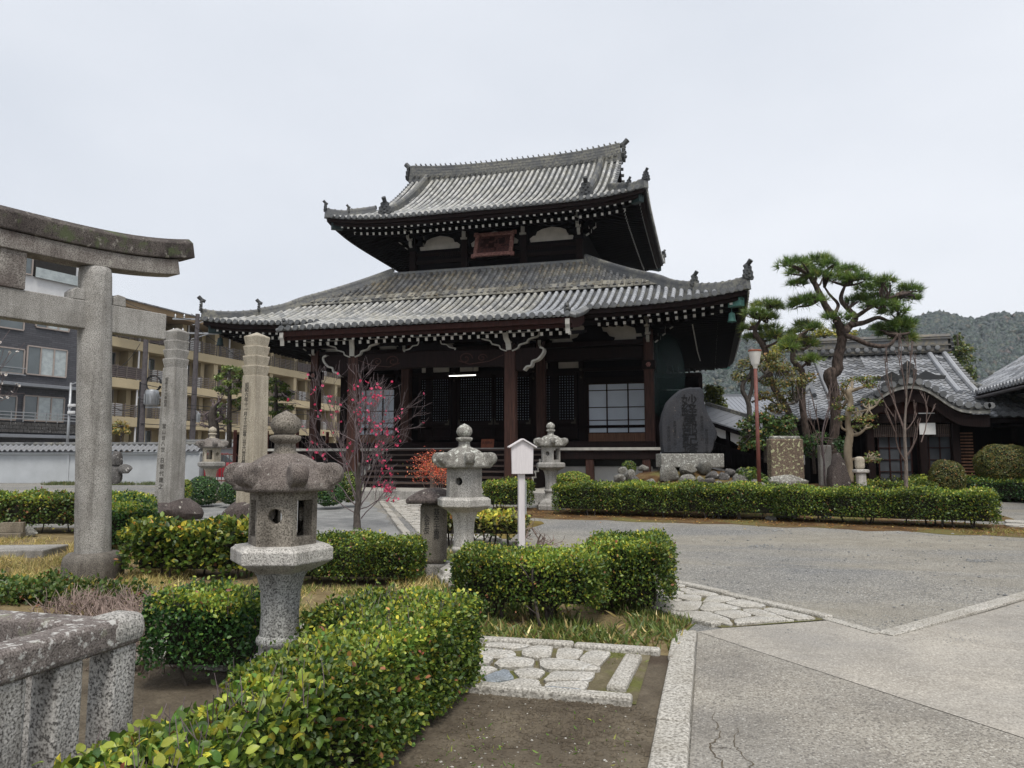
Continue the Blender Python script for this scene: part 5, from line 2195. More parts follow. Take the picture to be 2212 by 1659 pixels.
# --- covered corridor to the right of the hall
c0, c1 = at(1528, 960, 29.0), at(1690, 960, 26.6)
dv = c1 - c0
Lc = math.hypot(dv.x, dv.y)
co = thing('covered_corridor', 'sloping covered corridor with white panels beside the inscribed stone', 'corridor', (c0.x, c0.y, .35), math.atan2(dv.y, dv.x))
def cz(x, y, dep):
    return at(x, y, dep).z - .35
zr0, zr1 = cz(1530, 880, 29), cz(1610, 904, 27.8)
sl_ = (zr1 - zr0) / (Lc * .5)
def C(u, y, z):
    return (u, y, z + zr0 + sl_ * u)
q = MB()
n_ = 13
for i in range(n_):
    u0_, u1_ = -.6 + (Lc + .6) * i / n_, -.6 + (Lc + .6) * (i + 1) / n_ - .02
    p = MB()
    p.add([C(u0_, .9, 0), C(u1_, .9, 0), C(u1_, -.55, -.38), C(u0_, -.55, -.38), C(u0_, .9, -.05), C(u1_, .9, -.05), C(u1_, -.55, -.43), C(u0_, -.55, -.43)], [(3, 2, 1, 0), (4, 5, 6, 7), (3, 7, 6, 2), (0, 4, 7, 3), (1, 2, 6, 5), (0, 1, 5, 4)])
    p.build('roof_sheet', M['roof_metal'], co)
q.bar(C(-.6, .9, .05), C(Lc, .9, .05), .2, .14)
q.build('roof_ridge', M['tile_ridge'], co)
q = MB()
q.bar(C(-.6, -.5, -.52), C(Lc, -.5, -.52), .1, .14)
q.bar(C(-.6, -.1, -1.3), C(Lc, -.1, -1.3), .1, .1)
q.bar(C(-.6, -.1, -2.1), C(Lc, -.1, -2.1), .14, .12)
q.build('beam', M['wood_black'], co)
sc_ = [(0, -.62), (.5, -.6), (1.0, -.6), (1.5, -.6), (2.0, -.62), (2.0, -.95), (1.75, -1.02), (1.5, -1.08), (1.25, -1.0), (1.0, -.96), (.7, -1.0), (.45, -.92), (.2, -.9), (0, -.86)]
for j in range(int(Lc / 2) + 1):
    p = MB()
    vs = [C(j * 2.05 + a, -.12, b) for a, b in sc_]
    p.add(vs + [(x, y + .06, z) for x, y, z in vs], [tuple(range(14)), tuple(range(14, 28))[::-1]] + [(i, (i + 1) % 14, 14 + (i + 1) % 14, 14 + i) for i in range(14)])
    p.build('scalloped_panel', M['plaster'], co)
q = MB()
for i in range(int(Lc / .14)):
    q.bar(C(i * .14, -.1, -1.3), C(i * .14, -.1, -2.1), .035, .035)
q.build('lattice_bars', M['wood_black'], co)
q = MB()
q.add([C(-.5, -.08, -2.1), C(Lc, -.08, -2.1), C(Lc, -.08, -2.75), C(-.5, -.08, -2.75)], [(3, 2, 1, 0)])
q.add([C(-.5, .9, -.1), C(Lc, .9, -.1), C(Lc, .9, -2.7), C(-.5, .9, -2.7)], [(3, 2, 1, 0)], mat=1)
q.build('plaster_wall', [M['plaster'], M['wood_black']], co)
for i in range(int(Lc / .2)):
    p = MB()
    a, b = C(i * .2 + .1, -.06, -2.78), (i * .2 + .1, -.06, 0)
    p.box((a[0], a[1], a[2] / 2), (.19, .03, a[2]))
    p.build('skirting_board', M['wood_dark'], co)
for u in (0, Lc * .33, Lc * .66, Lc):
    q = MB()
    a = C(u, -.1, -.5)
    q.box((u, -.14, a[2] / 2), (.14, .14, a[2]))
    q.build('post', M['wood_black'], co)

# grey metal-roofed building far behind
r0 = at(1455, 1000, 52)
fh = thing('far_house', 'pale grey roofed house far behind the inscribed stone', 'house', (r0.x, r0.y, .35), R(15))
zt_, zb_ = at(1530, 857, 52).z - .35, at(1530, 880, 52).z - .35
q = MB()
q.box((5, 4, zb_ / 2 - .3), (10, 7, zb_ - .4))
q.build('wall', M['plaster_grey'], fh)
for s in (0, 1):
    q = MB()
    for i in range(36):
        u = -.5 + i * .31
        ya, yb = (-.6, 4) if s == 0 else (8.6, 4)
        q.bar((u, ya, zb_ - .6), (u, yb, zt_ + .4), .28, .06)
    q.build('roof_slope', M['roof_metal'], fh)
q = MB()
q.bar((-.6, 4, zt_ + .45), (10.6, 4, zt_ + .45), .3, .22)
q.build('roof_ridge', M['roof_metal'], fh)

# --- secondary hall on the right with hip-and-gable tiled roof and bow-gable porch
KY = 34.0
kl, kr = atY(1728, 735, KY), atY(2034, 724, KY)
KX0, KX1 = kl.x, kr.x
KZR = (kl.z + kr.z) / 2 - .75
ke = atY(1700, 905, 28.2)
KZE = ke.z
print('kuri', KX0, KX1, KZR, KZE)
ku = thing('priests_hall', 'low hall with silver grey tiled roof and bow-gabled porch behind the pines', 'hall', ((KX0 + KX1) / 2, KY, .35))
KW = (KX1 - KX0) / 2
KD = KY - 28.2
zr_, ze_ = KZR - .35, KZE - .35
def kz(t):                                          # t 0 at the eave, 1 at the ridge
    return ze_ + (zr_ - ze_) * (t - .22 * t * (1 - t))
def kx(t):
    return KW + .05 + 1.9 * max(0, 1 - t / .5)
# wave tiles: the 300 that show largest are parts, the rest one mass
def stile():
    q = MB()
    rings = []
    for v in (0, 1):
        rings.append([Vector((-.15 + .3 * i / 6, -.30 * v, .03 * math.sin(i / 6 * 2 * math.pi + .6) + (.0 if v == 0 else .03))) for i in range(7)])
    vs = rings[0] + rings[1] + [p + Vector((0, 0, -.035)) for p in rings[1]]
    fs = [(i, 7 + i, 8 + i, i + 1) for i in range(6)] + [(7 + i, 14 + i, 15 + i, 8 + i) for i in range(6)]
    return vs, fs
SV, SF = stile()
smes = []
for v in range(5):
    q = MB()
    q.add(SV, SF, tint=(v + .5) / 5)
    me = q.mesh('roof_tile')
    me.materials.append(M['tile_s'])
    a_ = me.attributes.new('tint', 'FLOAT', 'FACE')
    a_.data.foreach_set('value', q.t)
    smes.append(me)
rest = MB()
cnt = 0
Ls = math.hypot(KD, zr_ - ze_)
nrow = int(Ls / .27)
cells = []
for j in range(nrow):
    t = (j + 1) / nrow
    hw = kx(t)
    nn = int(hw / .285)
    for i in range(-nn, nn + 1):
        cells.append((t, i * .285))
def tilemat(t, s):
    y = -s * KD * (1 - t)
    sl = math.atan2(kz(t) - kz(max(0, t - .03)), KD * .03 if t > .03 else KD * t)
    return y, kz(t), sl
for t, x in cells:
    y, z, sl = tilemat(t, 1)
    show = (.22 < t < .98) and (-2.0 < x < KW - .1) and cnt < 300 and (int(t * 997 + x * 31) % 2 == 0)
    if show:
        inst('roof_tile', random.choice(smes), (x, y, z), ku, (sl, random.uniform(-.01, .01), 0))
        cnt += 1
    else:
        m_ = Matrix.Rotation(sl, 3, 'X')
        rest.add([m_ @ p + Vector((x, y, z)) for p in SV], SF)
    m_ = Matrix.Rotation(math.pi, 3, 'Z') @ Matrix.Rotation(sl, 3, 'X')
rest.build('roof_tiles', M['tile_s'], ku, kind='stuff')
q = MB()
for s in (1, -1):
    vs, fs = [], []
    for j in range(9):
        t = j / 8
        y = -s * KD * (1 - t)
        vs += [(-kx(t), y, kz(t) - .05), (kx(t), y, kz(t) - .05)]
    for j in range(8):
        fs.append((2 * j, 2 * j + 1, 2 * j + 3, 2 * j + 2))
    q.add(vs, fs)
for s in (-1, 1):                                   # hipped ends
    q.add([(s * kx(0), -KD, kz(0) - .05), (s * kx(0), KD, kz(0) - .05), (s * kx(.5), KD * .5, kz(.5) - .05), (s * kx(.5), -KD * .5, kz(.5) - .05)], [(0, 1, 2, 3)])
    q.add([(s * (KW - .3), -KD * .5, kz(.5) - .05), (s * (KW - .3), KD * .5, kz(.5) - .05), (s * (KW - .3), 0, kz(1) - .05)], [(0, 1, 2)])
q.build('roof_deck', M['tile_pan'], ku)
q = MB()
q.box((0, 0, zr_ + .3), (2 * KW + .3, .5, .62))
q.build('ridge_core', M['tile_dark'], ku)
q = MB()
for z in (.08, .3, .58):
    q.box((0, 0, zr_ + z), (2 * KW + .5, .62, .06))
q.tube([(-KW - .3, 0, zr_ + .68), (KW + .3, 0, zr_ + .68)], .12, 8)
q.build('ridge_courses', M['tile_dark'], ku)
for i in range(int(2 * KW / .34)):
    x = -KW + .2 + i * .34
    p = MB()
    p.lathe([(.1, 0), (.1, .06), (.06, .07)], 10)
    o = p.build('ridge_disc', M['tile_disc'], ku)
    o.location = (x, -.3, zr_ + .18)
    o.rotation_euler = (math.pi / 2, 0, 0)
for s in (-1, 1):
    p = MB()
    oni(p, (s * (KW + .3), 0, zr_ + .05), (s, 0, 0), .8, horn=False)
    p.build('ridge_end_tile', M['tile_oni'], ku)
    for off in (.45, 1.0):
        p = MB()
        pts = [Vector((s * (KW - off + .45), -KD * (1 - t), kz(t) + .08)) for t in np.linspace(1, .36, 9)]
        p.tube(pts, .1, 8)
        p.build('verge_ridge', M['tile_s'], ku)
    p = MB()
    for t in np.linspace(.4, .97, 15):
        p.tube([(s * (KW - .05), -KD * (1 - t), kz(t)), (s * (KW + .3), -KD * (1 - t), kz(t) - .03)], .08, 8)
    p.build('verge_tiles', M['tile_disc'], ku)
    p = MB()
    pts = [Vector((s * kx(t), -KD * (1 - t) , kz(t) + .06)) for t in np.linspace(.5, 0, 8)]
    p.tube(pts, .12, 8)
    p.build('hip_ridge', M['tile_ridge'], ku)
q = MB()                                            # body
q.box((0, .4, (ze_ + .1) / 2), (2 * KW + .6, 2 * KD - 2.6, ze_ + .1))
q.build('hall_wall', M['wood_black'], ku)
yk = -(KD - 1.7) + .4
for i in range(9):
    x = -KW + i * (2 * KW) / 8
    p = MB()
    p.box((x, yk - .06, ze_ / 2), (.18, .2, ze_))
    p.build('post', M['wood_dark'], ku)
p = MB()
p.box((0, yk - .05, ze_ - .35), (2 * KW, .16, .3))
p.build('lintel', M['wood_dark'], ku)
for i in (1, 2, 4, 5):
    x = -KW + (i + .5) * (2 * KW) / 8
    p = MB()
    p.box((x, yk - .03, 1.45), (2 * KW / 8 - .3, .03, 1.5))
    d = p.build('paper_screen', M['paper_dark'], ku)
    p = MB()
    for e in np.linspace(-.5, .5, 5):
        p.box((x + e * (2 * KW / 8 - .3), yk - .05, 1.45), (.03, .03, 1.5))
    for z in np.linspace(.72, 2.2, 6):
        p.box((x, yk - .052, z), (2 * KW / 8 - .3, .03, .03))
    p.build('screen_bars', M['wood_dark'], d)
# fascia of the eave
q = MB()
q.box((0, -KD + .12, ze_ - .14), (2 * kx(0), .1, .16))
q.build('eave_fascia', M['wood_dark'], ku)

# bow-gable porch
PYF = 26.6
bowpx = [(1838, 910), (1858, 897), (1880, 880), (1905, 861), (1932, 846), (1965, 839), (1998, 845), (2025, 860), (2050, 877), (2075, 889), (2105, 893), (2140, 893)]
bow = [atY(x, y, PYF) for x, y in bowpx]
bc = [Vector((p.x - (KX0 + KX1) / 2, 0, p.z - .35)) for p in bow]
bs = [Vector(p) for p in spline(bc, 4)]
yf, yb = PYF - KY, -KD + 1.9
def bow_slab(name, z0, z1, ya, yb_, mat, ex=0):
    q = MB()
    n = len(bs)
    vs = []
    for y in (ya, yb_):
        vs += [(p.x, y, p.z + z0) for p in bs] + [(p.x, y, p.z + z1) for p in bs]
    fs = []
    for i in range(n - 1):
        fs += [(i, i + 1, n + i + 1, n + i), (2 * n + i, 3 * n + i, 3 * n + i + 1, 2 * n + i + 1), (n + i, n + i + 1, 3 * n + i + 1, 3 * n + i), (i, 2 * n + i, 2 * n + i + 1, i + 1)]
    fs += [(0, n, 3 * n, 2 * n), (n - 1, 3 * n - 1, 4 * n - 1, 2 * n - 1)]
    q.add(vs, fs)
    return q.build(name, mat, ku)
bow_slab('bow_edge', 0, .1, yf, yf + .12, M['offwhite'])
bow_slab('bow_bargeboard', -.42, -.02, yf + .1, yf + .22, M['wood_dark'])
bow_slab('bow_roof', .1, .2, yf - .02, yb, M['tile_pan'])
pp = resample(bs, .27)
for p_ in pp:
    p = MB()
    row_mb(p, [Vector((p_.x, yf - .05, p_.z + .2)), Vector((p_.x, yb, p_.z + .2))], (1, 0, 0), r=.09)
    p.tube([(p_.x, yf - .12, p_.z + .25), (p_.x, yf - .04, p_.z + .25)], .105, 10)
    p.build('tile_row', M['tile_disc'], ku)
p = MB()
apex = max(bs, key=lambda v: v.z)
oni(p, (apex.x, yf + .1, apex.z + .3), (0, -1, 0), .75, horn=False)
for s in (-1, 1):
    p.slab([(0, .1), (s * .3, .3), (s * .6, .15), (s * .9, .12), (s * .85, 0), (0, 0)] if s > 0 else [(0, .1), (0, 0), (s * .85, 0), (s * .9, .12), (s * .6, .15), (s * .3, .3)], (apex.x + s * .2, yf + .1, apex.z + .28), (1, 0, 0), (0, 0, 1), .1)
p.build('porch_ogre_tile', M['tile_oni'], ku)
p = MB()
p.sweep([Vector((apex.x, yf + .1, apex.z + .25)), Vector((apex.x, yb, apex.z + .25))], ridge_prof(.25, .22, .1))
p.build('porch_ridge', M['tile_ridge'], ku)
xa, xb = bs[3].x + .45, bs[-1].x - .9
zl = bs[3].z
p = MB()
p.box(((xa + xb) / 2, yf + .5, zl - .05), (xb - xa + .5, .26, .3))
p.build('porch_beam', M['wood_dark'], ku, bevel=.02)
p = MB()
p.slab([(-1.2, 0), (-.9, .25), (-.3, .5), (.2, .62), (.7, .5), (1.2, .22), (1.5, 0)], (apex.x - .1, yf + .52, zl + .1), (1, 0, 0), (0, 0, 1), .1)
p.build('carved_panel', M['wood_red'], ku, bevel=.03)
p = MB()
for i in range(46):
    p.box((xa + (xb - xa) * i / 45, yf + .62, zl - .45), (.035, .04, .42))
p.build('transom_slats', M['wood_step'], ku)
for x in (xa, xa + (xb - xa) * .62, xb):
    p = MB()
    p.box((x, yf + .55, zl / 2), (.24, .24, zl))
    p.build('porch_post', M['wood_dark'], ku, bevel=.03)
for x0_, x1_ in ((xa + .3, xa + 1.3), (xa + 1.5, xa + 2.5)):
    p = MB()
    p.box(((x0_ + x1_) / 2, yf + .8, 1.2), (x1_ - x0_, .03, 1.7))
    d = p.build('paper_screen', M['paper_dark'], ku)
    p = MB()
    for e in np.linspace(0, 1, 4):
        p.box((lerp(x0_, x1_, e), yf + .77, 1.2), (.04, .04, 1.7))
    for z in np.linspace(.4, 2.0, 5):
        p.box(((x0_ + x1_) / 2, yf + .768, z), (x1_ - x0_, .035, .03))
    p.build('screen_bars', M['wood_red'], d)
p = MB()
p.box(((xa + xb) / 2, yf + 1.0, zl / 2), (xb - xa + .4, .1, zl))
p.build('porch_wall', M['wood_black'], ku)
for i in range(16):
    p = MB()
    p.box((xa + 2.95, yf + .75, .5 + i * .105), (.4, .05, .05))
    p.build('louvre_slat', M['wood_lower'], ku)
p = MB()
sgp = atY(2003, 915, PYF + .4)
p.box((sgp.x - (KX0 + KX1) / 2, yf + .42, sgp.z - .35), (.48, .03, .72))
p.build('white_notice', M['white'], ku)

# --- building at the right edge, its eave running towards the viewer
re = thing('side_building', 'dark timber building with long tiled eave at the right edge', 'building', (9.5, 22, .35))
zeR = 3.62
for i in range(52):
    y = -4 + i * .285
    p = MB()
    row_mb(p, [Vector((0 + u * 6, y, zeR + 3.6 * u + .3 * u * u)) for u in np.linspace(0, 1, 7)], (0, 1, 0), r=.085, n=4)
    p.tube([(-.06, y, zeR + .03), (.02, y, zeR + .03)], .1, 9)
    p.build('tile_row', M['tile_s'], re)
p = MB()
p.add([(0, -4.2, zeR - .02), (0, 11, zeR - .02), (6, 11, zeR + 3.85), (6, -4.2, zeR + 3.85)], [(3, 2, 1, 0)])
p.build('roof_deck', M['tile_pan'], re)
p = MB()
p.box((.12, 3, zeR - .14), (.12, 14, .16))
p.build('eave_fascia', M['wood_dark'], re)
p = MB()
p.tube([(-.06, -4, zeR - .14), (-.06, 9.9, zeR - .2)], .055, 8)
p.build('gutter', M['grey_pole'], re)
for i in range(24):
    p = MB()
    p.bar((.12, -3.8 + i * .58, zeR - .2), (2.0, -3.8 + i * .58, zeR + .9), .08, .1)
    p.build('rafter', M['wood_black'], re)
p = MB()
p.box((4.2, 6, zeR / 2 + .3), (5, 20, zeR + .6))
p.box((.2, 11.2, 1.7), (6.5, .3, 3.4))
p.build('wall', M['wood_black'], re)
for i in range(7):
    p = MB()
    p.box((1.66, -3.6 + i * 2.2, zeR / 2 + .3), (.16, .18, zeR + .6))
    p.build('post', M['wood_dark'], re)
for i in range(6):
    p = MB()
    p.box((1.68, -2.5 + i * 2.2, zeR - .35), (.06, 1.9, .7))
    p.build('plaster_panel', M['plaster_aged'], re)
p = MB()
p.add([(.5, -4, 2.35), (.5, 9, 2.35), (1.9, 9, 2.8), (1.9, -4, 2.8), (.5, -4, 2.3), (.5, 9, 2.3), (1.9, 9, 2.75), (1.9, -4, 2.75)], [(3, 2, 1, 0), (4, 5, 6, 7), (0, 1, 5, 4), (0, 4, 7, 3), (1, 2, 6, 5)])
p.build('pent_roof', M['wood_dark'], re)
p = MB()
p.tube([(1.2, 3.2, 2.3), (1.0, 3.2, 2.1), (1.3, 3.2, 1.8), (1.35, 3.2, .2)], .05, 8)
p.build('downpipe', M['frame_metal'], re)

pp_ = at(1926, 1040, 25.6)
po = thing('iron_pot', 'dark round pot with an upright pipe before the right hall porch', 'pot', (pp_.x, pp_.y, .35))
q = MB()
q.lathe([(.3, 0), (.34, .1), (.34, .3), (.3, .34), (.27, .32)], 16)
q.build('pot', M['grey_pole'], po, smooth=45)
q = MB()
q.tube([(0, 0, .2), (0, 0, 1.7)], .09, 10)
q.build('pipe', M['grey_pole'], po, smooth=45)

# ============================================================ stone things
def holed_side(mb, a, b, z0, z1, hole, inw, depth=.07, mat=0):
    """a wall face from a to b between z0 and z1 with a hole (list of (u, v) in 0..1) cut in, its reveal going inwards"""
    n = len(hole)
    a, b = Vector((a[0], a[1], 0)), Vector((b[0], b[1], 0))
    def P(u, v, d=0.0):
        p = a.lerp(b, u) + Vector(inw) * d
        return Vector((p.x, p.y, lerp(z0, z1, v)))
    cu = sum(h[0] for h in hole) / n
    cv = sum(h[1] for h in hole) / n
    outer = []
    for u, v in hole:
        du, dv_ = u - cu, v - cv
        ts = []
        if du > 1e-9:
            ts.append((1 - cu) / du)
        if du < -1e-9:
            ts.append(-cu / du)
        if dv_ > 1e-9:
            ts.append((1 - cv) / dv_)
        if dv_ < -1e-9:
            ts.append(-cv / dv_)
        t = min(ts)
        outer.append((cu + du * t, cv + dv_ * t))
    vs = [P(*o) for o in outer] + [P(*h) for h in hole] + [P(h[0], h[1], depth) for h in hole]
    fs = []
    for i in range(n):
        j = (i + 1) % n
        fs += [(i, j, n + j, n + i), (n + i, n + j, 2 * n + j, 2 * n + i)]
        oi, oj = outer[i], outer[j]                # square off the corners of the outer ring
        if abs(oi[0] - oj[0]) > 1e-6 and abs(oi[1] - oj[1]) > 1e-6:
            c = (round(oi[0]) if abs(oi[0] - round(oi[0])) < 1e-6 else round(oj[0]), round(oi[1]) if abs(oi[1] - round(oi[1])) < 1e-6 else round(oj[1]))
            vs.append(P(*c))
            fs.append((i, len(vs) - 1, j))
    mb.add(vs, fs, mat, tint=.5)

RECT = [(.2, .16), (.5, .16), (.8, .16), (.8, .5), (.8, .84), (.5, .84), (.2, .84), (.2, .5)]
ROUND = [(.5 + .2 * math.cos(a), .5 + .14 * math.sin(a)) for a in np.linspace(0, 2 * math.pi, 17)[:-1]]

def lantern(name, label, loc, rz, s, mats, vox, cap_r=.335, holes='RrRrRr', jewel=1.0, group=None, base_z=0.0):
    """hexagonal stone lantern: base, shaft, platform, fire box, scrolled cap, jewel"""
    o = thing(name, label, 'stone lantern', loc, rz, group)
    o.scale = (s, s, s)
    mcap, mbox, mslab, mshaft, mjew = [M[m_] for m_ in mats]
    q = MB()
    q.lathe([(.36, 0), (.36, .1), (.33, .12), (.31, .17), (.22, .23), (.2, .25)], 6, phase=R(30))
    q.build('base', mshaft, o, bevel=.012)
    q = MB()
    q.lathe([(.175, .22), (.15, .27), (.135, .34), (.135, .39), (.15, .405), (.155, .425), (.15, .445), (.132, .46), (.125, .6), (.135, .75), (.155, .84), (.19, .9)], 20)
    q.build('shaft', mshaft, o, smooth=45)
    q = MB()
    q.lathe([(.2, .885), (.3, .93), (.345, .955), (.355, .96), (.355, 1.045), (.335, 1.05), (.33, 1.065), (.25, 1.07)], 6, phase=R(30))
    q.build('platform', mslab, o, bevel=.008)
    q = MB()
    R6 = .235
    c6 = [(R6 * math.cos(R(60 * k + 30)), R6 * math.sin(R(60 * k + 30))) for k in range(6)]
    for k in range(6):
        a, b = c6[k], c6[(k + 1) % 6]
        m_ = Vector((-(a[0] + b[0]), -(a[1] + b[1]), 0)).normalized()
        holed_side(q, a, b, 1.07, 1.43, RECT if holes[k] == 'R' else ([(.5 + (u - .5) * 1.0, .55 + (v - .5)) for u, v in ROUND] if holes[k] == 'r' else [(.5 + .01 * math.cos(t), .5 + .01 * math.sin(t)) for t in np.linspace(0, 6, 8)]), m_, .08)
    q.lathe([(.14, 1.06), (.14, 1.085)], 6, phase=R(30))
    q.lathe([(.14, 1.41), (.14, 1.432)], 6, phase=R(30))
    q.build('fire_box', mbox, o, bevel=.006)
    # cap: hexagonal dome with a rolled scroll at each corner, worn together
    q = MB()
    def hexr(r_, z, an):
        f = math.cos(R(30)) / math.cos(((an - R(30)) % R(60)) - R(30)) if True else 1
        k = 1 + .12 * max(0, math.cos(6 * (an - R(30)))) * (r_ / cap_r)
        return r_ * (lerp(1, f, .7)) * k
    q.lathe([(.12, 1.43), (cap_r * .95, 1.432), (cap_r, 1.45), (cap_r * .99, 1.49), (cap_r * .93, 1.515), (cap_r * .86, 1.55), (cap_r * .76, 1.595), (cap_r * .6, 1.645), (cap_r * .42, 1.68), (cap_r * .25, 1.695), (.08, 1.7)], 48, fn=hexr)
    for k in range(6):
        an = R(60 * k + 30)
        d = Vector((math.cos(an), math.sin(an), 0))
        sd = Vector((-d.y, d.x, 0))
        c = d * (cap_r * 1.03) + Vector((0, 0, 1.55))
        q.tube([c - sd * .035, c - sd * .06, c - sd * .052, c + sd * .052, c + sd * .06, c + sd * .035], [.03, .055, .08, .08, .055, .03], 18)
        rd = [d * (cap_r * f) + Vector((0, 0, z)) for f, z in ((.3, 1.66), (.55, 1.61), (.8, 1.545), (1.05, 1.52))]
        q.tube(rd, [.035, .045, .055, .06], 8)
    cap = q.build('cap', mcap, o, smooth=True)
    if vox:
        m_ = cap.modifiers.new('worn', 'REMESH')
        m_.mode = 'VOXEL'
        m_.voxel_size = vox
        m_.use_smooth_shade = True
        m2 = cap.modifiers.new('soft', 'SMOOTH')
        m2.iterations = 1
    j = jewel
    q = MB()
    q.lathe([(.1, 1.68), (.075, 1.71), (.07, 1.76), (.105, 1.785), (.108, 1.805), (.1, 1.815), (.06, 1.825), (.085 * j, 1.845), (.1 * j, 1.875), (.102 * j, 1.9), (.092 * j, 1.935), (.06 * j, 1.965), (.02, 1.985), (.004, 1.995)], 20)
    q.build('jewel', mjew, o, smooth=50)
    return o

lantern('stone_lantern', 'large weathered stone lantern with brown scrolled cap in the foreground hedge', (-2.78, 4.42, 0), R(47), .965, ('lantern_cap', 'lantern_box', 'granite_pale', 'lantern_shaft', 'lantern_box'), .009, cap_r=.32, holes='RrRrRr', jewel=1.02)
lantern('stone_lantern', 'pale lichened stone lantern beside the white signboard', (-3.09, 9.12, 0.0), R(30), 1.03, ('lichen_granite', 'granite', 'granite_pale', 'granite_pale', 'lichen_granite'), .014, holes='xrxrxr')
p3_ = at(1190, 1040, 19.6)
lantern('stone_lantern', 'slender grey stone lantern standing in front of the paper screen', (p3_.x, p3_.y, zg(p3_.y)), R(20), 1.17, ('lichen_granite', 'granite', 'granite', 'granite', 'lichen_granite'), .02, holes='RrRrRr')
p4_ = at(455, 1040, 22.5)
lantern('stone_lantern', 'small distant stone lantern with stained cap by the white wall end', (p4_.x, p4_.y, zg(p4_.y)), R(-10), 1.17, ('torii_under', 'granite_warm', 'granite', 'granite_warm', 'granite_warm'), .02, holes='RrRrRr')

# --- stone gate (torii); the beams run away from the viewer
tp = Vector((-8.06, 8.26, 0))
TA = 19.0
tor = thing('stone_torii', 'grey granite shrine gate with dark mossy curved top beam', 'torii', tp, R(90 - TA))
SP = 2.5
for sx in (0, -SP):
    q = MB()
    q.lathe([(.36, -.05), (.378, .05), (.375, .22), (.36, .29), (.31, .335), (.2, .35)], 28, (sx, 0, 0))
    q.build('drum_base', M['drum'], tor, smooth=45)
    q = MB()
    ln_ = -.2 if sx == 0 else .2                    # the pillars lean towards each other
    q.tube([(sx + ln_ * z / 4.2, 0, z) for z in (.34, 1, 2.5, 4.1, 4.2, 4.215)], [.222, .22, .214, .207, .198, .18], 32)
    q.build('pillar', M['granite'], tor, smooth=45)
q = MB()
q.box((-SP / 2, 0, 3.53), (SP + 2 * .80, .22, .38))
q.build('tie_beam', M['granite'], tor, bevel=.012)
for sx in (0, -SP):
    for e in (-1, 1):
        q = MB()
        c = sx + (-.17 if sx == 0 else .17) + e * .275
        q.slab([(-.09, 0), (.09, 0), (.08, .14), (-.03, .16), (-.09, .1)], (c, .11, 3.722), (1, 0, 0), (0, 0, 1), .22)
        q.build('wedge', M['granite'], tor, bevel=.01)
q = MB()
q.box((-SP / 2, 0, 3.96), (.3, .26, .48))
q.build('centre_strut', M['torii_under'], tor, bevel=.012)
xm = -SP / 2
def curve(x):
    return .19 * (abs(x - xm) / 2.4) ** 3.0
hx = SP / 2
xs_ = np.linspace(xm - hx - .95, xm + hx + .95, 25)
q = MB()
q.sweep([Vector((x, 0, 4.2 + curve(x))) for x in xs_], [(-.165, 0), (.165, 0), (.165, .225), (-.165, .225)])
q.build('lower_top_beam', M['torii_under'], tor, bevel=.012)
q = MB()
xs_ = np.linspace(xm - hx - 1.16, xm + hx + 1.16, 29)
q.sweep([Vector((x, 0, 4.43 + curve(x) * 1.1)) for x in xs_], [(-.2, 0), (.2, 0), (.22, .225), (.13, .3), (-.13, .3), (-.22, .225)])
q.build('curved_top_beam', M['torii_beam'], tor, bevel=.015)

# --- stone balustrade in the near left corner
bal = thing('stone_balustrade', 'lichened brown stone balustrade with pale granite posts in the near corner', 'balustrade', (-2.4, 2.54, .035))
q = MB()
q.box((0, -1.25, .855), (.155, 2.75, .12))
q.build('top_rail', M['rail'], bal, bevel=.025, seg=3)
q = MB()
q.box((-1.35, -.02, .853), (2.56, .15, .115))
q.build('top_rail', M['rail'], bal, bevel=.025, seg=3)
q = MB()
q.box((.0, .05, .86), (.172, .2, .13))
q.build('corner_cap', M['granite'], bal, bevel=.05, seg=3)
for y in (.047, -.22, -.467, -.72, -.975, -1.23, -1.48, -1.73, -1.98):
    q = MB()
    q.box((0, y, .38), (.125, .125 + random.uniform(-.008, .008), .84))
    q.build('post', M['rail_post'], bal, bevel=.015)
for x in (-.28, -.54, -.8, -1.06, -1.32, -1.58, -1.84, -2.1, -2.36):
    q = MB()
    q.box((x, -.02, .38), (.125, .12, .84))
    q.build('post', M['rail_post'], bal, bevel=.015)
q = MB()
q.box((-1.2, -1.2, .03), (2.8, 2.8, .12))
q.build('floor_slab', M['drum'], bal, bevel=.02)

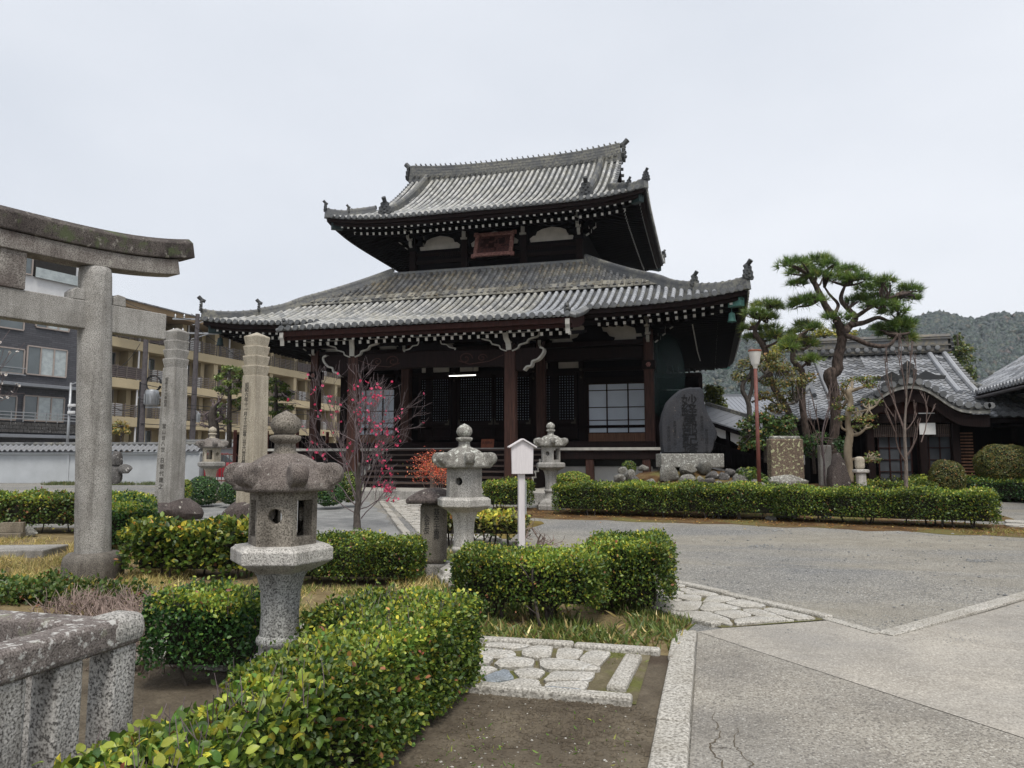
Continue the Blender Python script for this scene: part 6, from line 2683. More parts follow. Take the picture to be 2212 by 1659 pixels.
# --- two tall inscribed pillars on rocks
def stupa_pillar(label, px, depth, ybase, ytop, ytier, mat, rock_r, seed, texts, rk_off=(0, 0)):
    b = at(px[0], ybase, depth)
    t = at(px[1], ytop, depth)
    g_ = zg(b.y)
    h = t.z - b.z
    ht = at(px[1], ytier, depth).z - b.z
    o = thing('memorial_pillar', label, 'stone pillar', b, math.atan2(-b.y, -b.x) + R(45))
    q = MB()
    w0, w1 = .47, .40
    q.loft([[Vector((sx * w / 2, sy * w / 2, z)) for sx, sy in ((-1, -1), (1, -1), (1, 1), (-1, 1))] for w, z in ((w0, -.1), (w1, ht))])
    q.build('shaft', mat, o, bevel=.012)
    n = 4
    th = (h - ht) / (n + .45)
    for k_ in range(n):
        q = MB()
        z = ht + k_ * th
        wa, wb = .355 - .004 * k_, .425 - .006 * k_
        q.loft([[Vector((sx * w / 2, sy * w / 2, zz)) for sx, sy in ((-1, -1), (1, -1), (1, 1), (-1, 1))] for w, zz in ((wa, z), (wb, z + th - .025), (wb * .98, z + th))])
        q.build('tier', mat, o, bevel=.006)
    q = MB()
    z = ht + n * th
    q.loft([[Vector((sx * w / 2, sy * w / 2, zz)) for sx, sy in ((-1, -1), (1, -1), (1, 1), (-1, 1))] for w, zz in ((.4, z), (.02, h))])
    q.build('peak', mat, o, bevel=.004)
    # the left visible face is the local -y... its outward normal points left of the viewer
    for body, size, zt, fr in texts:
        zz = h * zt
        wl = lerp(w0, w1, zz / ht) / 2 + .003
        m_ = text(body, size * .9, M['faded'], o, (-.05, -wl, zz), (1, 0, 0), (0, (w0 - w1) / 2 / ht, 1), .006)
    # boulder
    rk = thing('base_boulder', 'dark brown boulder under the ' + label.split(' with')[0].split(' carrying')[0], 'boulder', (b.x, b.y, g_), R(YAW))
    q = MB()
    hr = b.z - g_
    q.rock((rk_off[0], rk_off[1], hr * .3), (rock_r[0], rock_r[1], hr * .82), seed, 3)
    q.build('boulder_body', M['brown_rock'], rk, smooth=35)
    return o
stupa_pillar('grey inscribed stone pillar with stepped top, left of the tan one', (366, 384), 17.6, 1077, 702, 792, M['granite'], (.78, .55), 21, ((T_PILLAR_A, .105, .70, 0), (T_PILLAR_A2, .135, .43, 0), (T_PILLAR_A3, .15, .235, 0)), (.12, 0))
stupa_pillar('tan inscribed stone pillar with stepped top behind the large lantern', (543, 560), 16.4, 1078, 712, 809, M['granite_warm'], (.6, .5), 8, ((T_PILLAR_B, .135, .69, 0),), (-.14, 0))

# --- small roofed stone marker
mk = thing('roofed_marker', 'small inscribed stone marker with its own stone roof beside the pale lantern', 'marker stone', (-3.62, 9.42, 0), R(20))
q = MB()
q.box((.05, 0, .1), (.62, .5, .2))
q.build('plinth', M['granite'], mk, bevel=.015)
q = MB()
q.box((0, 0, .6), (.36, .28, .82))
q.build('slab', M['lantern_box'], mk, bevel=.07, seg=4)
q = MB()
q.loft([[Vector((sx * a, sy * b_, z)) for sx, sy in ((-1, -1), (1, -1), (1, 1), (-1, 1))] for a, b_, z in ((.36, .28, 1.0), (.37, .29, 1.06), (.22, .17, 1.15), (.08, .05, 1.2))])
q.build('roof', M['brown_rock'], mk, bevel=.02)
text(T_MARK_A, .085, M['ink'], mk, (.04, -.142, .93), (1, 0, 0), (0, 0, 1), .004)
text(T_MARK_B, .08, M['ink'], mk, (-.09, -.142, .86), (1, 0, 0), (0, 0, 1), .004)

# --- white signboard
sb = at(1127, 1210, 10.9)
sg = thing('signboard', 'white peaked signboard on a white post among the hedges', 'sign', (sb.x, sb.y, zg(sb.y)), R(27))
zt_ = at(1133, 948, 10.9).z - zg(sb.y)
zb_ = at(1133, 1024, 10.9).z - zg(sb.y)
q = MB()
q.box((0, .02, (zb_ + .2) / 2), (.1, .07, zb_ + .2))
q.build('post', M['sign_white'], sg, bevel=.006)
q = MB()
q.slab([(-.16, zb_), (.16, zb_), (.17, zt_ - .11), (0, zt_ - .02), (-.17, zt_ - .11)], (0, -.02, 0), (1, 0, 0), (0, 0, 1), .045)
q.build('board', M['sign_white'], sg, bevel=.004)
for s in (-1, 1):
    q = MB()
    q.bar((0, -.04, zt_), (s * .215, -.04, zt_ - .125), .13, .022)
    q.build('roof_board', M['sign_white'], sg, bevel=.003)
q = MB()
q.box((.055, -.045, zb_ - .35), (.012, .01, .5))
q.build('paper_strip', M['plaster_grey'], sg)

# --- inscribed monument on its mound
MD = 21.5
mb_ = at(1487, 980, MD)
mo = thing('inscribed_monument', 'large dark slate stone carved with big characters on a granite plinth', 'monument', (mb_.x, mb_.y, mb_.z), R(YAW))
ol = [(175, 1300), (155, 1150), (150, 1000), (140, 800), (180, 600), (270, 400), (370, 290), (450, 220), (520, 170), (610, 140), (700, 122), (800, 118), (880, 112), (930, 180), (940, 260), (945, 350), (960, 480), (1000, 600), (1090, 760), (1135, 850), (1155, 930), (1155, 1020), (1110, 1100), (1090, 1180), (1080, 1230), (1030, 1300)]
ol = [((x - 650) * .001654, (1300 - y) * .001654) for x, y in ol]
cxm, czm = .0, .95
q = MB()
rings = []
rr = np.random.default_rng(4)
for y, k_ in ((.26, .8), (.2, .94), (.05, 1.0), (-.1, .985), (-.155, .95), (-.17, .9)):
    rings.append([Vector((cxm + (a - cxm) * k_ + rr.normal() * .006, y + rr.normal() * .006 * (abs(y) < .16), max(0, czm + (b - czm) * k_ + rr.normal() * .006))) for a, b in ol])
q.loft(rings)
q.build('slab', M['slate'], mo, smooth=38)
text(T_MONUMENT, .365, M['carved'], mo, (.02, -.171, 1.72), (1, 0, 0), (0, 0, 1), .034, sx=1.35)
for i, x in enumerate((-.42, -.6, .38, .5)):
    text(T_SMALL, .1, M['carved'], mo, (x, -.1705, (.95, .8, 1.1, .72)[i]), (1, 0, 0), (0, 0, 1), .004, name='small_inscription')
q = MB()
q.box((.03, .02, -.2), (1.82, .8, .4))
q.build('plinth', M['lichen_granite'], mo, bevel=.025)

# mound of earth behind the far hedge
def mound_z(X, Y):
    d2 = ((X - mb_.x) / 2.0) ** 2 + ((Y - mb_.y - .4) / 1.5) ** 2
    h = .62 * math.exp(-d2 * .8)
    e = min(1, max(0, (Y - 18.5) / 1.6)) * min(1, max(0, (X + 3.6) / 1.5)) * min(1, max(0, (6.6 - X) / 1.5)) * min(1, max(0, (27.5 - Y) / 2))
    return zg(Y) + e * (.42 + h)
q = MB()
nx, ny = 44, 40
vs = []
for j in range(ny + 1):
    for i in range(nx + 1):
        X, Y = lerp(-3.7, 6.7, i / nx), lerp(18.4, 27.6, j / ny)
        e = 1 if 0 < i < nx and 0 < j < ny else 0
        vs.append((X, Y, mound_z(X, Y) + (.03 * math.sin(X * 3.1) * math.sin(Y * 2.7) + random.uniform(-.012, .02)) * e - (0 if e else .03)))
q.add(vs, [(j * (nx + 1) + i, j * (nx + 1) + i + 1, (j + 1) * (nx + 1) + i + 1, (j + 1) * (nx + 1) + i) for j in range(ny) for i in range(nx)])
struct(q.build('planting_mound', M['litter'], smooth=True))

# --- rocks on the mound
c4 = [(165, 885, 55, 56), (275, 862, 62, 36), (372, 850, 44, 50), (275, 918, 52, 30), (345, 922, 26, 20), (416, 898, 36, 22), (404, 932, 38, 22), (480, 908, 35, 28), (516, 880, 38, 22), (456, 946, 28, 18), (516, 950, 32, 20), (580, 930, 52, 38), (592, 868, 40, 18), (616, 906, 32, 22), (656, 946, 28, 24), (20, 856, 34, 18), (-60, 900, 44, 34), (-96, 870, 30, 22), (-120, 915, 42, 26), (-30, 925, 30, 20), (60, 935, 34, 18), (700, 955, 30, 18)]
lab = ['upright pointed pale boulder left of the mound in front of the plinth', 'flat lichened boulder against the plinth front', 'tall lichened boulder right of the plinth centre', 'low pale boulder below the flat lichened one', 'little rock between the pale boulders', 'round dark rock under the plinth corner', 'squat dark rock behind the hedge', 'angular brown rock in the middle of the pile', 'brown mottled rock highest at the right', 'small wedge rock at the hedge top', 'low pale rock beside the wedge rock', 'biggest round grey boulder right in the pile', 'dark flat rock far at the mound back', 'pale rock right of the round boulder', 'rightmost pale rock near the lamp post', 'half hidden rock left of the pointed boulder', 'speckled rock beside the clipped green ball', 'small rock behind the speckled rock', 'broad grey rock at the left end of the mound', 'little brown rock left of the pointed boulder', 'thin flat stone below the pointed boulder', 'small stone at the foot of the lichened tablet']
for i, (x, y, rx, ry) in enumerate(c4):
    px_, py_ = (2400 + x / 1.536) / 1.736, (1200 + y / 1.536) / 1.736
    dep = 20.2 + (930 - y) * .008
    p = at(px_, py_, dep)
    m2 = dep / F_PX / 1.536 / 1.736
    q = MB()
    q.rock((0, 0, 0), (rx * m2 * 1.12, rx * m2 * .9, ry * m2 * 1.3), 40 + i, 3, rz=i * 1.3)
    o = q.build('mound_rock', M['dark_rock'] if i in (5, 6, 8, 12, 7, 19) else M['grey_rock'], smooth=35)
    o.location = p
    tag(o, lab[i], 'rock', 'rocks piled on the mound')
for i, (x, y, r_) in enumerate(((1570, 1112, .28), (1705, 1117, .3), (1668, 1122, .16), (1790, 1118, .14))):
    p = G(x, y + 6)
    q = MB()
    q.rock((0, 0, r_ * .25), (r_, r_ * .7, r_ * .55), 90 + i, 3)
    o = q.build('low_rock', M['grey_rock'], smooth=35)
    o.location = p + Vector((0, .4, 0))
    tag(o, ('white rock lying under the long hedge left of the lamp post', 'white rock under the long hedge right of the lamp post', 'small pale rock under the hedge at the lamp post foot', 'small pale rock under the hedge below the brown stone')[i], 'rock', 'rocks under the long hedge')

# --- lamp post
lp = at(1642, 1100, 18.9)
zl0 = zg(lp.y)
la = thing('lamp_post', 'rust red lamp post with tapered white shade behind the long hedge', 'lamp post', (lp.x, lp.y, zl0))
zs0, zs1 = at(1634, 784, 18.9).z - zl0, at(1634, 752, 18.9).z - zl0
q = MB()
q.tube([(0, 0, 0), (0, 0, zs0 - .02)], [.052, .045], 12)
q.build('pole', M['iron_red'], la, smooth=True)
q = MB()
q.lathe([(.05, zs0 - .1), (.06, zs0 - .04), (.09, zs0), (.09, zs0 + .02)], 14)
q.build('collar', M['lamp_white'], la, smooth=50)
q = MB()
q.lathe([(.1, zs0 + .01), (.165, zs1 - .03), (.17, zs1), (.15, zs1 + .005), (.09, zs0 + .03)], 20)
q.build('shade', M['lamp_white'], la, smooth=45)
q = MB()
q.lathe([(.172, zs1 - .035), (.176, zs1 - .005), (.16, zs1 + .014), (.02, zs1 + .02)], 20)
q.build('rim', M['notice'], la)

# --- tablet and standing stones
def stone_block(name, label, cat, x0, x1, y0, y1, dep, th, mat, bev=.02, rz=YAW, base=None, seed=0, shape=None):
    p = at((x0 + x1) / 2, y1, dep)
    wd, ht = (x1 - x0) * dep / F_PX, (y1 - y0) * dep / F_PX
    o = thing(name, label, cat, p, R(rz))
    q = MB()
    if shape:
        rr = np.random.default_rng(seed)
        q.loft([[Vector(((a - .5) * wd * k_ + rr.normal() * .008, y, b * ht * (1 if b < .02 else lerp(1, k_, .5)) + rr.normal() * .008)) for a, b in shape] for y, k_ in ((th / 2, .8), (th * .3, .97), (-th * .25, 1), (-th / 2, .85))])
        q.build('stone', mat, o, smooth=40)
    else:
        q.box((0, 0, ht / 2), (wd, th, ht))
        q.build('stone', mat, o, bevel=bev, seg=3)
    if base:
        q = MB()
        q.rock((0, 0, -base[2] * .35), base, seed, 3)
        q.build('base_rock', M['lichen_granite'], o, smooth=40)
    return o
stone_block('stone_tablet', 'brown stone tablet blotched with pale yellow lichen on a rock base', 'stone tablet', 1662, 1734, 948, 1036, 20.6, .35, M['tablet'], .05, base=(.72, .4, .3), seed=71)
q = MB()
tb = [o for o in bpy.data.objects if o.name.startswith('stone_tablet')][0]
q.box((0, 0, 88 * 20.6 / F_PX + .03), (.8, .3, .09))
q.build('top_ledge', M['lichen_granite'], tb, bevel=.03)
stone_block('grey_slab', 'plain pale grey granite slab between the tablet and the pine trunk', 'stone slab', 1771, 1797, 962, 1050, 22.0, .2, M['granite'], .03)
stone_block('pointed_stone', 'dark brown pointed standing stone in front of the pale-barked tree', 'standing stone', 1790, 1838, 978, 1060, 20.8, .4, M['brown_rock'], seed=12, shape=[(0, 0), (-.02, .3), (.06, .6), (.2, .72), (.3, .95), (.42, 1), (.55, .93), (.7, .75), (.82, .5), (.95, .3), (1.0, 0)])
sp_ = stone_block('stone_post', 'slim pale stone post with rounded head beside the pale-barked tree', 'stone post', 1853, 1870, 1022, 1062, 20.0, .2, M['granite_pale'], .03)
z0 = 40 * 20 / F_PX
q = MB()
q.box((0, 0, z0 + .05), (.36, .3, .1))
q.build('ledge', M['granite_pale'], sp_, bevel=.03)
q = MB()
q.box((-.02, 0, z0 + .27), (.25, .2, .36))
q.build('rounded_head', M['granite_warm'], sp_, bevel=.09, seg=4)
# rock shaped like a resting animal behind the gate pillar
q = MB()
p = at(246, 1048, 27)
q.rock((0, 0, .35), (.34, .3, .5), 5, 3)
q.rock((.08, 0, .95), (.24, .22, .36), 6, 3)
q.rock((.42, 0, .55), (.3, .2, .2), 7, 3)
o = q.build('dark_standing_rock', M['dark_rock'], smooth=40)
o.location = p
tag(o, 'dark upright rock partly hidden behind the gate pillar by the white wall', 'rock')
# concrete block, white stone, slab by the left hedge
cb = G(26, 1164)
o = thing('concrete_block', 'hollow concrete block resting on a flat stone at the left edge', 'block', cb + Vector((0, 0, .12)), R(30))
q = MB()
q.box((0, .06, .1), (.39, .02, .19))
q.box((0, -.06, .1), (.39, .02, .19))
for x in (-.185, 0, .185):
    q.box((x, 0, .1), (.025, .1, .19))
q.build('block_shell', M['block'], o, bevel=.006)
q = MB()
q.box((-.1, 0, -.06), (.6, .35, .12))
q.build('footing', M['block'], o, bevel=.01)
q = MB()
q.rock((0, 0, .08), (.25, .16, .13), 61, 3)
o = q.build('white_stone', M['grey_rock'], smooth=40)
o.location = G(55, 1160)
tag(o, 'pale rounded stone lying beside the hollow concrete block', 'stone')
sp2 = G(30, 1205)
q = MB()
q.box((0, 0, .05), (1.5, .8, .16))
o = q.build('step_slab', M['granite'], bevel=.02)
o.location = sp2 + Vector((-.35, .2, 0))
o.rotation_euler = (0, 0, R(20))
tag(o, 'flat grey stone slab set in the dry grass at the left edge', 'stone slab')
# stone wheels on the ground near the roofed marker
q = MB()
q.lathe([(.04, 0), (.09, .05), (.09, .12), (.03, .2)], 12)

# ============================================================ planting
LEAF6 = (np.array([(0, 0, 0), (.27, .28, .05), (.29, .62, .06), (0, 1, -.05), (-.29, .62, .06), (-.27, .28, .05)]), [(0, 1, 2, 3), (0, 3, 4, 5)])
_ly = (0, .22, .5, .78, 1)
_lw = (0, .25, .31, .2, 0)
_lz = (0, .02, .03, -.01, -.1)
LEAFR = (np.array([(0, 0, 0)] + [p for i in (1, 2, 3) for p in ((-_lw[i], _ly[i], _lz[i] + .07), (0, _ly[i], _lz[i]), (_lw[i], _ly[i], _lz[i] + .07))] + [(0, 1, -.1)]),
         [(0, 2, 1), (0, 3, 2), (1, 2, 5, 4), (2, 3, 6, 5), (4, 5, 8, 7), (5, 6, 9, 8), (7, 8, 10), (8, 9, 10)])
LEAF4 = (np.array([(0, 0, 0), (.33, .5, .06), (0, 1, 0), (-.33, .5, .06)]), [(0, 1, 2, 3)])
BLADE = (np.array([(-.04, 0, 0), (.04, 0, 0), (.03, .6, .08), (0, 1, .3), (-.03, .6, .08)]), [(0, 1, 2, 4), (4, 2, 3)])
PETAL = (np.array([(0, 0, 0), (.5, .5, .15), (0, 1, .2), (-.5, .5, .15)]), [(0, 1, 2, 3)])

def unit(a):
    return a / np.maximum(1e-9, np.linalg.norm(a, axis=1))[:, None]

def pick(pal, n):
    """pal: list of (weight, (r, g, b))"""
    w_ = np.array([p[0] for p in pal], float)
    idx = RN.choice(len(pal), n, p=w_ / w_.sum())
    c = np.array([p[1] for p in pal])[idx] * np.array([1.6, 1.55, 1.4])
    return np.clip(c * RN.uniform(.72, 1.3, (n, 1)) * RN.uniform(.93, 1.07, (n, 3)), 0, 1)

def scatter(P, N, size, cols, tmpl, tilt=.5, axis=None, axis_mix=0.0):
    """returns verts, loops, starts, totals, colours of one leaf per point"""
    T, F = tmpl
    n = len(P)
    if axis_mix:                                    # leaves stand out from the twig, blades turned to the light
        t = unit(unit(N) * axis_mix + RN.normal(size=(n, 3)) * .62)
        a = RN.normal(size=(n, 3)) * .75 + np.array([0, 0, .8])
        N = unit(a - t * np.sum(a * t, 1)[:, None])
    else:
        N = unit(N + RN.normal(size=(n, 3)) * tilt)
        a = RN.normal(size=(n, 3))
        t = unit(a - N * np.sum(a * N, 1)[:, None])
    wv = np.cross(t, N)
    s = np.broadcast_to(np.asarray(size, float), (n,))[:, None, None]
    V = P[:, None, :] + s * (T[None, :, 0:1] * wv[:, None, :] + T[None, :, 1:2] * t[:, None, :] + T[None, :, 2:3] * N[:, None, :])
    return V, cols

def leaves_obj(name, chunks, tmpl, mat, parent=None, kind='stuff'):
    """one mesh out of many (V, cols) chunks"""
    T, F = tmpl
    V = np.concatenate([c[0] for c in chunks])
    C = np.concatenate([c[1] for c in chunks])
    n, k = V.shape[0], V.shape[1]
    fl = [np.array(f) for f in F]
    per = np.concatenate(fl)
    loops = (np.arange(n)[:, None] * k + per[None, :]).ravel()
    tot = np.tile(np.array([len(f) for f in fl]), n)
    start = np.concatenate([[0], np.cumsum(tot)[:-1]])
    me = bpy.data.meshes.new(name)
    me.vertices.add(n * k)
    me.vertices.foreach_set('co', V.reshape(-1).astype(np.float32))
    me.loops.add(len(loops))
    me.loops.foreach_set('vertex_index', loops.astype(np.int32))
    me.polygons.add(len(tot))
    me.polygons.foreach_set('loop_start', start.astype(np.int32))
    me.polygons.foreach_set('loop_total', tot.astype(np.int32))
    at_ = me.attributes.new('lc', 'FLOAT_COLOR', 'POINT')
    cc = np.concatenate([np.repeat(C, k, axis=0), np.ones((n * k, 1))], 1)
    if k == 11:                                     # paler midrib
        rib = np.tile(np.array([1.1, .95, 1.18, .95, .95, 1.18, .95, .95, 1.12, .95, .9]), n)
        cc[:, :3] *= rib[:, None]
        me.polygons.foreach_set('use_smooth', np.ones(len(tot), bool))
    at_.data.foreach_set('color', cc.reshape(-1).astype(np.float32))
    me.materials.append(mat)
    me.update(calc_edges=True)
    me.validate()
    o = link(name, me, parent)
    if kind:
        o['kind'] = kind
    return o

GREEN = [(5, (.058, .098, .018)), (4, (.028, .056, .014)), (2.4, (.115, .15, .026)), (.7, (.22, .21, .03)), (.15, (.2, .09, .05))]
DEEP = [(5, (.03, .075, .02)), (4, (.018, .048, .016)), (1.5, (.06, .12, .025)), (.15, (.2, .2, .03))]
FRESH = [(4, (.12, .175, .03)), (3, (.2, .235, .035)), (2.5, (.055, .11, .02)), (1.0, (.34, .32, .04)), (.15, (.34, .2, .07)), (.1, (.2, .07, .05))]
GOLD = [(4, (.2, .22, .035)), (3, (.33, .3, .04)), (2, (.09, .14, .025)), (1, (.42, .36, .06)), (.3, (.4, .2, .05))]
OLIVE = [(4, (.06, .075, .02)), (3, (.1, .1, .025)), (2, (.035, .05, .016)), (1, (.17, .13, .04)), (.4, (.2, .09, .03))]
MIXED = [(4, (.05, .09, .02)), (3, (.08, .11, .025)), (2, (.03, .055, .016)), (.7, (.2, .17, .035)), (.5, (.16, .07, .035))]

def hedge(label, boxes, leaf, dens, ptop, pside, tmpl=LEAF6, stems=0, low=0.0, name='clipped_hedge', group=None, skin=.09, core=True, lump=.035, big=0, stem_r=.014, side_gap=0.0, cat='hedge', stand=.55, twig=0, into=None):
    bx0 = boxes[0]
    o = into or thing(name, label, cat, (bx0[0], bx0[1], zg(bx0[1])), 0, group, site=True)
    chunks = []
    inner = []
    for (cx, cy, hx_, hy_, rz, z0, z1) in boxes:
        m_ = Matrix.Rotation(R(rz), 3, 'Z')
        inner.append((cx, cy, hx_, hy_, R(rz), z0, z1))
        faces = [((0, 0, 1), hx_ * 2, hy_ * 2), ((1, 0, 0), hy_ * 2, z1 - z0), ((-1, 0, 0), hy_ * 2, z1 - z0), ((0, 1, 0), hx_ * 2, z1 - z0), ((0, -1, 0), hx_ * 2, z1 - z0)]
        for nrm, a, b in faces:
            n = int(a * b * dens)
            if n < 4:
                continue
            u, v = RN.uniform(-.5, .5, n) * a, RN.uniform(-.5, .5, n) * b
            dpt = np.abs(RN.normal(size=n)) * skin - skin * .1
            dpt = np.where(RN.uniform(size=n) < .05, -RN.uniform(0, .05, n), dpt)
            if nrm[2]:
                P = np.stack([u, v, np.full(n, z1) - dpt], 1)
            elif nrm[0]:
                P = np.stack([nrm[0] * (hx_ - dpt), u, v + (z0 + z1) / 2], 1)
            else:
                P = np.stack([u, nrm[1] * (hy_ - dpt), v + (z0 + z1) / 2], 1)
            # soft, rounded shoulders and a slightly uneven shear line
            ed = np.minimum(hx_ - np.abs(P[:, 0]), hy_ - np.abs(P[:, 1]))
            P[:, 2] -= np.where(P[:, 2] > z1 - .12, .05 * np.exp(-np.maximum(ed, 0) / .06), 0)
            wob = lump * (np.sin(P[:, 0] * 5.1 + cx) + np.sin(P[:, 1] * 4.3 + cy) + np.sin((P[:, 0] + P[:, 1]) * 9.7) * .6)
            P += np.array(nrm)[None, :] * wob[:, None]
            Nn = np.tile(np.array(nrm, float), (n, 1))
            Nn[:, 2] += .35
            keep = np.ones(n, bool)
            if not nrm[2]:                          # bare legs: fewer leaves low down
                if low:
                    f = (P[:, 2] - z0) / max(.01, z1 - z0)
                    keep &= RN.uniform(size=n) < np.clip((f - low * RN.uniform(.3, 1.0, n)) * 4 + .05, .03, 1)
            hole = np.sin(P[:, 0] * 6.1 + P[:, 1] * 2.2 + cy * 2) * np.sin(P[:, 2] * 9 + P[:, 1] * 6.3 + P[:, 0] * 2 + cx)
            keep &= ~((hole > .66) & (RN.uniform(size=n) < side_gap * (.5 if nrm[2] else 1)))
            P, Nn = P[keep], Nn[keep]
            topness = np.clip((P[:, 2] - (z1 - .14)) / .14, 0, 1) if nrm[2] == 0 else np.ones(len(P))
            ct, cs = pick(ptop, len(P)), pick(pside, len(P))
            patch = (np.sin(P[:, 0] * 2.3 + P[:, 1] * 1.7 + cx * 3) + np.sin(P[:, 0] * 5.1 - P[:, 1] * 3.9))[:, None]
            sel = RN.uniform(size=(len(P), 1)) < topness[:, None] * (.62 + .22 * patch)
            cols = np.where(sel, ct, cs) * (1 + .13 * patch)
            rot = np.array(m_)
            P = P @ rot.T + np.array([cx, cy, 0])
            Nn = Nn @ rot.T
            ok = np.ones(len(P), bool)
            for q_ in inner[:-1]:
                dx, dy = P[:, 0] - q_[0], P[:, 1] - q_[1]
                lx = dx * math.cos(q_[4]) + dy * math.sin(q_[4])
                ly = -dx * math.sin(q_[4]) + dy * math.cos(q_[4])
                ok &= ~((np.abs(lx) < q_[2] - .06) & (np.abs(ly) < q_[3] - .06) & (P[:, 2] < q_[6] - .06))
            P, Nn, cols = P[ok], Nn[ok], cols[ok]
            sz = leaf * RN.uniform(.65, 1.35, len(P))
            chunks.append(scatter(P, Nn, sz, np.clip(cols, 0, 1), tmpl, .55, None, stand))
    if big:                                         # the leaves that show largest are parts of their own
        allV = np.concatenate([c[0] for c in chunks])
        allC = np.concatenate([c[1] for c in chunks])
        ctr = allV.mean(1)
        up = ctr[:, 2] > boxes[0][6] - .07
        d = np.linalg.norm(ctr - np.array([0, 0, CAM_H]), axis=1) + np.where(up, 0, 5) + RN.uniform(0, .9, len(ctr))
        dirs = ctr - np.array([0, 0, CAM_H])
        fw = dirs @ _F
        vis = (np.abs((dirs @ _Rt) / fw) < .7) & (((dirs @ _U) / fw) > -.53)
        d = np.where(vis, d, 99)
        idx = np.argsort(d)[:big]
        mask = np.zeros(len(ctr), bool)
        mask[idx] = True
        lm = {}
        for i in idx:
            me = bpy.data.meshes.new('leaf')
            me.from_pydata((allV[i] - allV[i, 0]).tolist(), [], tmpl[1])
            a_ = me.attributes.new('lc', 'FLOAT_COLOR', 'POINT')
            cc = np.tile(np.append(allC[i], 1.0), (len(allV[i]), 1))
            a_.data.foreach_set('color', cc.reshape(-1).astype(np.float32))
            me.materials.append(M['leaf'])
            l_ = link('leaf', me, o)
            l_.location = Vector(allV[i, 0])
        chunks = [(allV[~mask], allC[~mask])]
    leaves_obj('foliage', chunks, tmpl, M['leaf'], o)
    if twig:                                        # cut twigs showing between the leaves
        q = MB()
        for _ in range(twig):
            cx, cy, hx_, hy_, rz, z0, z1 = random.choice(boxes)
            l = Matrix.Rotation(R(rz), 3, 'Z') @ Vector((random.uniform(-hx_, hx_) * .98, random.uniform(-hy_, hy_) * .98, 0))
            b = Vector((cx + l.x, cy + l.y, z1 - random.uniform(.05, .16)))
            e = b + Vector((random.gauss(0, .03), random.gauss(0, .03), random.uniform(.07, .15)))
            q.tube([b, b.lerp(e, .5) + Vector((random.gauss(0, .006), random.gauss(0, .006), 0)), e], [.0028, .0022, .0016], 4, caps=False)
        q.build('cut_twigs', M['twig'], o, kind='stuff')
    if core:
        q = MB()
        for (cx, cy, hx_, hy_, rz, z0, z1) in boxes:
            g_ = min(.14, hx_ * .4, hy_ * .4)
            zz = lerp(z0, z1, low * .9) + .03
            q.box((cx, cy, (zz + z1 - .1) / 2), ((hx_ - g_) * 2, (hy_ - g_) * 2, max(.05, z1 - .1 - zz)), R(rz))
        q.build('shade_core', M['core'], o)  # dark box in place of inner twigs, painting the shade between the leaves
    for (cx, cy, hx_, hy_, rz, z0, z1) in boxes:
        m_ = Matrix.Rotation(R(rz), 3, 'Z')
        ns = int(stems * hx_ * hy_ * 4)
        if stems:
            ns = max(2, ns)
        for _ in range(ns):
            l = Vector((random.uniform(-hx_ * .85, hx_ * .85), random.uniform(-hy_ * .8, hy_ * .5), 0))
            b = m_ @ l + Vector((cx, cy, 0))
            b.z = zg(b.y) - .02
            zt = z1 - .12
            q = MB()
            pts = [b]
            for k_ in range(1, 5):
                f = k_ / 4
                pts.append(Vector((b.x + random.uniform(-.05, .05) + f * random.uniform(-.08, .08), b.y + random.uniform(-.05, .05), lerp(b.z, zt, f))))
            r_ = stem_r * random.uniform(.7, 1.4)
            q.tube(spline(pts, 3), [r_ * lerp(1.1, .55, i / 12) for i in range(13)], 6, lump=.12)
            for e in range(3):
                p = Vector(pts[1 + e % 3])
                q.tube([p, p + Vector((random.uniform(-.14, .14), random.uniform(-.14, .14), random.uniform(.08, .2)))], [r_ * .5, r_ * .25], 5)
            q.build('stem', M['bark'], o, smooth=True)
    return o

# foreground and middle hedges
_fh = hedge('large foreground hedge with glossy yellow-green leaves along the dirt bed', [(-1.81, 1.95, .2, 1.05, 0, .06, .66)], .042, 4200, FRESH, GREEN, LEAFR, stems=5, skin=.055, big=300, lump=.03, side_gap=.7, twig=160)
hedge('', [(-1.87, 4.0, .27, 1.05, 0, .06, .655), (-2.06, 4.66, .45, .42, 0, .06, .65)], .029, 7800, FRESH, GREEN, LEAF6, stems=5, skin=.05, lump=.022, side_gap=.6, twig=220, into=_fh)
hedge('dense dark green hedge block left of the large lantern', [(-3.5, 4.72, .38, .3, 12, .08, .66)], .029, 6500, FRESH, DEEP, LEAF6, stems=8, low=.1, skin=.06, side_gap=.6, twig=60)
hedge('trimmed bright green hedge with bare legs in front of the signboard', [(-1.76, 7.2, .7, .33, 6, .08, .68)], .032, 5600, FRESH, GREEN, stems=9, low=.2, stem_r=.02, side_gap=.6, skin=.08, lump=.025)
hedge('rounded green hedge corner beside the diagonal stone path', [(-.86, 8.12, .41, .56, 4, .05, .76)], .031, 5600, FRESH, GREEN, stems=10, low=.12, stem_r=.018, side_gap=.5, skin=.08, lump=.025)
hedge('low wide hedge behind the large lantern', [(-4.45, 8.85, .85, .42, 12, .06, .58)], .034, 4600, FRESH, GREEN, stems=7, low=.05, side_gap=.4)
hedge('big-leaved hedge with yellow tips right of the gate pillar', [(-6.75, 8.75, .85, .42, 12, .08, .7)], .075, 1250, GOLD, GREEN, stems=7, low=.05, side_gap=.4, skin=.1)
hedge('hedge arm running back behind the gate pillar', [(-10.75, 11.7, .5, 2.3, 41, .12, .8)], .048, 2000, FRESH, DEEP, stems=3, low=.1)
hedge('low straggly hedge at the foot of the gate', [(-7.9, 6.75, 1.75, .3, 2, .02, .2)], .05, 2000, MIXED, MIXED, stems=3, side_gap=.6)
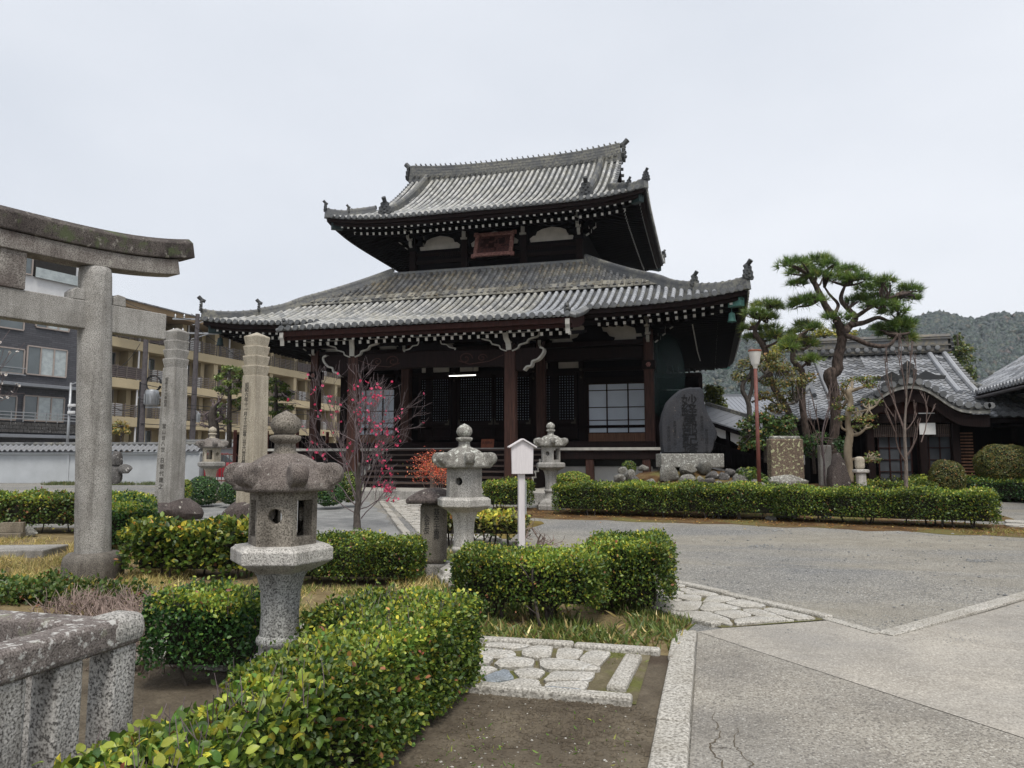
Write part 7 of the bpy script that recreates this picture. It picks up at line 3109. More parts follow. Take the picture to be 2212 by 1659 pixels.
hedge('long dark hedge behind the concrete block at the left edge', [(-14.2, 12.05, 2.3, .5, 15, .12, .86)], .055, 1500, FRESH, MIXED, stems=4, low=.2, side_gap=.6)
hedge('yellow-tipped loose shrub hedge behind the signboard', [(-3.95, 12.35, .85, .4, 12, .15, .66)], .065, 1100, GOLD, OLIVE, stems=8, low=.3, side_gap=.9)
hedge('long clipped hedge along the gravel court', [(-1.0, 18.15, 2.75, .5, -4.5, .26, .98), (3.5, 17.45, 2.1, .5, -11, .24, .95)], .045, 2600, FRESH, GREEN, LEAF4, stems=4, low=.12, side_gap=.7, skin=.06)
hedge('short clipped hedge end by the slender lantern', [(-5.2, 18.95, .62, .42, 0, .3, 1.0)], .05, 1700, FRESH, GREEN, LEAF4, stems=4, low=.1)
_h = at(2165, 1098, 21)
hedge('hedge at the far right edge under the clipped dome', [(_h.x + 1.0, _h.y, 2.2, .55, -18, .35, 1.0)], .055, 1300, FRESH, DEEP, LEAF4, stems=4, low=.15)
_h = at(1935, 1045, 25)
hedge('low hedge in front of the priests hall porch', [(_h.x, _h.y, 1.3, .4, 0, .45, 1.0)], .05, 1400, FRESH, GREEN, LEAF4)
_h = at(2030, 1050, 23)
hedge('low hedge linking the two clipped domes', [(_h.x + .7, _h.y, 1.5, .4, 0, .4, .98)], .05, 1400, FRESH, GREEN, LEAF4)
_h = at(1910, 1052, 21)
hedge('low loose hedge behind the slim stone post', [(_h.x + .3, _h.y, 1.0, .35, 0, .5, .95)], .05, 1400, FRESH, GREEN, LEAF4)

def clipped(label, c, r3, leaf, dens, pal, name='clipped_dome', flat=.0, power=2.4):
    o = thing(name, label, 'shrub', (c[0], c[1], c[2] - r3[2]), 0, None, site=True)
    A = 4 * math.pi * ((r3[0] * r3[1] + r3[0] * r3[2] + r3[1] * r3[2]) / 3)
    n = int(A * dens)
    d = unit(RN.normal(size=(n, 3)))
    k_ = (np.abs(d) ** power).sum(1) ** (-1 / power)
    d2 = d * k_[:, None]
    P = d2 * np.array(r3) * (1 - np.abs(RN.normal(size=(n, 1))) * .03)
    P += d * (.02 * np.sin(P[:, 0:1] * 9 + P[:, 2:3] * 7))
    N_ = unit(d / np.array(r3)) + np.array([0, 0, .3])
    P = P + np.array(c)
    cols = pick(pal, n)
    top = np.clip(d[:, 2:3], 0, 1)
    ch = scatter(P, N_, leaf * RN.uniform(.7, 1.3, n), cols, LEAF4, .5)
    leaves_obj('foliage', [ch], LEAF4, M['leaf'], o)
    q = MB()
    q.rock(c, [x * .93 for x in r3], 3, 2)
    q.build('shade_core', M['core'], o, smooth=True)  # dark lump filling the dome, coloured as the shade behind its leaves
    return o
for lbl, x, y, rx, ry, dep, pal in (
        ('clipped round shrub at the far lantern foot', 440, 1060, 34, 30, 21, DEEP),
        ('smaller clipped round shrub right of the far lantern', 500, 1064, 25, 24, 20.6, DEEP),
        ('clipped green block left of the plum tree trunk', 712, 1064, 30, 28, 20, DEEP),
        ('taller clipped green block behind the plum tree', 757, 1052, 22, 32, 20.5, GREEN),
        ('small clipped ball left of the monument rocks', 1357, 1010, 15, 13, 21.2, GREEN),
        ('low green dome behind the hedge near the slender lantern', 1238, 1034, 36, 14, 21, FRESH),
        ('medium clipped dome near the right hall porch', 2046, 1030, 34, 36, 21.5, OLIVE),
        ('largest clipped dome at the right edge', 2168, 1006, 54, 46, 21.8, OLIVE),
        ('small leafy tuft beside the grey inscribed pillar', 402, 1062, 10, 24, 19.5, FRESH)):
    m2 = dep / F_PX
    clipped(lbl, at(x, y, dep), (rx * m2, rx * m2, ry * m2), .045, 2300, pal)

# --- grasses
def grass(name, label, poly, n, ln, pal, lean=.5, mat='dryleaf', clear=(), width=1.0, noise_cut=-.2):
    xs = [p[0] for p in poly]
    ys_ = [p[1] for p in poly]
    P = np.stack([RN.uniform(min(xs), max(xs), n * 3), RN.uniform(min(ys_), max(ys_), n * 3)], 1)
    ins = np.zeros(len(P), bool)
    for i in range(len(poly)):
        a, b = poly[i], poly[i - 1]
        if a[1] == b[1]:
            continue
        c = ((a[1] > P[:, 1]) != (b[1] > P[:, 1])) & (P[:, 0] < (b[0] - a[0]) * (P[:, 1] - a[1]) / (b[1] - a[1]) + a[0])
        ins ^= c
    nz_ = np.sin(P[:, 0] * 2.1 + 1) * np.sin(P[:, 1] * 2.7) + .6 * np.sin(P[:, 0] * 6.3 + P[:, 1] * 4.1)
    ins &= nz_ + RN.normal(size=len(P)) * .4 > noise_cut
    for cx, cy, rr_ in clear:
        ins &= (P[:, 0] - cx) ** 2 + (P[:, 1] - cy) ** 2 > rr_ ** 2
    P = P[ins][:n]
    z = np.array([zg(y) for y in P[:, 1]])
    P3 = np.concatenate([P, z[:, None]], 1)
    k_ = len(P3)
    ax = np.stack([RN.normal(size=k_) * lean, RN.normal(size=k_) * lean, np.ones(k_)], 1)
    Nn = unit(np.stack([RN.normal(size=k_), RN.normal(size=k_), RN.uniform(-.1, .3, k_)], 1))
    T = BLADE[0].copy()
    T[:, 0] *= width
    t = unit(ax)
    N2 = unit(Nn - t * np.sum(Nn * t, 1)[:, None])
    wv = np.cross(t, N2)
    s = (ln * RN.uniform(.4, 1.4, k_))[:, None, None]
    V = P3[:, None, :] + s * (T[None, :, 0:1] * wv[:, None, :] + T[None, :, 1:2] * t[:, None, :] + T[None, :, 2:3] * N2[:, None, :])
    o = leaves_obj(name, [(V, pick(pal, k_))], BLADE, M[mat], None)
    return tag(o, label, 'grass', None, 'stuff')
STRAW = [(4, (.34, .28, .12)), (3, (.44, .38, .19)), (2, (.2, .16, .07)), (1.6, (.13, .15, .04))]
SASA = [(5, (.07, .105, .03)), (3.5, (.11, .14, .035)), (1.4, (.26, .22, .09)), (1.0, (.13, .09, .045)), (.4, (.48, .42, .22))]
grass('bamboo_grass', 'short bamboo grass below the trimmed hedges', [(-2.75, 6.42), (-.32, 6.42), (-.2, 7.5), (-.42, 7.75), (-1.6, 9.1), (-3.4, 9.2), (-3.2, 7.2)], 9000, .1, SASA, .75, 'leaf', width=2.0)
grass('bamboo_grass', 'green weeds around the roofed stone marker', [(-4.2, 9.3), (-2.9, 9.0), (-2.7, 10.4), (-3.6, 11.3), (-5.0, 10.4)], 5000, .16, SASA, .6, 'leaf', ((-3.62, 9.42, .3), (-3.09, 9.12, .3)), 1.4)
grass('dry_grass', 'straw yellow dry grass around the gate pillar', [(-13.5, 7.2), (-10, 6.6), (-6.6, 7.05), (-5.6, 7.2), (-6.6, 8.4), (-7.4, 9.6), (-9.5, 11.6), (-14.2, 11.2)], 26000, .1, STRAW, .8, 'dryleaf', ((-8.06, 8.26, .42),), .9)
grass('dry_grass', 'greenish dry grass between the middle hedges', [(-6.2, 6.4), (-2.7, 6.4), (-3.2, 8.3), (-5.5, 8.3)], 14000, .08, STRAW[:3] + [(7, (.1, .13, .035)), (3, (.07, .1, .03))], .8, 'dryleaf', (), 1.0)
grass('dry_grass', 'straw grass right of the low wide hedge', [(-3.7, 8.2), (-2.6, 8.2), (-2.9, 9.9), (-4.4, 11.6), (-5.2, 11.4)], 5000, .12, STRAW, .8, 'dryleaf', ((-3.62, 9.42, .3), (-3.09, 9.12, .3)), .9)
grass('wall_weeds', 'weeds along the foot of the white boundary wall', [(-30, 27.2), (-24, 29.6), (-24, 30.4), (-31, 28.6)], 5000, .16, [(3, (.06, .09, .03)), (2, (.1, .1, .04)), (1, (.05, .05, .03))], .6, 'leaf', (), 1.5)
grass('dirt_weeds', 'tiny weeds scattered over the bare dirt bed', [(-1.5, 2.5), (-.4, 2.5), (-.4, 4.9), (-1.5, 4.9)], 260, .03, [(3, (.09, .16, .03)), (1, (.2, .22, .05))], 1.2, 'leaf', (), 3.5, .4)
grass('path_moss_tufts', 'grass tufts in the joints of the stone path', [(-2.4, 5.06), (-.55, 5.06), (-.5, 6.3), (-2.4, 6.3)], 500, .035, [(3, (.12, .15, .03)), (1, (.3, .24, .06))], 1.1, 'leaf', (), 2.5, .5)
grass('verge_weeds', 'thin grass at the right end of the moss strip', [(4.6, 15.9), (9, 14.6), (9.6, 15.2), (6, 16.9), (4.8, 16.8)], 2500, .07, [(3, (.14, .15, .04)), (2, (.28, .23, .09))], .9, 'leaf', (), 1.5)
# fallen leaves below the long hedge
n_ = 1500
P = np.stack([RN.uniform(-4.5, 6.5, n_), np.zeros(n_), np.zeros(n_)], 1)
P[:, 1] = 17.6 - P[:, 0] * .13 + RN.normal(size=n_) * .55
P[:, 2] = [zg(y) + .012 for y in P[:, 1]]
tag(leaves_obj('fallen_leaves', [scatter(P, np.tile([0, 0, 1.0], (n_, 1)), .05, pick([(3, (.2, .1, .035)), (2, (.28, .19, .07)), (1, (.1, .05, .02))], n_), LEAF4, .25)], LEAF4, M['dryleaf']), 'brown fallen leaves strewn along the long hedge', 'leaves', None, 'stuff')

# --- dead twig thicket
tw = thing('dead_thicket', 'thicket of bare dead pinkish twigs in the hedge gap', 'shrub', (-6.0, 6.75, 0), 0, None, site=True)
q = MB()
for i in range(800):
    b = Vector((random.uniform(-6.5, -5.0), random.uniform(5.9, 6.7), random.uniform(0, .16)))
    d = Vector((random.uniform(-.7, .7), random.uniform(-.7, .7), random.uniform(.3, 1.1))).normalized()
    L_ = random.uniform(.08, .18)
    pts = [b, b + d * L_ * .5 + Vector((random.uniform(-.02, .02), random.uniform(-.02, .02), 0)), b + d * L_]
    q.tube(pts, [.006, .0045, .0025], 4, caps=False)
q.build('twigs', M['twig_dead'], tw, kind='stuff')
for i in range(12):
    q = MB()
    b = Vector((random.uniform(-6.4, -5.1), random.uniform(6.0, 6.6), -.02))
    q.tube([b, b + Vector((random.uniform(-.1, .1), random.uniform(-.1, .1), .12)), b + Vector((random.uniform(-.2, .2), random.uniform(-.2, .2), .22))], [.014, .011, .006], 6)
    q.build('stem', M['twig_dead'], tw, smooth=True)
tw = thing('dead_thicket', 'sprawling bare twigs left of the dark green hedge block', 'shrub', (-4.3, 4.85, 0), 0, None, site=True)
q = MB()
for i in range(330):
    b = Vector((random.uniform(-4.75, -3.85), random.uniform(4.6, 5.0), random.uniform(0, .38)))
    d = Vector((random.uniform(-.8, .8), random.uniform(-.7, .7), random.uniform(.1, 1.0))).normalized()
    L_ = random.uniform(.08, .22)
    q.tube([b, b + d * L_ * .5 + Vector((random.uniform(-.02, .02), random.uniform(-.02, .02), 0)), b + d * L_], [.0045, .0035, .002], 4, caps=False)
q.build('twigs', M['twig_dead'], tw, kind='stuff')
for i in range(9):
    q = MB()
    b = Vector((random.uniform(-4.6, -3.95), random.uniform(4.7, 4.95), -.02))
    q.tube([b, b + Vector((random.uniform(-.1, .1), random.uniform(-.1, .1), .22)), b + Vector((random.uniform(-.2, .2), random.uniform(-.2, .2), .46))], [.013, .01, .005], 6)
    q.build('stem', M['twig_dead'], tw, smooth=True)
# dead branch at the right of the loose shrub
db = thing('dead_branch', 'bare twisted dead shrub at the right end of the yellow-tipped shrub', 'shrub', (-2.95, 12.3, zg(12.3)), 0, None, site=True)
def twigs(mb, p, d, L_, r_, depth, spread=.6, up=.15, n=3, seg=3, kink=.15, tips=None, shrink=.68, rmin=.003, nodes=None):
    pts = [Vector(p)]
    d = Vector(d).normalized()
    for k_ in range(seg):
        d = (d + Vector((random.gauss(0, kink), random.gauss(0, kink), random.gauss(0, kink) + up * .3))).normalized()
        pts.append(pts[-1] + d * (L_ / seg))
    rr_ = [max(rmin, lerp(r_, r_ * .62, i / seg)) for i in range(seg + 1)]
    mb.tube(pts, rr_, 5 if r_ < .03 else 8, caps=False, lump=.05)
    if nodes is not None:
        nodes.append((pts, d, r_))
    if depth <= 0:
        if tips is not None:
            tips.append((pts[-1], d, pts))
        return
    for k_ in range(n):
        i = random.randint(max(1, seg - 2), seg)
        a = Vector((random.gauss(0, 1), random.gauss(0, 1), random.gauss(0, 1)))
        a = (a - d * a.dot(d)).normalized()
        nd = (d + a * spread * random.uniform(.6, 1.3) + Vector((0, 0, up))).normalized()
        twigs(mb, pts[i], nd, L_ * shrink * random.uniform(.75, 1.2), rr_[i] * .72, depth - 1, spread, up, n, seg, kink, tips, shrink, rmin, nodes)
q = MB()
random.seed(3)
for k_ in range(4):
    twigs(q, (-3.1 + k_ * .08, 12.25, zg(12.2)), (random.uniform(-.2, .9), random.uniform(-.3, .3), .8), .3, .022, 3, .8, .02, 3, 3, .25)
q.build('branches', M['twig_dead'], db, smooth=True)

# --- plum tree with pink blossoms
def bare_tree(name, label, base, mats, trunk, limbs, seed, blossoms=None, cat='tree', rmin=.004, leaf=None):
    """trunk: control points [(pos, r)], limbs: dict of recursion settings"""
    random.seed(seed)
    o = thing(name, label, cat, base, 0, None, site=True)
    q = MB()
    sp = spline([(*p, r_) for p, r_ in trunk], 5)
    q.tube([Vector(s[:3]) for s in sp], [s[3] for s in sp], 10, lump=.06)
    q.build('trunk', M[mats[0]], o, smooth=True)
    q = MB()
    tips, nodes = [], []
    for lb in limbs:
        twigs(q, lb['p'], lb['d'], lb['L'], lb['r'], lb['n'], lb.get('spread', .45), lb.get('up', .25), lb.get('k', 3), lb.get('seg', 4), lb.get('kink', .1), tips, lb.get('shrink', .7), rmin, nodes)
    q.build('branches', M[mats[1]], o, smooth=True, kind='stuff')
    return o, tips, nodes

pb_ = G(772, 1143)
PD = (pb_ - Vector((0, 0, 0))).dot(Vector(_F))
def pl_at(x, y, dd=0.0):
    return at(x, y, PD + dd)
lim = []
random.seed(21)
for (x0, y0, x1, y1, r_) in ((775, 1075, 805, 870, .02), (772, 1060, 735, 880, .018), (770, 1085, 680, 920, .017), (778, 1080, 818, 910, .018), (772, 1095, 665, 1000, .016), (778, 1095, 828, 1000, .016), (776, 1050, 780, 850, .02), (770, 1110, 695, 1065, .013), (780, 1120, 828, 1050, .014), (776, 1040, 806, 880, .016), (772, 1040, 708, 870, .015), (778, 1100, 838, 1065, .013), (774, 1020, 758, 850, .014), (777, 1060, 822, 960, .015), (772, 1075, 700, 970, .015)):
    dz = random.uniform(-.7, .7)
    a, b = pl_at(x0, y0), pl_at(x1, y1, dz)
    lim.append(dict(p=a, d=b - a, L=(b - a).length * .62, r=r_, n=3, spread=.55, up=.14, k=4, seg=6, kink=.12, shrink=.66))
plum, tips, nodes = bare_tree('plum_tree', 'leafless plum tree dotted with crimson pink blossoms before the hall', pb_, ('bark', 'twig'), [(pb_ + Vector((0, 0, -.05)), .085), (pl_at(771, 1110), .07), (pl_at(775, 1075), .06), (pl_at(773, 1040), .045), (pl_at(776, 1000), .03)], lim, 21, rmin=.003)
bl = []
for pts, d, r_ in nodes:
    if r_ < .014 and random.random() < .3:
        bl.append((random.choice(pts[1:]), d))
random.shuffle(bl)
def blossom_mesh(col_in, col_out, nm):
    V, F, C = [], [], []
    for k_ in range(6):
        an = k_ * math.pi / 3
        ca, sa = math.cos(an), math.sin(an)
        b = len(V)
        for x, y, z in ((0, 0, 0), (.55, .55, .3), (0, 1, .45), (-.55, .55, .3)):
            V.append((x * ca - y * sa, x * sa + y * ca, z))
            C.append((*(col_in if y < .3 else col_out), 1))
        F.append((b, b + 1, b + 2, b + 3))
    me = bpy.data.meshes.new(nm)
    me.from_pydata(V, [], F)
    a_ = me.attributes.new('lc', 'FLOAT_COLOR', 'POINT')
    a_.data.foreach_set('color', np.array(C, np.float32).reshape(-1))
    me.materials.append(M['petal'])
    return me
BM1 = [blossom_mesh((.62, .12, .16), c, 'blossom') for c in ((.9, .07, .22), (.9, .16, .32), (.85, .03, .15))]
for p, d in bl[:230]:
    for e in range(random.choice((1, 1, 2))):
        pp_ = Vector(p) + Vector((random.gauss(0, .02), random.gauss(0, .02), random.gauss(0, .02)))
        inst('blossom', random.choice(BM1), pp_, plum, (random.uniform(0, 6), random.uniform(0, 6), random.uniform(0, 6)), (.03,) * 3)

# white plum twig entering at the left edge
wb = at(-60, 1100, 12.5)
lim = []
for (x0, y0, x1, y1) in ((-55, 850, 12, 735), (-55, 880, 30, 775), (-55, 900, 20, 830), (-50, 820, 5, 700)):
    a, b = at(x0, y0, 12.5), at(x1, y1, 12.3)
    lim.append(dict(p=a, d=b - a, L=(b - a).length * .6, r=.014, n=2, spread=.5, up=.12, k=3, seg=4, kink=.1))
wp, tips, nodes = bare_tree('white_plum_tree', 'plum branch with white blossoms at the left picture edge', (wb.x, wb.y, zg(wb.y)), ('bark', 'twig'), [((wb.x, wb.y, 0), .09), (at(-58, 950, 12.5), .07), (at(-55, 830, 12.5), .05)], lim, 5)
BM2 = [blossom_mesh((.6, .5, .4), (.8, .78, .76), 'blossom')]
bl = [(random.choice(pts[1:]), d) for pts, d, r_ in nodes if r_ < .012 and random.random() < .9]
for p, d in bl[:70]:
    inst('blossom', BM2[0], Vector(p), wp, (random.uniform(0, 6), random.uniform(0, 6), random.uniform(0, 6)), (.03,) * 3)

# --- red-leaved bush
nb_ = G(945, 1098)
nd = thing('heavenly_bamboo', 'bush of feathery red-orange leaves in front of the temple steps', 'shrub', nb_, 0, None, site=True)
ND = nb_.dot(Vector(_F))
q = MB()
random.seed(9)
tipsN = []
for k_ in range(9):
    t = at(random.uniform(900, 966), random.uniform(985, 1020), ND + random.uniform(-.3, .3))
    m_ = nb_.lerp(t, .5) + Vector((random.uniform(-.08, .08), random.uniform(-.08, .08), 0))
    q.tube(spline([nb_, m_, t], 4), .009, 5)
    tipsN.append(t)
    tipsN.append(m_.lerp(t, .6))
q.build('stems', M['twig_red'], nd, smooth=True)
P = np.concatenate([np.array(t)[None, :] + RN.normal(size=(85, 3)) * np.array([.17, .17, .09]) for t in tipsN])
RED = [(4, (.42, .085, .05)), (3, (.5, .14, .08)), (2, (.3, .06, .045)), (1, (.45, .25, .12)), (.6, (.12, .12, .04))]
leaves_obj('foliage', [scatter(P, np.tile([0, 0, 1.0], (len(P), 1)), .075 * RN.uniform(.6, 1.3, len(P)), pick(RED, len(P)), (np.array([(0, 0, 0), (.14, .5, .03), (0, 1, 0), (-.14, .5, .03)]), [(0, 1, 2, 3)]), .7)], LEAF4, M['leaf'], nd)

# --- pines
NEED = [(4, (.07, .12, .03)), (3, (.1, .16, .035)), (2, (.04, .075, .022)), (1, (.17, .2, .05))]
NEEDY = [(4, (.09, .14, .035)), (3, (.13, .18, .04)), (2, (.05, .085, .025)), (1, (.2, .21, .05))]
def needle_pad(c, r3, n, ln, pal, per=16, wd=.02):
    """tufts of needles over a flattened cushion"""
    d = unit(RN.normal(size=(n, 3)))
    d[:, 2] = np.where(d[:, 2] < -.25, -d[:, 2] * .6, d[:, 2])
    rad = RN.uniform(.45, 1.0, (n, 1)) ** .6
    C = np.array(c) + d * rad * np.array(r3) + np.stack([np.zeros(n), np.zeros(n), .1 * r3[2] * np.sin(d[:, 0] * 6)], 1)
    Cx = np.repeat(C, per, 0)
    dirs = unit(np.repeat(d * np.array([.7, .7, .5]) + np.array([0, 0, .55]), per, 0) + RN.normal(size=(n * per, 3)) * .62)
    s = unit(np.cross(dirs, RN.normal(size=(n * per, 3)))) * wd
    L_ = ln * RN.uniform(.6, 1.2, (n * per, 1))
    V = np.stack([Cx - s * .5, Cx + s * .5, Cx + dirs * L_], 1)
    cols = np.repeat(pick(pal, n), per, 0) * RN.uniform(.8, 1.2, (n * per, 1))
    return V, np.clip(cols, 0, 1)
TRI = (np.zeros((3, 3)), [(0, 1, 2)])

def c2(x, y, dep):
    return at((2700 + x / 1.94) / 1.736, (900 + y / 1.94) / 1.736, dep)

def pine(label, dep, trunk, limbs, pads, seed, pal=NEED, ln=.27, dens=1.0, bark='bark_pine'):
    random.seed(seed)
    b = c2(*trunk[0][:2], dep)
    o = thing('pine_tree', label, 'pine tree', (b.x, b.y, zg(b.y)), 0, None, site=True)
    m2 = dep / F_PX / 1.94 / 1.736
    q = MB()
    sp = spline([(*c2(x, y, dep + dd), r_ * m2) for x, y, r_, dd in trunk], 5)
    q.tube([Vector(s[:3]) for s in sp], [s[3] for s in sp], 12, lump=.1)
    q.build('trunk', M[bark], o, smooth=True)
    for lb in limbs:
        q = MB()
        sp = spline([(*c2(x, y, dep + dd), r_ * m2) for x, y, r_, dd in lb], 5)
        q.tube([Vector(s[:3]) for s in sp], [s[3] for s in sp], 8, lump=.1)
        q.build('limb', M[bark], o, smooth=True)
    ch = []
    q = MB()
    for i, (x, y, rx, ry) in enumerate(pads):
        dd = random.uniform(-.9, .9)
        c = c2(x, y, dep + dd)
        ch.append(needle_pad(c, (rx * m2 * 1.1, rx * m2 * .9, ry * m2 * .8), int(dens * (12 + rx * ry * .0115)), ln, pal))
        best = None
        for lb in [trunk] + limbs:
            for (lx, ly, r_, ld) in lb:
                e = (lx - x) ** 2 + (ly - y) ** 2
                if best is None or e < best[0]:
                    best = (e, c2(lx, ly, dep + ld))
        for k_ in range(4):
            t = c + Vector((random.uniform(-.7, .7) * rx * m2, random.uniform(-.5, .5) * rx * m2, random.uniform(-.2, .3) * ry * m2))
            m_ = best[1].lerp(t, .55) + Vector((random.gauss(0, .06), random.gauss(0, .06), random.gauss(0, .06)))
            q.tube(spline([best[1], m_, t], 4), [lerp(.055, .018, i_ / 8) for i_ in range(9)], 5, lump=.1)
    q.build('branches', M[bark], o, smooth=True, kind='stuff')
    leaves_obj('needles', ch, TRI, M['leaf'], o)
    return o
pine('big old pine with crooked trunk rising above the priests hall roof', 24,
     [(820, 1700, 42, 0), (810, 1540, 38, 0), (830, 1400, 36, 0), (840, 1250, 36, 0), (830, 1100, 38, 0), (800, 990, 46, 0), (850, 940, 42, 0), (860, 850, 34, 0), (885, 750, 33, 0), (890, 680, 32, 0)],
     [[(885, 680, 32, 0), (850, 580, 26, -.2), (780, 500, 24, -.3), (740, 420, 22, -.3), (690, 320, 18, -.3), (640, 250, 12, -.3)],
      [(895, 680, 30, 0), (950, 620, 26, .2), (985, 560, 22, .2), (930, 500, 18, .3), (880, 430, 16, .3), (910, 330, 10, .3)],
      [(950, 620, 20, 0), (1050, 600, 18, .4), (1150, 565, 15, .6), (1230, 590, 10, .6), (1300, 580, 7, .6)],
      [(985, 560, 16, 0), (1080, 500, 13, -.5), (1180, 440, 10, -.6), (1300, 400, 8, -.6)],
      [(900, 690, 20, 0), (990, 720, 18, -.4), (1100, 765, 16, -.6), (1230, 765, 13, -.6), (1290, 690, 8, -.6)],
      [(830, 540, 14, 0), (860, 470, 12, .5), (800, 400, 9, .6), (760, 340, 7, .6)]],
     [(540, 185, 105, 42), (700, 165, 110, 42), (790, 190, 60, 40), (600, 240, 110, 45), (720, 270, 80, 40), (930, 230, 90, 50), (870, 290, 90, 45), (1010, 300, 100, 50), (1120, 360, 120, 55), (1200, 310, 60, 40), (640, 450, 120, 45), (580, 480, 70, 30), (1100, 430, 110, 45), (1380, 370, 75, 50), (1330, 440, 110, 50), (1180, 490, 120, 45), (1270, 530, 100, 40), (990, 450, 80, 40), (850, 570, 90, 38), (1260, 650, 130, 55), (1340, 620, 70, 50), (1340, 720, 70, 55), (1230, 690, 80, 45), (560, 330, 60, 30), (880, 640, 50, 25)], 31)
pine('smaller pine close to the right end of the temple eave', 25,
     [(560, 1500, 26, 0), (500, 1250, 24, 0), (380, 1050, 24, 0), (340, 850, 24, 0), (310, 760, 22, 0), (262, 690, 18, 0), (250, 620, 16, 0)],
     [[(255, 640, 14, 0), (300, 570, 10, .2), (345, 500, 8, .2)], [(320, 780, 12, 0), (380, 760, 9, -.3), (440, 720, 6, -.3)]],
     [(340, 480, 95, 40), (400, 500, 50, 40), (260, 540, 85, 40), (330, 570, 80, 35), (230, 650, 70, 45), (370, 650, 70, 35), (240, 720, 70, 35), (400, 700, 50, 30), (330, 720, 70, 30)], 32, NEEDY)
pine('slim leaning pine in front of the left end of the silver roof', 23.5,
     [(640, 1500, 26, 0), (600, 1200, 24, 0), (600, 980, 22, 0), (575, 930, 22, 0), (530, 865, 20, 0), (545, 780, 16, 0), (580, 700, 13, 0), (650, 650, 9, 0)],
     [[(590, 930, 10, 0), (640, 890, 8, 0), (690, 880, 5, 0)]],
     [(620, 630, 80, 38), (690, 650, 50, 35), (560, 690, 60, 30), (600, 760, 90, 38), (500, 790, 60, 30), (660, 770, 60, 30), (660, 880, 75, 28), (520, 740, 60, 28)], 33, NEEDY)

# --- broadleaf trees
def leafy(label, name, dep, trunk, limbs, clumps, pal, leaf, per, seed, bark='bark', conv=c2, cat='tree', tmpl=LEAF4, base_mat=True, k2=None, loose=.5):
    random.seed(seed)
    b = conv(*trunk[0][:2], dep)
    o = thing(name, label, cat, (b.x, b.y, zg(b.y)), 0, None, site=True)
    m2 = k2 or dep / F_PX / 1.94 / 1.736
    q = MB()
    sp = spline([(*conv(x, y, dep), r_ * m2) for x, y, r_ in trunk], 5)
    q.tube([Vector(s[:3]) for s in sp], [s[3] for s in sp], 10, lump=.08)
    q.build('trunk', M[bark], o, smooth=True)
    q = MB()
    for lb in limbs:
        sp = spline([(*conv(x, y, dep), r_ * m2) for x, y, r_ in lb], 5)
        q.tube([Vector(s[:3]) for s in sp], [s[3] for s in sp], 7, lump=.08)
    ch = []
    for (x, y, rx, ry) in clumps:
        c = conv(x, y, dep + random.uniform(-.6, .6))
        n = int(per * (20 + rx * ry * .02))
        d = unit(RN.normal(size=(n, 3)))
        rad = RN.uniform(loose, 1.05, (n, 1))
        P = np.array(c) + d * rad * np.array([rx * m2, rx * m2 * .8, ry * m2])
        ch.append(scatter(P, d + np.array([0, 0, .5]), leaf * RN.uniform(.6, 1.3, n), pick(pal, n), tmpl, .6))
        best = min(((lx - x) ** 2 + (ly - y) ** 2, lx, ly) for lb in [trunk] + limbs for (lx, ly, r_) in lb)
        s0 = conv(best[1], best[2], dep)
        for k_ in range(4):
            t = c + Vector((random.uniform(-.7, .7) * rx * m2, random.uniform(-.5, .5) * rx * m2, random.uniform(-.6, .6) * ry * m2))
            m_ = s0.lerp(t, .5) + Vector((random.gauss(0, .05), random.gauss(0, .05), random.gauss(0, .05)))
            q.tube(spline([s0, m_, t], 3), [lerp(.03, .008, i_ / 6) for i_ in range(7)], 5)
    q.build('branches', M[bark], o, smooth=True, kind='stuff')
    leaves_obj('foliage', ch, tmpl, M['leaf'], o)
    return o
BRONZE = [(4, (.1, .105, .03)), (3, (.06, .075, .022)), (2, (.17, .14, .04)), (1.5, (.2, .12, .045)), (1, (.035, .05, .018))]
leafy('loose olive-brown leaved tree around the lamp post', 'holly_tree', 22.5,
      [(215, 1500, 18), (215, 1300, 18), (205, 1180, 17), (165, 1100, 16), (170, 1040, 15), (210, 990, 12), (240, 930, 9)],
      [[(205, 1180, 15), (235, 1060, 14), (235, 960, 12), (250, 900, 8)], [(235, 1060, 9), (330, 980, 8), (420, 940, 5)], [(230, 1180, 9), (340, 1150, 8), (430, 1200, 6), (560, 1180, 5)]],
      [(200, 900, 80, 40), (280, 850, 80, 40), (150, 990, 60, 50), (330, 920, 80, 40), (400, 850, 70, 40), (430, 920, 80, 45), (350, 1030, 70, 35), (500, 960, 80, 50), (560, 1030, 80, 45), (440, 1050, 70, 40), (640, 1000, 60, 40), (330, 1130, 80, 40), (470, 1140, 80, 50), (400, 1220, 90, 45), (560, 1120, 60, 40), (240, 1010, 60, 30)], BRONZE, .085, 2.6, 41)
leafy('dark glossy camellia behind the rust red lamp post', 'camellia', 21.8,
      [(330, 1620, 12), (330, 1500, 12), (320, 1400, 9), (330, 1300, 6)],
      [[(330, 1500, 8), (230, 1420, 6), (190, 1380, 4)], [(330, 1420, 7), (430, 1380, 5), (480, 1360, 4)]],
      [(200, 1350, 80, 60), (290, 1290, 80, 45), (380, 1330, 80, 50), (220, 1440, 80, 50), (320, 1400, 90, 50), (430, 1420, 80, 50), (480, 1350, 70, 45), (180, 1490, 60, 40), (500, 1300, 60, 40), (270, 1480, 70, 40), (520, 1440, 60, 50)], [(5, (.04, .075, .02)), (3, (.07, .11, .028)), (2, (.02, .045, .015)), (1, (.16, .14, .04)), (.4, (.25, .12, .05))], .1, 2.4, 42, tmpl=LEAF6)
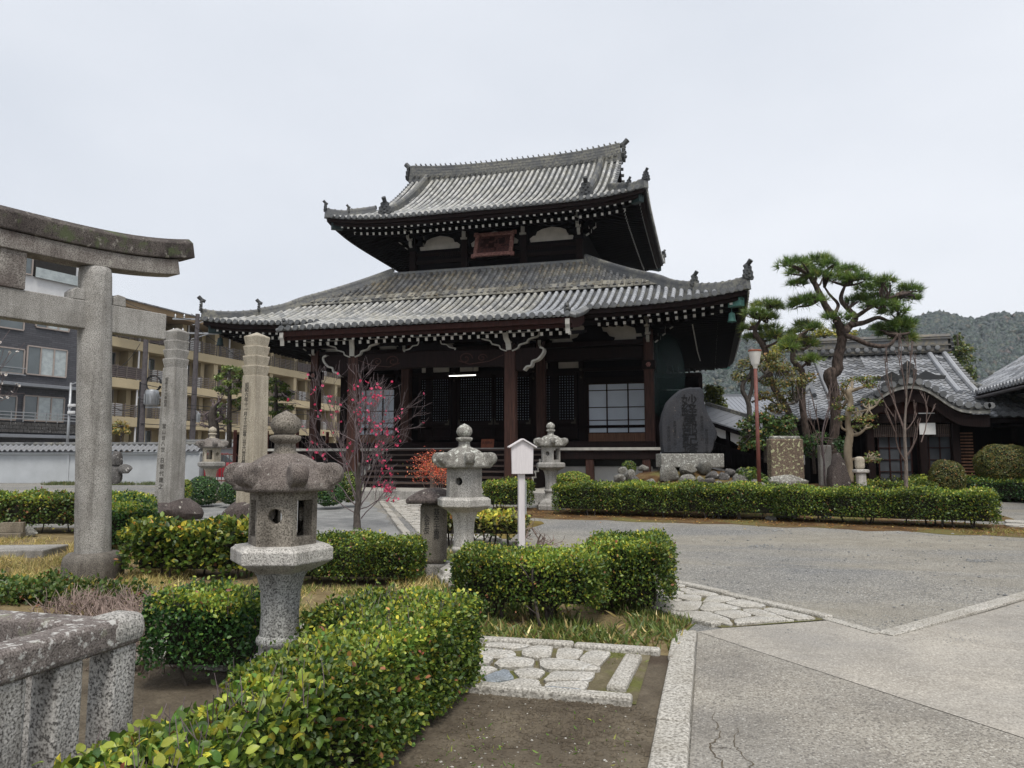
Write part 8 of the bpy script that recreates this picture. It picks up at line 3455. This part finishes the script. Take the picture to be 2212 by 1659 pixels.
leafy('low green shrubs at the foot of the lamp post', 'camellia', 20.6,
      [(240, 1850, 8), (240, 1740, 7)], [], [(200, 1700, 80, 50), (290, 1740, 70, 40), (230, 1790, 80, 40), (330, 1780, 60, 40)], GREEN, .09, 2.4, 46, tmpl=LEAF6)
leafy('dark leafy shrub between tablet and pine trunk', 'camellia', 23.2,
      [(690, 1700, 12), (680, 1560, 10), (690, 1450, 7)], [], [(650, 1460, 70, 50), (730, 1430, 60, 50), (660, 1540, 70, 50), (740, 1530, 50, 50), (880, 1480, 60, 60), (900, 1560, 50, 50)], DEEP, .08, 2.2, 43)
leafy('yellow-green treetop behind the silver roof ridge', 'far_tree', 42,
      [(760, 1200, 20), (760, 800, 14), (760, 700, 8)], [], [(700, 680, 60, 30), (760, 665, 60, 30), (830, 680, 60, 28), (950, 680, 60, 24), (480, 720, 60, 25), (430, 790, 80, 40), (380, 830, 60, 30)], [(4, (.25, .22, .03)), (3, (.16, .17, .03)), (2, (.08, .1, .02))], .16, 2.4, 44)
leafy('dark green conifer right of the silver roof', 'conifer', 40,
      [(1750, 1300, 16), (1745, 1000, 13), (1735, 800, 9), (1725, 690, 4)], [],
      [(1725, 710, 30, 25), (1700, 750, 60, 25), (1760, 770, 60, 25), (1690, 800, 60, 28), (1790, 800, 60, 22), (1740, 830, 80, 30), (1700, 870, 60, 30), (1800, 870, 70, 26), (1750, 910, 80, 30), (1800, 950, 60, 26), (1720, 960, 60, 26), (1820, 1000, 50, 25), (1790, 1020, 60, 20)], [(4, (.05, .075, .02)), (3, (.08, .1, .025)), (2, (.025, .045, .016)), (1, (.13, .12, .03))], .17, 2.4, 45)
def c1(x, y, dep):
    return at((2450 + x / 4.74) / 1.736, (1430 + y / 4.74) / 1.736, dep)
leafy('rounded yellow-green tree behind the inscribed stone', 'round_tree', 36, [(1090, 900, 26), (1090, 500, 20), (1080, 300, 10)], [],
      [(1080, 170, 170, 110), (1000, 130, 100, 70), (1160, 190, 100, 90), (1030, 320, 130, 110), (1180, 350, 110, 110), (1090, 440, 150, 90), (970, 260, 80, 100), (1250, 450, 80, 60)], [(4, (.09, .11, .025)), (3, (.14, .15, .03)), (2, (.04, .06, .018))], .13, 1.1, 47, conv=c1, k2=36 / F_PX / 4.74 / 1.736)

# pale-barked pruned tree
TUFT = [(4, (.09, .13, .03)), (3, (.05, .08, .022)), (2, (.2, .17, .05)), (1, (.22, .1, .04))]
leafy('pruned tree with pale smooth bark, knobbly stubs and small leaf tufts', 'pruned_tree', 20.9,
      [(940, 1760, 34), (935, 1640, 30), (930, 1560, 28), (935, 1480, 28), (945, 1410, 26), (930, 1340, 20), (935, 1260, 22), (950, 1180, 20), (935, 1110, 22), (960, 1090, 16)],
      [[(950, 1100, 14), (1010, 1080, 12), (1070, 1060, 8)], [(940, 1260, 12), (1010, 1250, 10), (1090, 1230, 8), (1140, 1200, 6)], [(950, 1420, 14), (1010, 1410, 12), (1060, 1370, 7)], [(930, 1390, 10), (890, 1370, 8), (880, 1340, 6)], [(945, 1600, 12), (1010, 1590, 9), (1060, 1610, 6)], [(930, 1170, 10), (900, 1120, 7)]],
      [(950, 1020, 60, 25), (1030, 1010, 70, 28), (1110, 1010, 60, 28), (900, 1060, 40, 25), (1090, 1060, 50, 20), (880, 1150, 60, 25), (870, 1210, 60, 28), (1080, 1180, 60, 28), (1150, 1180, 40, 22), (960, 1230, 50, 22), (1020, 1300, 70, 28), (1090, 1290, 60, 28), (1000, 1360, 60, 22), (1080, 1350, 60, 28), (880, 1290, 40, 22), (1110, 1560, 60, 22), (1060, 1600, 50, 25), (1140, 1600, 40, 18)], TUFT, .07, 2.0, 48, bark='bark_pale', loose=.2)

# bare trees near the priests hall
def bt(name, label, dep, trunk, limbs, mats, seed, k_=3, n=2):
    b = at(*trunk[0][:2], dep)
    lm = []
    for (x0, y0, x1, y1, r_) in limbs:
        a, c = at(x0, y0, dep), at(x1, y1, dep + random.uniform(-.5, .5))
        lm.append(dict(p=a, d=c - a, L=(c - a).length * .66, r=r_, n=n, spread=.3, up=.25, k=k_, seg=5, kink=.07, shrink=.55))
    return bare_tree(name, label, (b.x, b.y, zg(b.y)), mats, [(at(x, y, dep), r_) for x, y, r_ in trunk], lm, seed, rmin=.007)[0]
random.seed(8)
bt('bare_tree', 'slender bare tree with reddish twigs in front of the bow-gabled porch', 20.3, [(1957, 1075, 0.0558), (1957, 1000, 0.0496), (1954, 930, 0.0372), (1958, 860, 0.0217), (1960, 780, 0.0093)],
   [(1956, 990, 2010, 930, 0.0310), (1990, 955, 2035, 860, 0.0186), (1957, 1000, 1890, 920, 0.0217), (1955, 935, 1912, 830, 0.0310), (1958, 880, 1985, 770, 0.0217), (1958, 860, 1945, 740, 0.0217), (1925, 850, 1905, 760, 0.0186), (1955, 930, 2020, 890, 0.0186), (1960, 830, 1975, 740, 0.0155), (1930, 900, 1890, 850, 0.0155)], ('bark_grey', 'twig_red'), 14)
bt('bare_tree', 'thin bare grey shrub tree behind the lichened tablet', 21.5, [(1782, 1065, 0.0310), (1780, 1000, 0.0279), (1776, 940, 0.0217), (1790, 880, 0.0155)],
   [(1779, 990, 1752, 860, 0.0136), (1778, 960, 1725, 830, 0.0124), (1778, 950, 1800, 840, 0.0136), (1778, 940, 1830, 830, 0.0124), (1779, 985, 1825, 880, 0.0112), (1780, 1000, 1740, 900, 0.0112)], ('twig', 'twig_red'), 15)

# cloud-pruned conifers left of the hall and a gnarled dark tree
def d7(x, y, dep):
    return at((400 + x / 2.458) / 1.736, (1150 + y / 2.458) / 1.736, dep)
FERN = [(4, (.1, .14, .035)), (3, (.06, .1, .025)), (2, (.15, .19, .05))]
leafy('tiered light green conifer left of the tan pillar', 'tiered_conifer', 34, [(1130, 1300, 22), (1130, 1000, 20), (1135, 750, 17), (1130, 580, 10)],
      [[(1130, 640, 9), (1050, 650, 6)], [(1135, 760, 9), (1040, 770, 6)], [(1130, 700, 9), (1220, 680, 6)], [(1135, 860, 9), (1220, 850, 6)], [(1130, 980, 9), (1230, 950, 6)], [(1130, 940, 9), (1040, 930, 6)]],
      [(1110, 565, 60, 24), (1180, 575, 60, 24), (1240, 590, 50, 22), (1030, 650, 50, 22), (1090, 630, 50, 22), (1200, 650, 70, 26), (1250, 640, 40, 22), (1040, 760, 60, 24), (1110, 700, 50, 20), (1220, 720, 60, 24), (1180, 780, 50, 22), (1090, 800, 50, 20), (1240, 850, 60, 24), (1060, 920, 50, 24), (1220, 920, 60, 24), (1040, 1010, 50, 26), (1160, 880, 50, 20), (1110, 1060, 50, 24)], FERN, .13, 2.6, 51, conv=d7, k2=34 / F_PX / 2.458 / 1.736, loose=.3)
leafy('tiered light green conifer right of the tan pillar', 'tiered_conifer', 35, [(1565, 1300, 20), (1560, 1000, 18), (1562, 800, 14), (1560, 690, 8)],
      [[(1562, 830, 8), (1640, 820, 5)], [(1562, 930, 8), (1650, 930, 5)], [(1562, 960, 8), (1510, 970, 5)]],
      [(1540, 680, 50, 22), (1500, 700, 40, 20), (1590, 710, 50, 22), (1640, 730, 50, 22), (1530, 760, 50, 22), (1620, 770, 60, 22), (1680, 800, 40, 20), (1520, 850, 50, 22), (1600, 840, 60, 20), (1660, 850, 40, 20), (1530, 900, 50, 22), (1620, 920, 70, 24), (1700, 930, 40, 20), (1530, 980, 50, 24), (1600, 980, 50, 22)], FERN, .13, 2.6, 52, conv=d7, k2=35 / F_PX / 2.458 / 1.736, loose=.3)
random.seed(77)
gb = d7(985, 1250, 33)
lm = []
for (x0, y0, x1, y1) in ((985, 1080, 1080, 1000), (980, 1060, 900, 1010), (985, 1000, 1060, 900), (980, 980, 900, 930), (990, 930, 1050, 870), (990, 920, 950, 870), (985, 1120, 850, 1140), (985, 1130, 1090, 1160), (985, 1050, 1100, 960)):
    a, c = d7(x0, y0, 33), d7(x1, y1, 33 + random.uniform(-.5, .5))
    lm.append(dict(p=a, d=c - a, L=(c - a).length * .7, r=.06, n=3, spread=.8, up=.05, k=3, seg=4, kink=.25, shrink=.6))
bare_tree('gnarled_tree', 'dark gnarled leafless tree above the small far lantern', (gb.x, gb.y, .35), ('bark', 'twig'), [(d7(985, 1260, 33), .25), (d7(990, 1120, 33), .22), (d7(975, 1020, 33), .2), (d7(990, 920, 33), .13)], lm, 16, rmin=.012)
leafy('small yellowing shrub above the white wall beside the gate pillar', 'wall_shrub', 39, [(130, 1350, 8), (130, 1200, 6), (125, 1100, 4)], [], [(110, 1080, 50, 40), (160, 1100, 50, 40), (90, 1140, 50, 36), (180, 1150, 40, 30)], [(3, (.2, .15, .04)), (3, (.1, .11, .03)), (1, (.3, .2, .05))], .14, 1.4, 53, conv=d7, k2=39 / F_PX / 2.458 / 1.736)

# ============================================================ wooded hills
def hill_z(u, d):
    """u: survey x of the direction, d: distance"""
    prof_ = np.interp(u, [1000, 1250, 1450, 1600, 1700, 1780, 1860, 1960, 2050, 2130, 2230, 2400, 2700, 3000], [40, 70, 92, 100, 104, 100, 103, 114, 119, 115, 120, 124, 118, 110])
    s = min(1.0, max(0.0, (d - 300) / 380))
    fold = 1 + .2 * math.sin(u * .017 + d * .008) * (1 - s) + .012 * math.sin(u * .05)
    back = 1 if d < 700 else max(.2, 1 - (d - 700) / 500)
    return .3 + prof_ * (680 / 600) * (s ** 1.15) * fold * back

hs = []
us = np.linspace(900, 3100, 90)
ds = np.linspace(290, 980, 40)
q = MB()
for d in ds:
    for u in us:
        p = at(u, 990, d)
        hs.append((p.x, p.y, hill_z(u, d)))
q.add(hs, [(j * 90 + i, j * 90 + i + 1, (j + 1) * 90 + i + 1, (j + 1) * 90 + i) for j in range(39) for i in range(89)])
M['wood_floor'] = plain('wooded_slope', (.035, .045, .022), .95, .3, .05)
struct(q.build('hills', M['wood_floor'], smooth=True))
# crowns: many small faceted tufts
nC = 13000
uu = RN.uniform(1400, 2420, nC)
dd_ = 300 + 400 * RN.uniform(0, 1, nC) ** .8
bm = bmesh.new()
bmesh.ops.create_icosphere(bm, subdivisions=1, radius=1)
IV = np.array([v.co[:] for v in bm.verts])
IF = [[v.index for v in f.verts] for f in bm.faces]
bm.free()
IV = IV * (1 + .22 * np.sin(IV[:, [1]] * 5 + IV[:, [0]] * 4) * np.cos(IV[:, [2]] * 6))
Vh = np.zeros((nC, len(IV), 3))
Ch = pick([(5, (.015, .027, .022)), (4, (.021, .035, .025)), (3, (.009, .018, .016)), (1.2, (.04, .043, .028)), (.6, (.05, .042, .034))], nC)
for i in range(nC):
    p = at(uu[i], 990, dd_[i])
    r_ = RN.uniform(1.7, 3.6)
    con = RN.uniform() < .35
    sc = np.array([r_, r_, r_ * (1.6 if con else 1.0)]) * (.8 if con else 1)
    a = RN.uniform(0, 6.28)
    rot = np.array([[math.cos(a), -math.sin(a), 0], [math.sin(a), math.cos(a), 0], [0, 0, 1]])
    V = (IV * (1 + RN.normal(size=(len(IV), 1)) * .13)) @ rot.T * sc
    if con:
        V[:, :2] *= (1 - .45 * np.clip(V[:, 2:3] / sc[2], -1, 1))
    Vh[i] = V + np.array([p.x, p.y, hill_z(uu[i], dd_[i]) + r_ * .7])
wo = leaves_obj('hillside_wood', [(Vh, Ch)], (IV, IF), M['leaf'], None)
tag(wo, 'dense woodland covering the hills behind the halls', 'woodland', None, 'stuff')

# ============================================================ the air
hz = MB()
hz.box((0, 480, 70), (2600, 1080, 144))
k = NT('air')
k.n.nodes.remove(k.b)
pv = k.node('ShaderNodeVolumePrincipled')
pv.inputs['Color'].default_value = (.86, .92, 1.0, 1)
pv.inputs['Density'].default_value = .0002
pv.inputs['Anisotropy'].default_value = .2
k.L(pv.outputs[0], k.n.nodes['Material Output'].inputs['Volume'])
ho = hz.build('haze', k.m)
ho['kind'] = 'stuff'
ho['label'] = 'thin pale haze in front of the distant hills'
ho['category'] = 'haze'
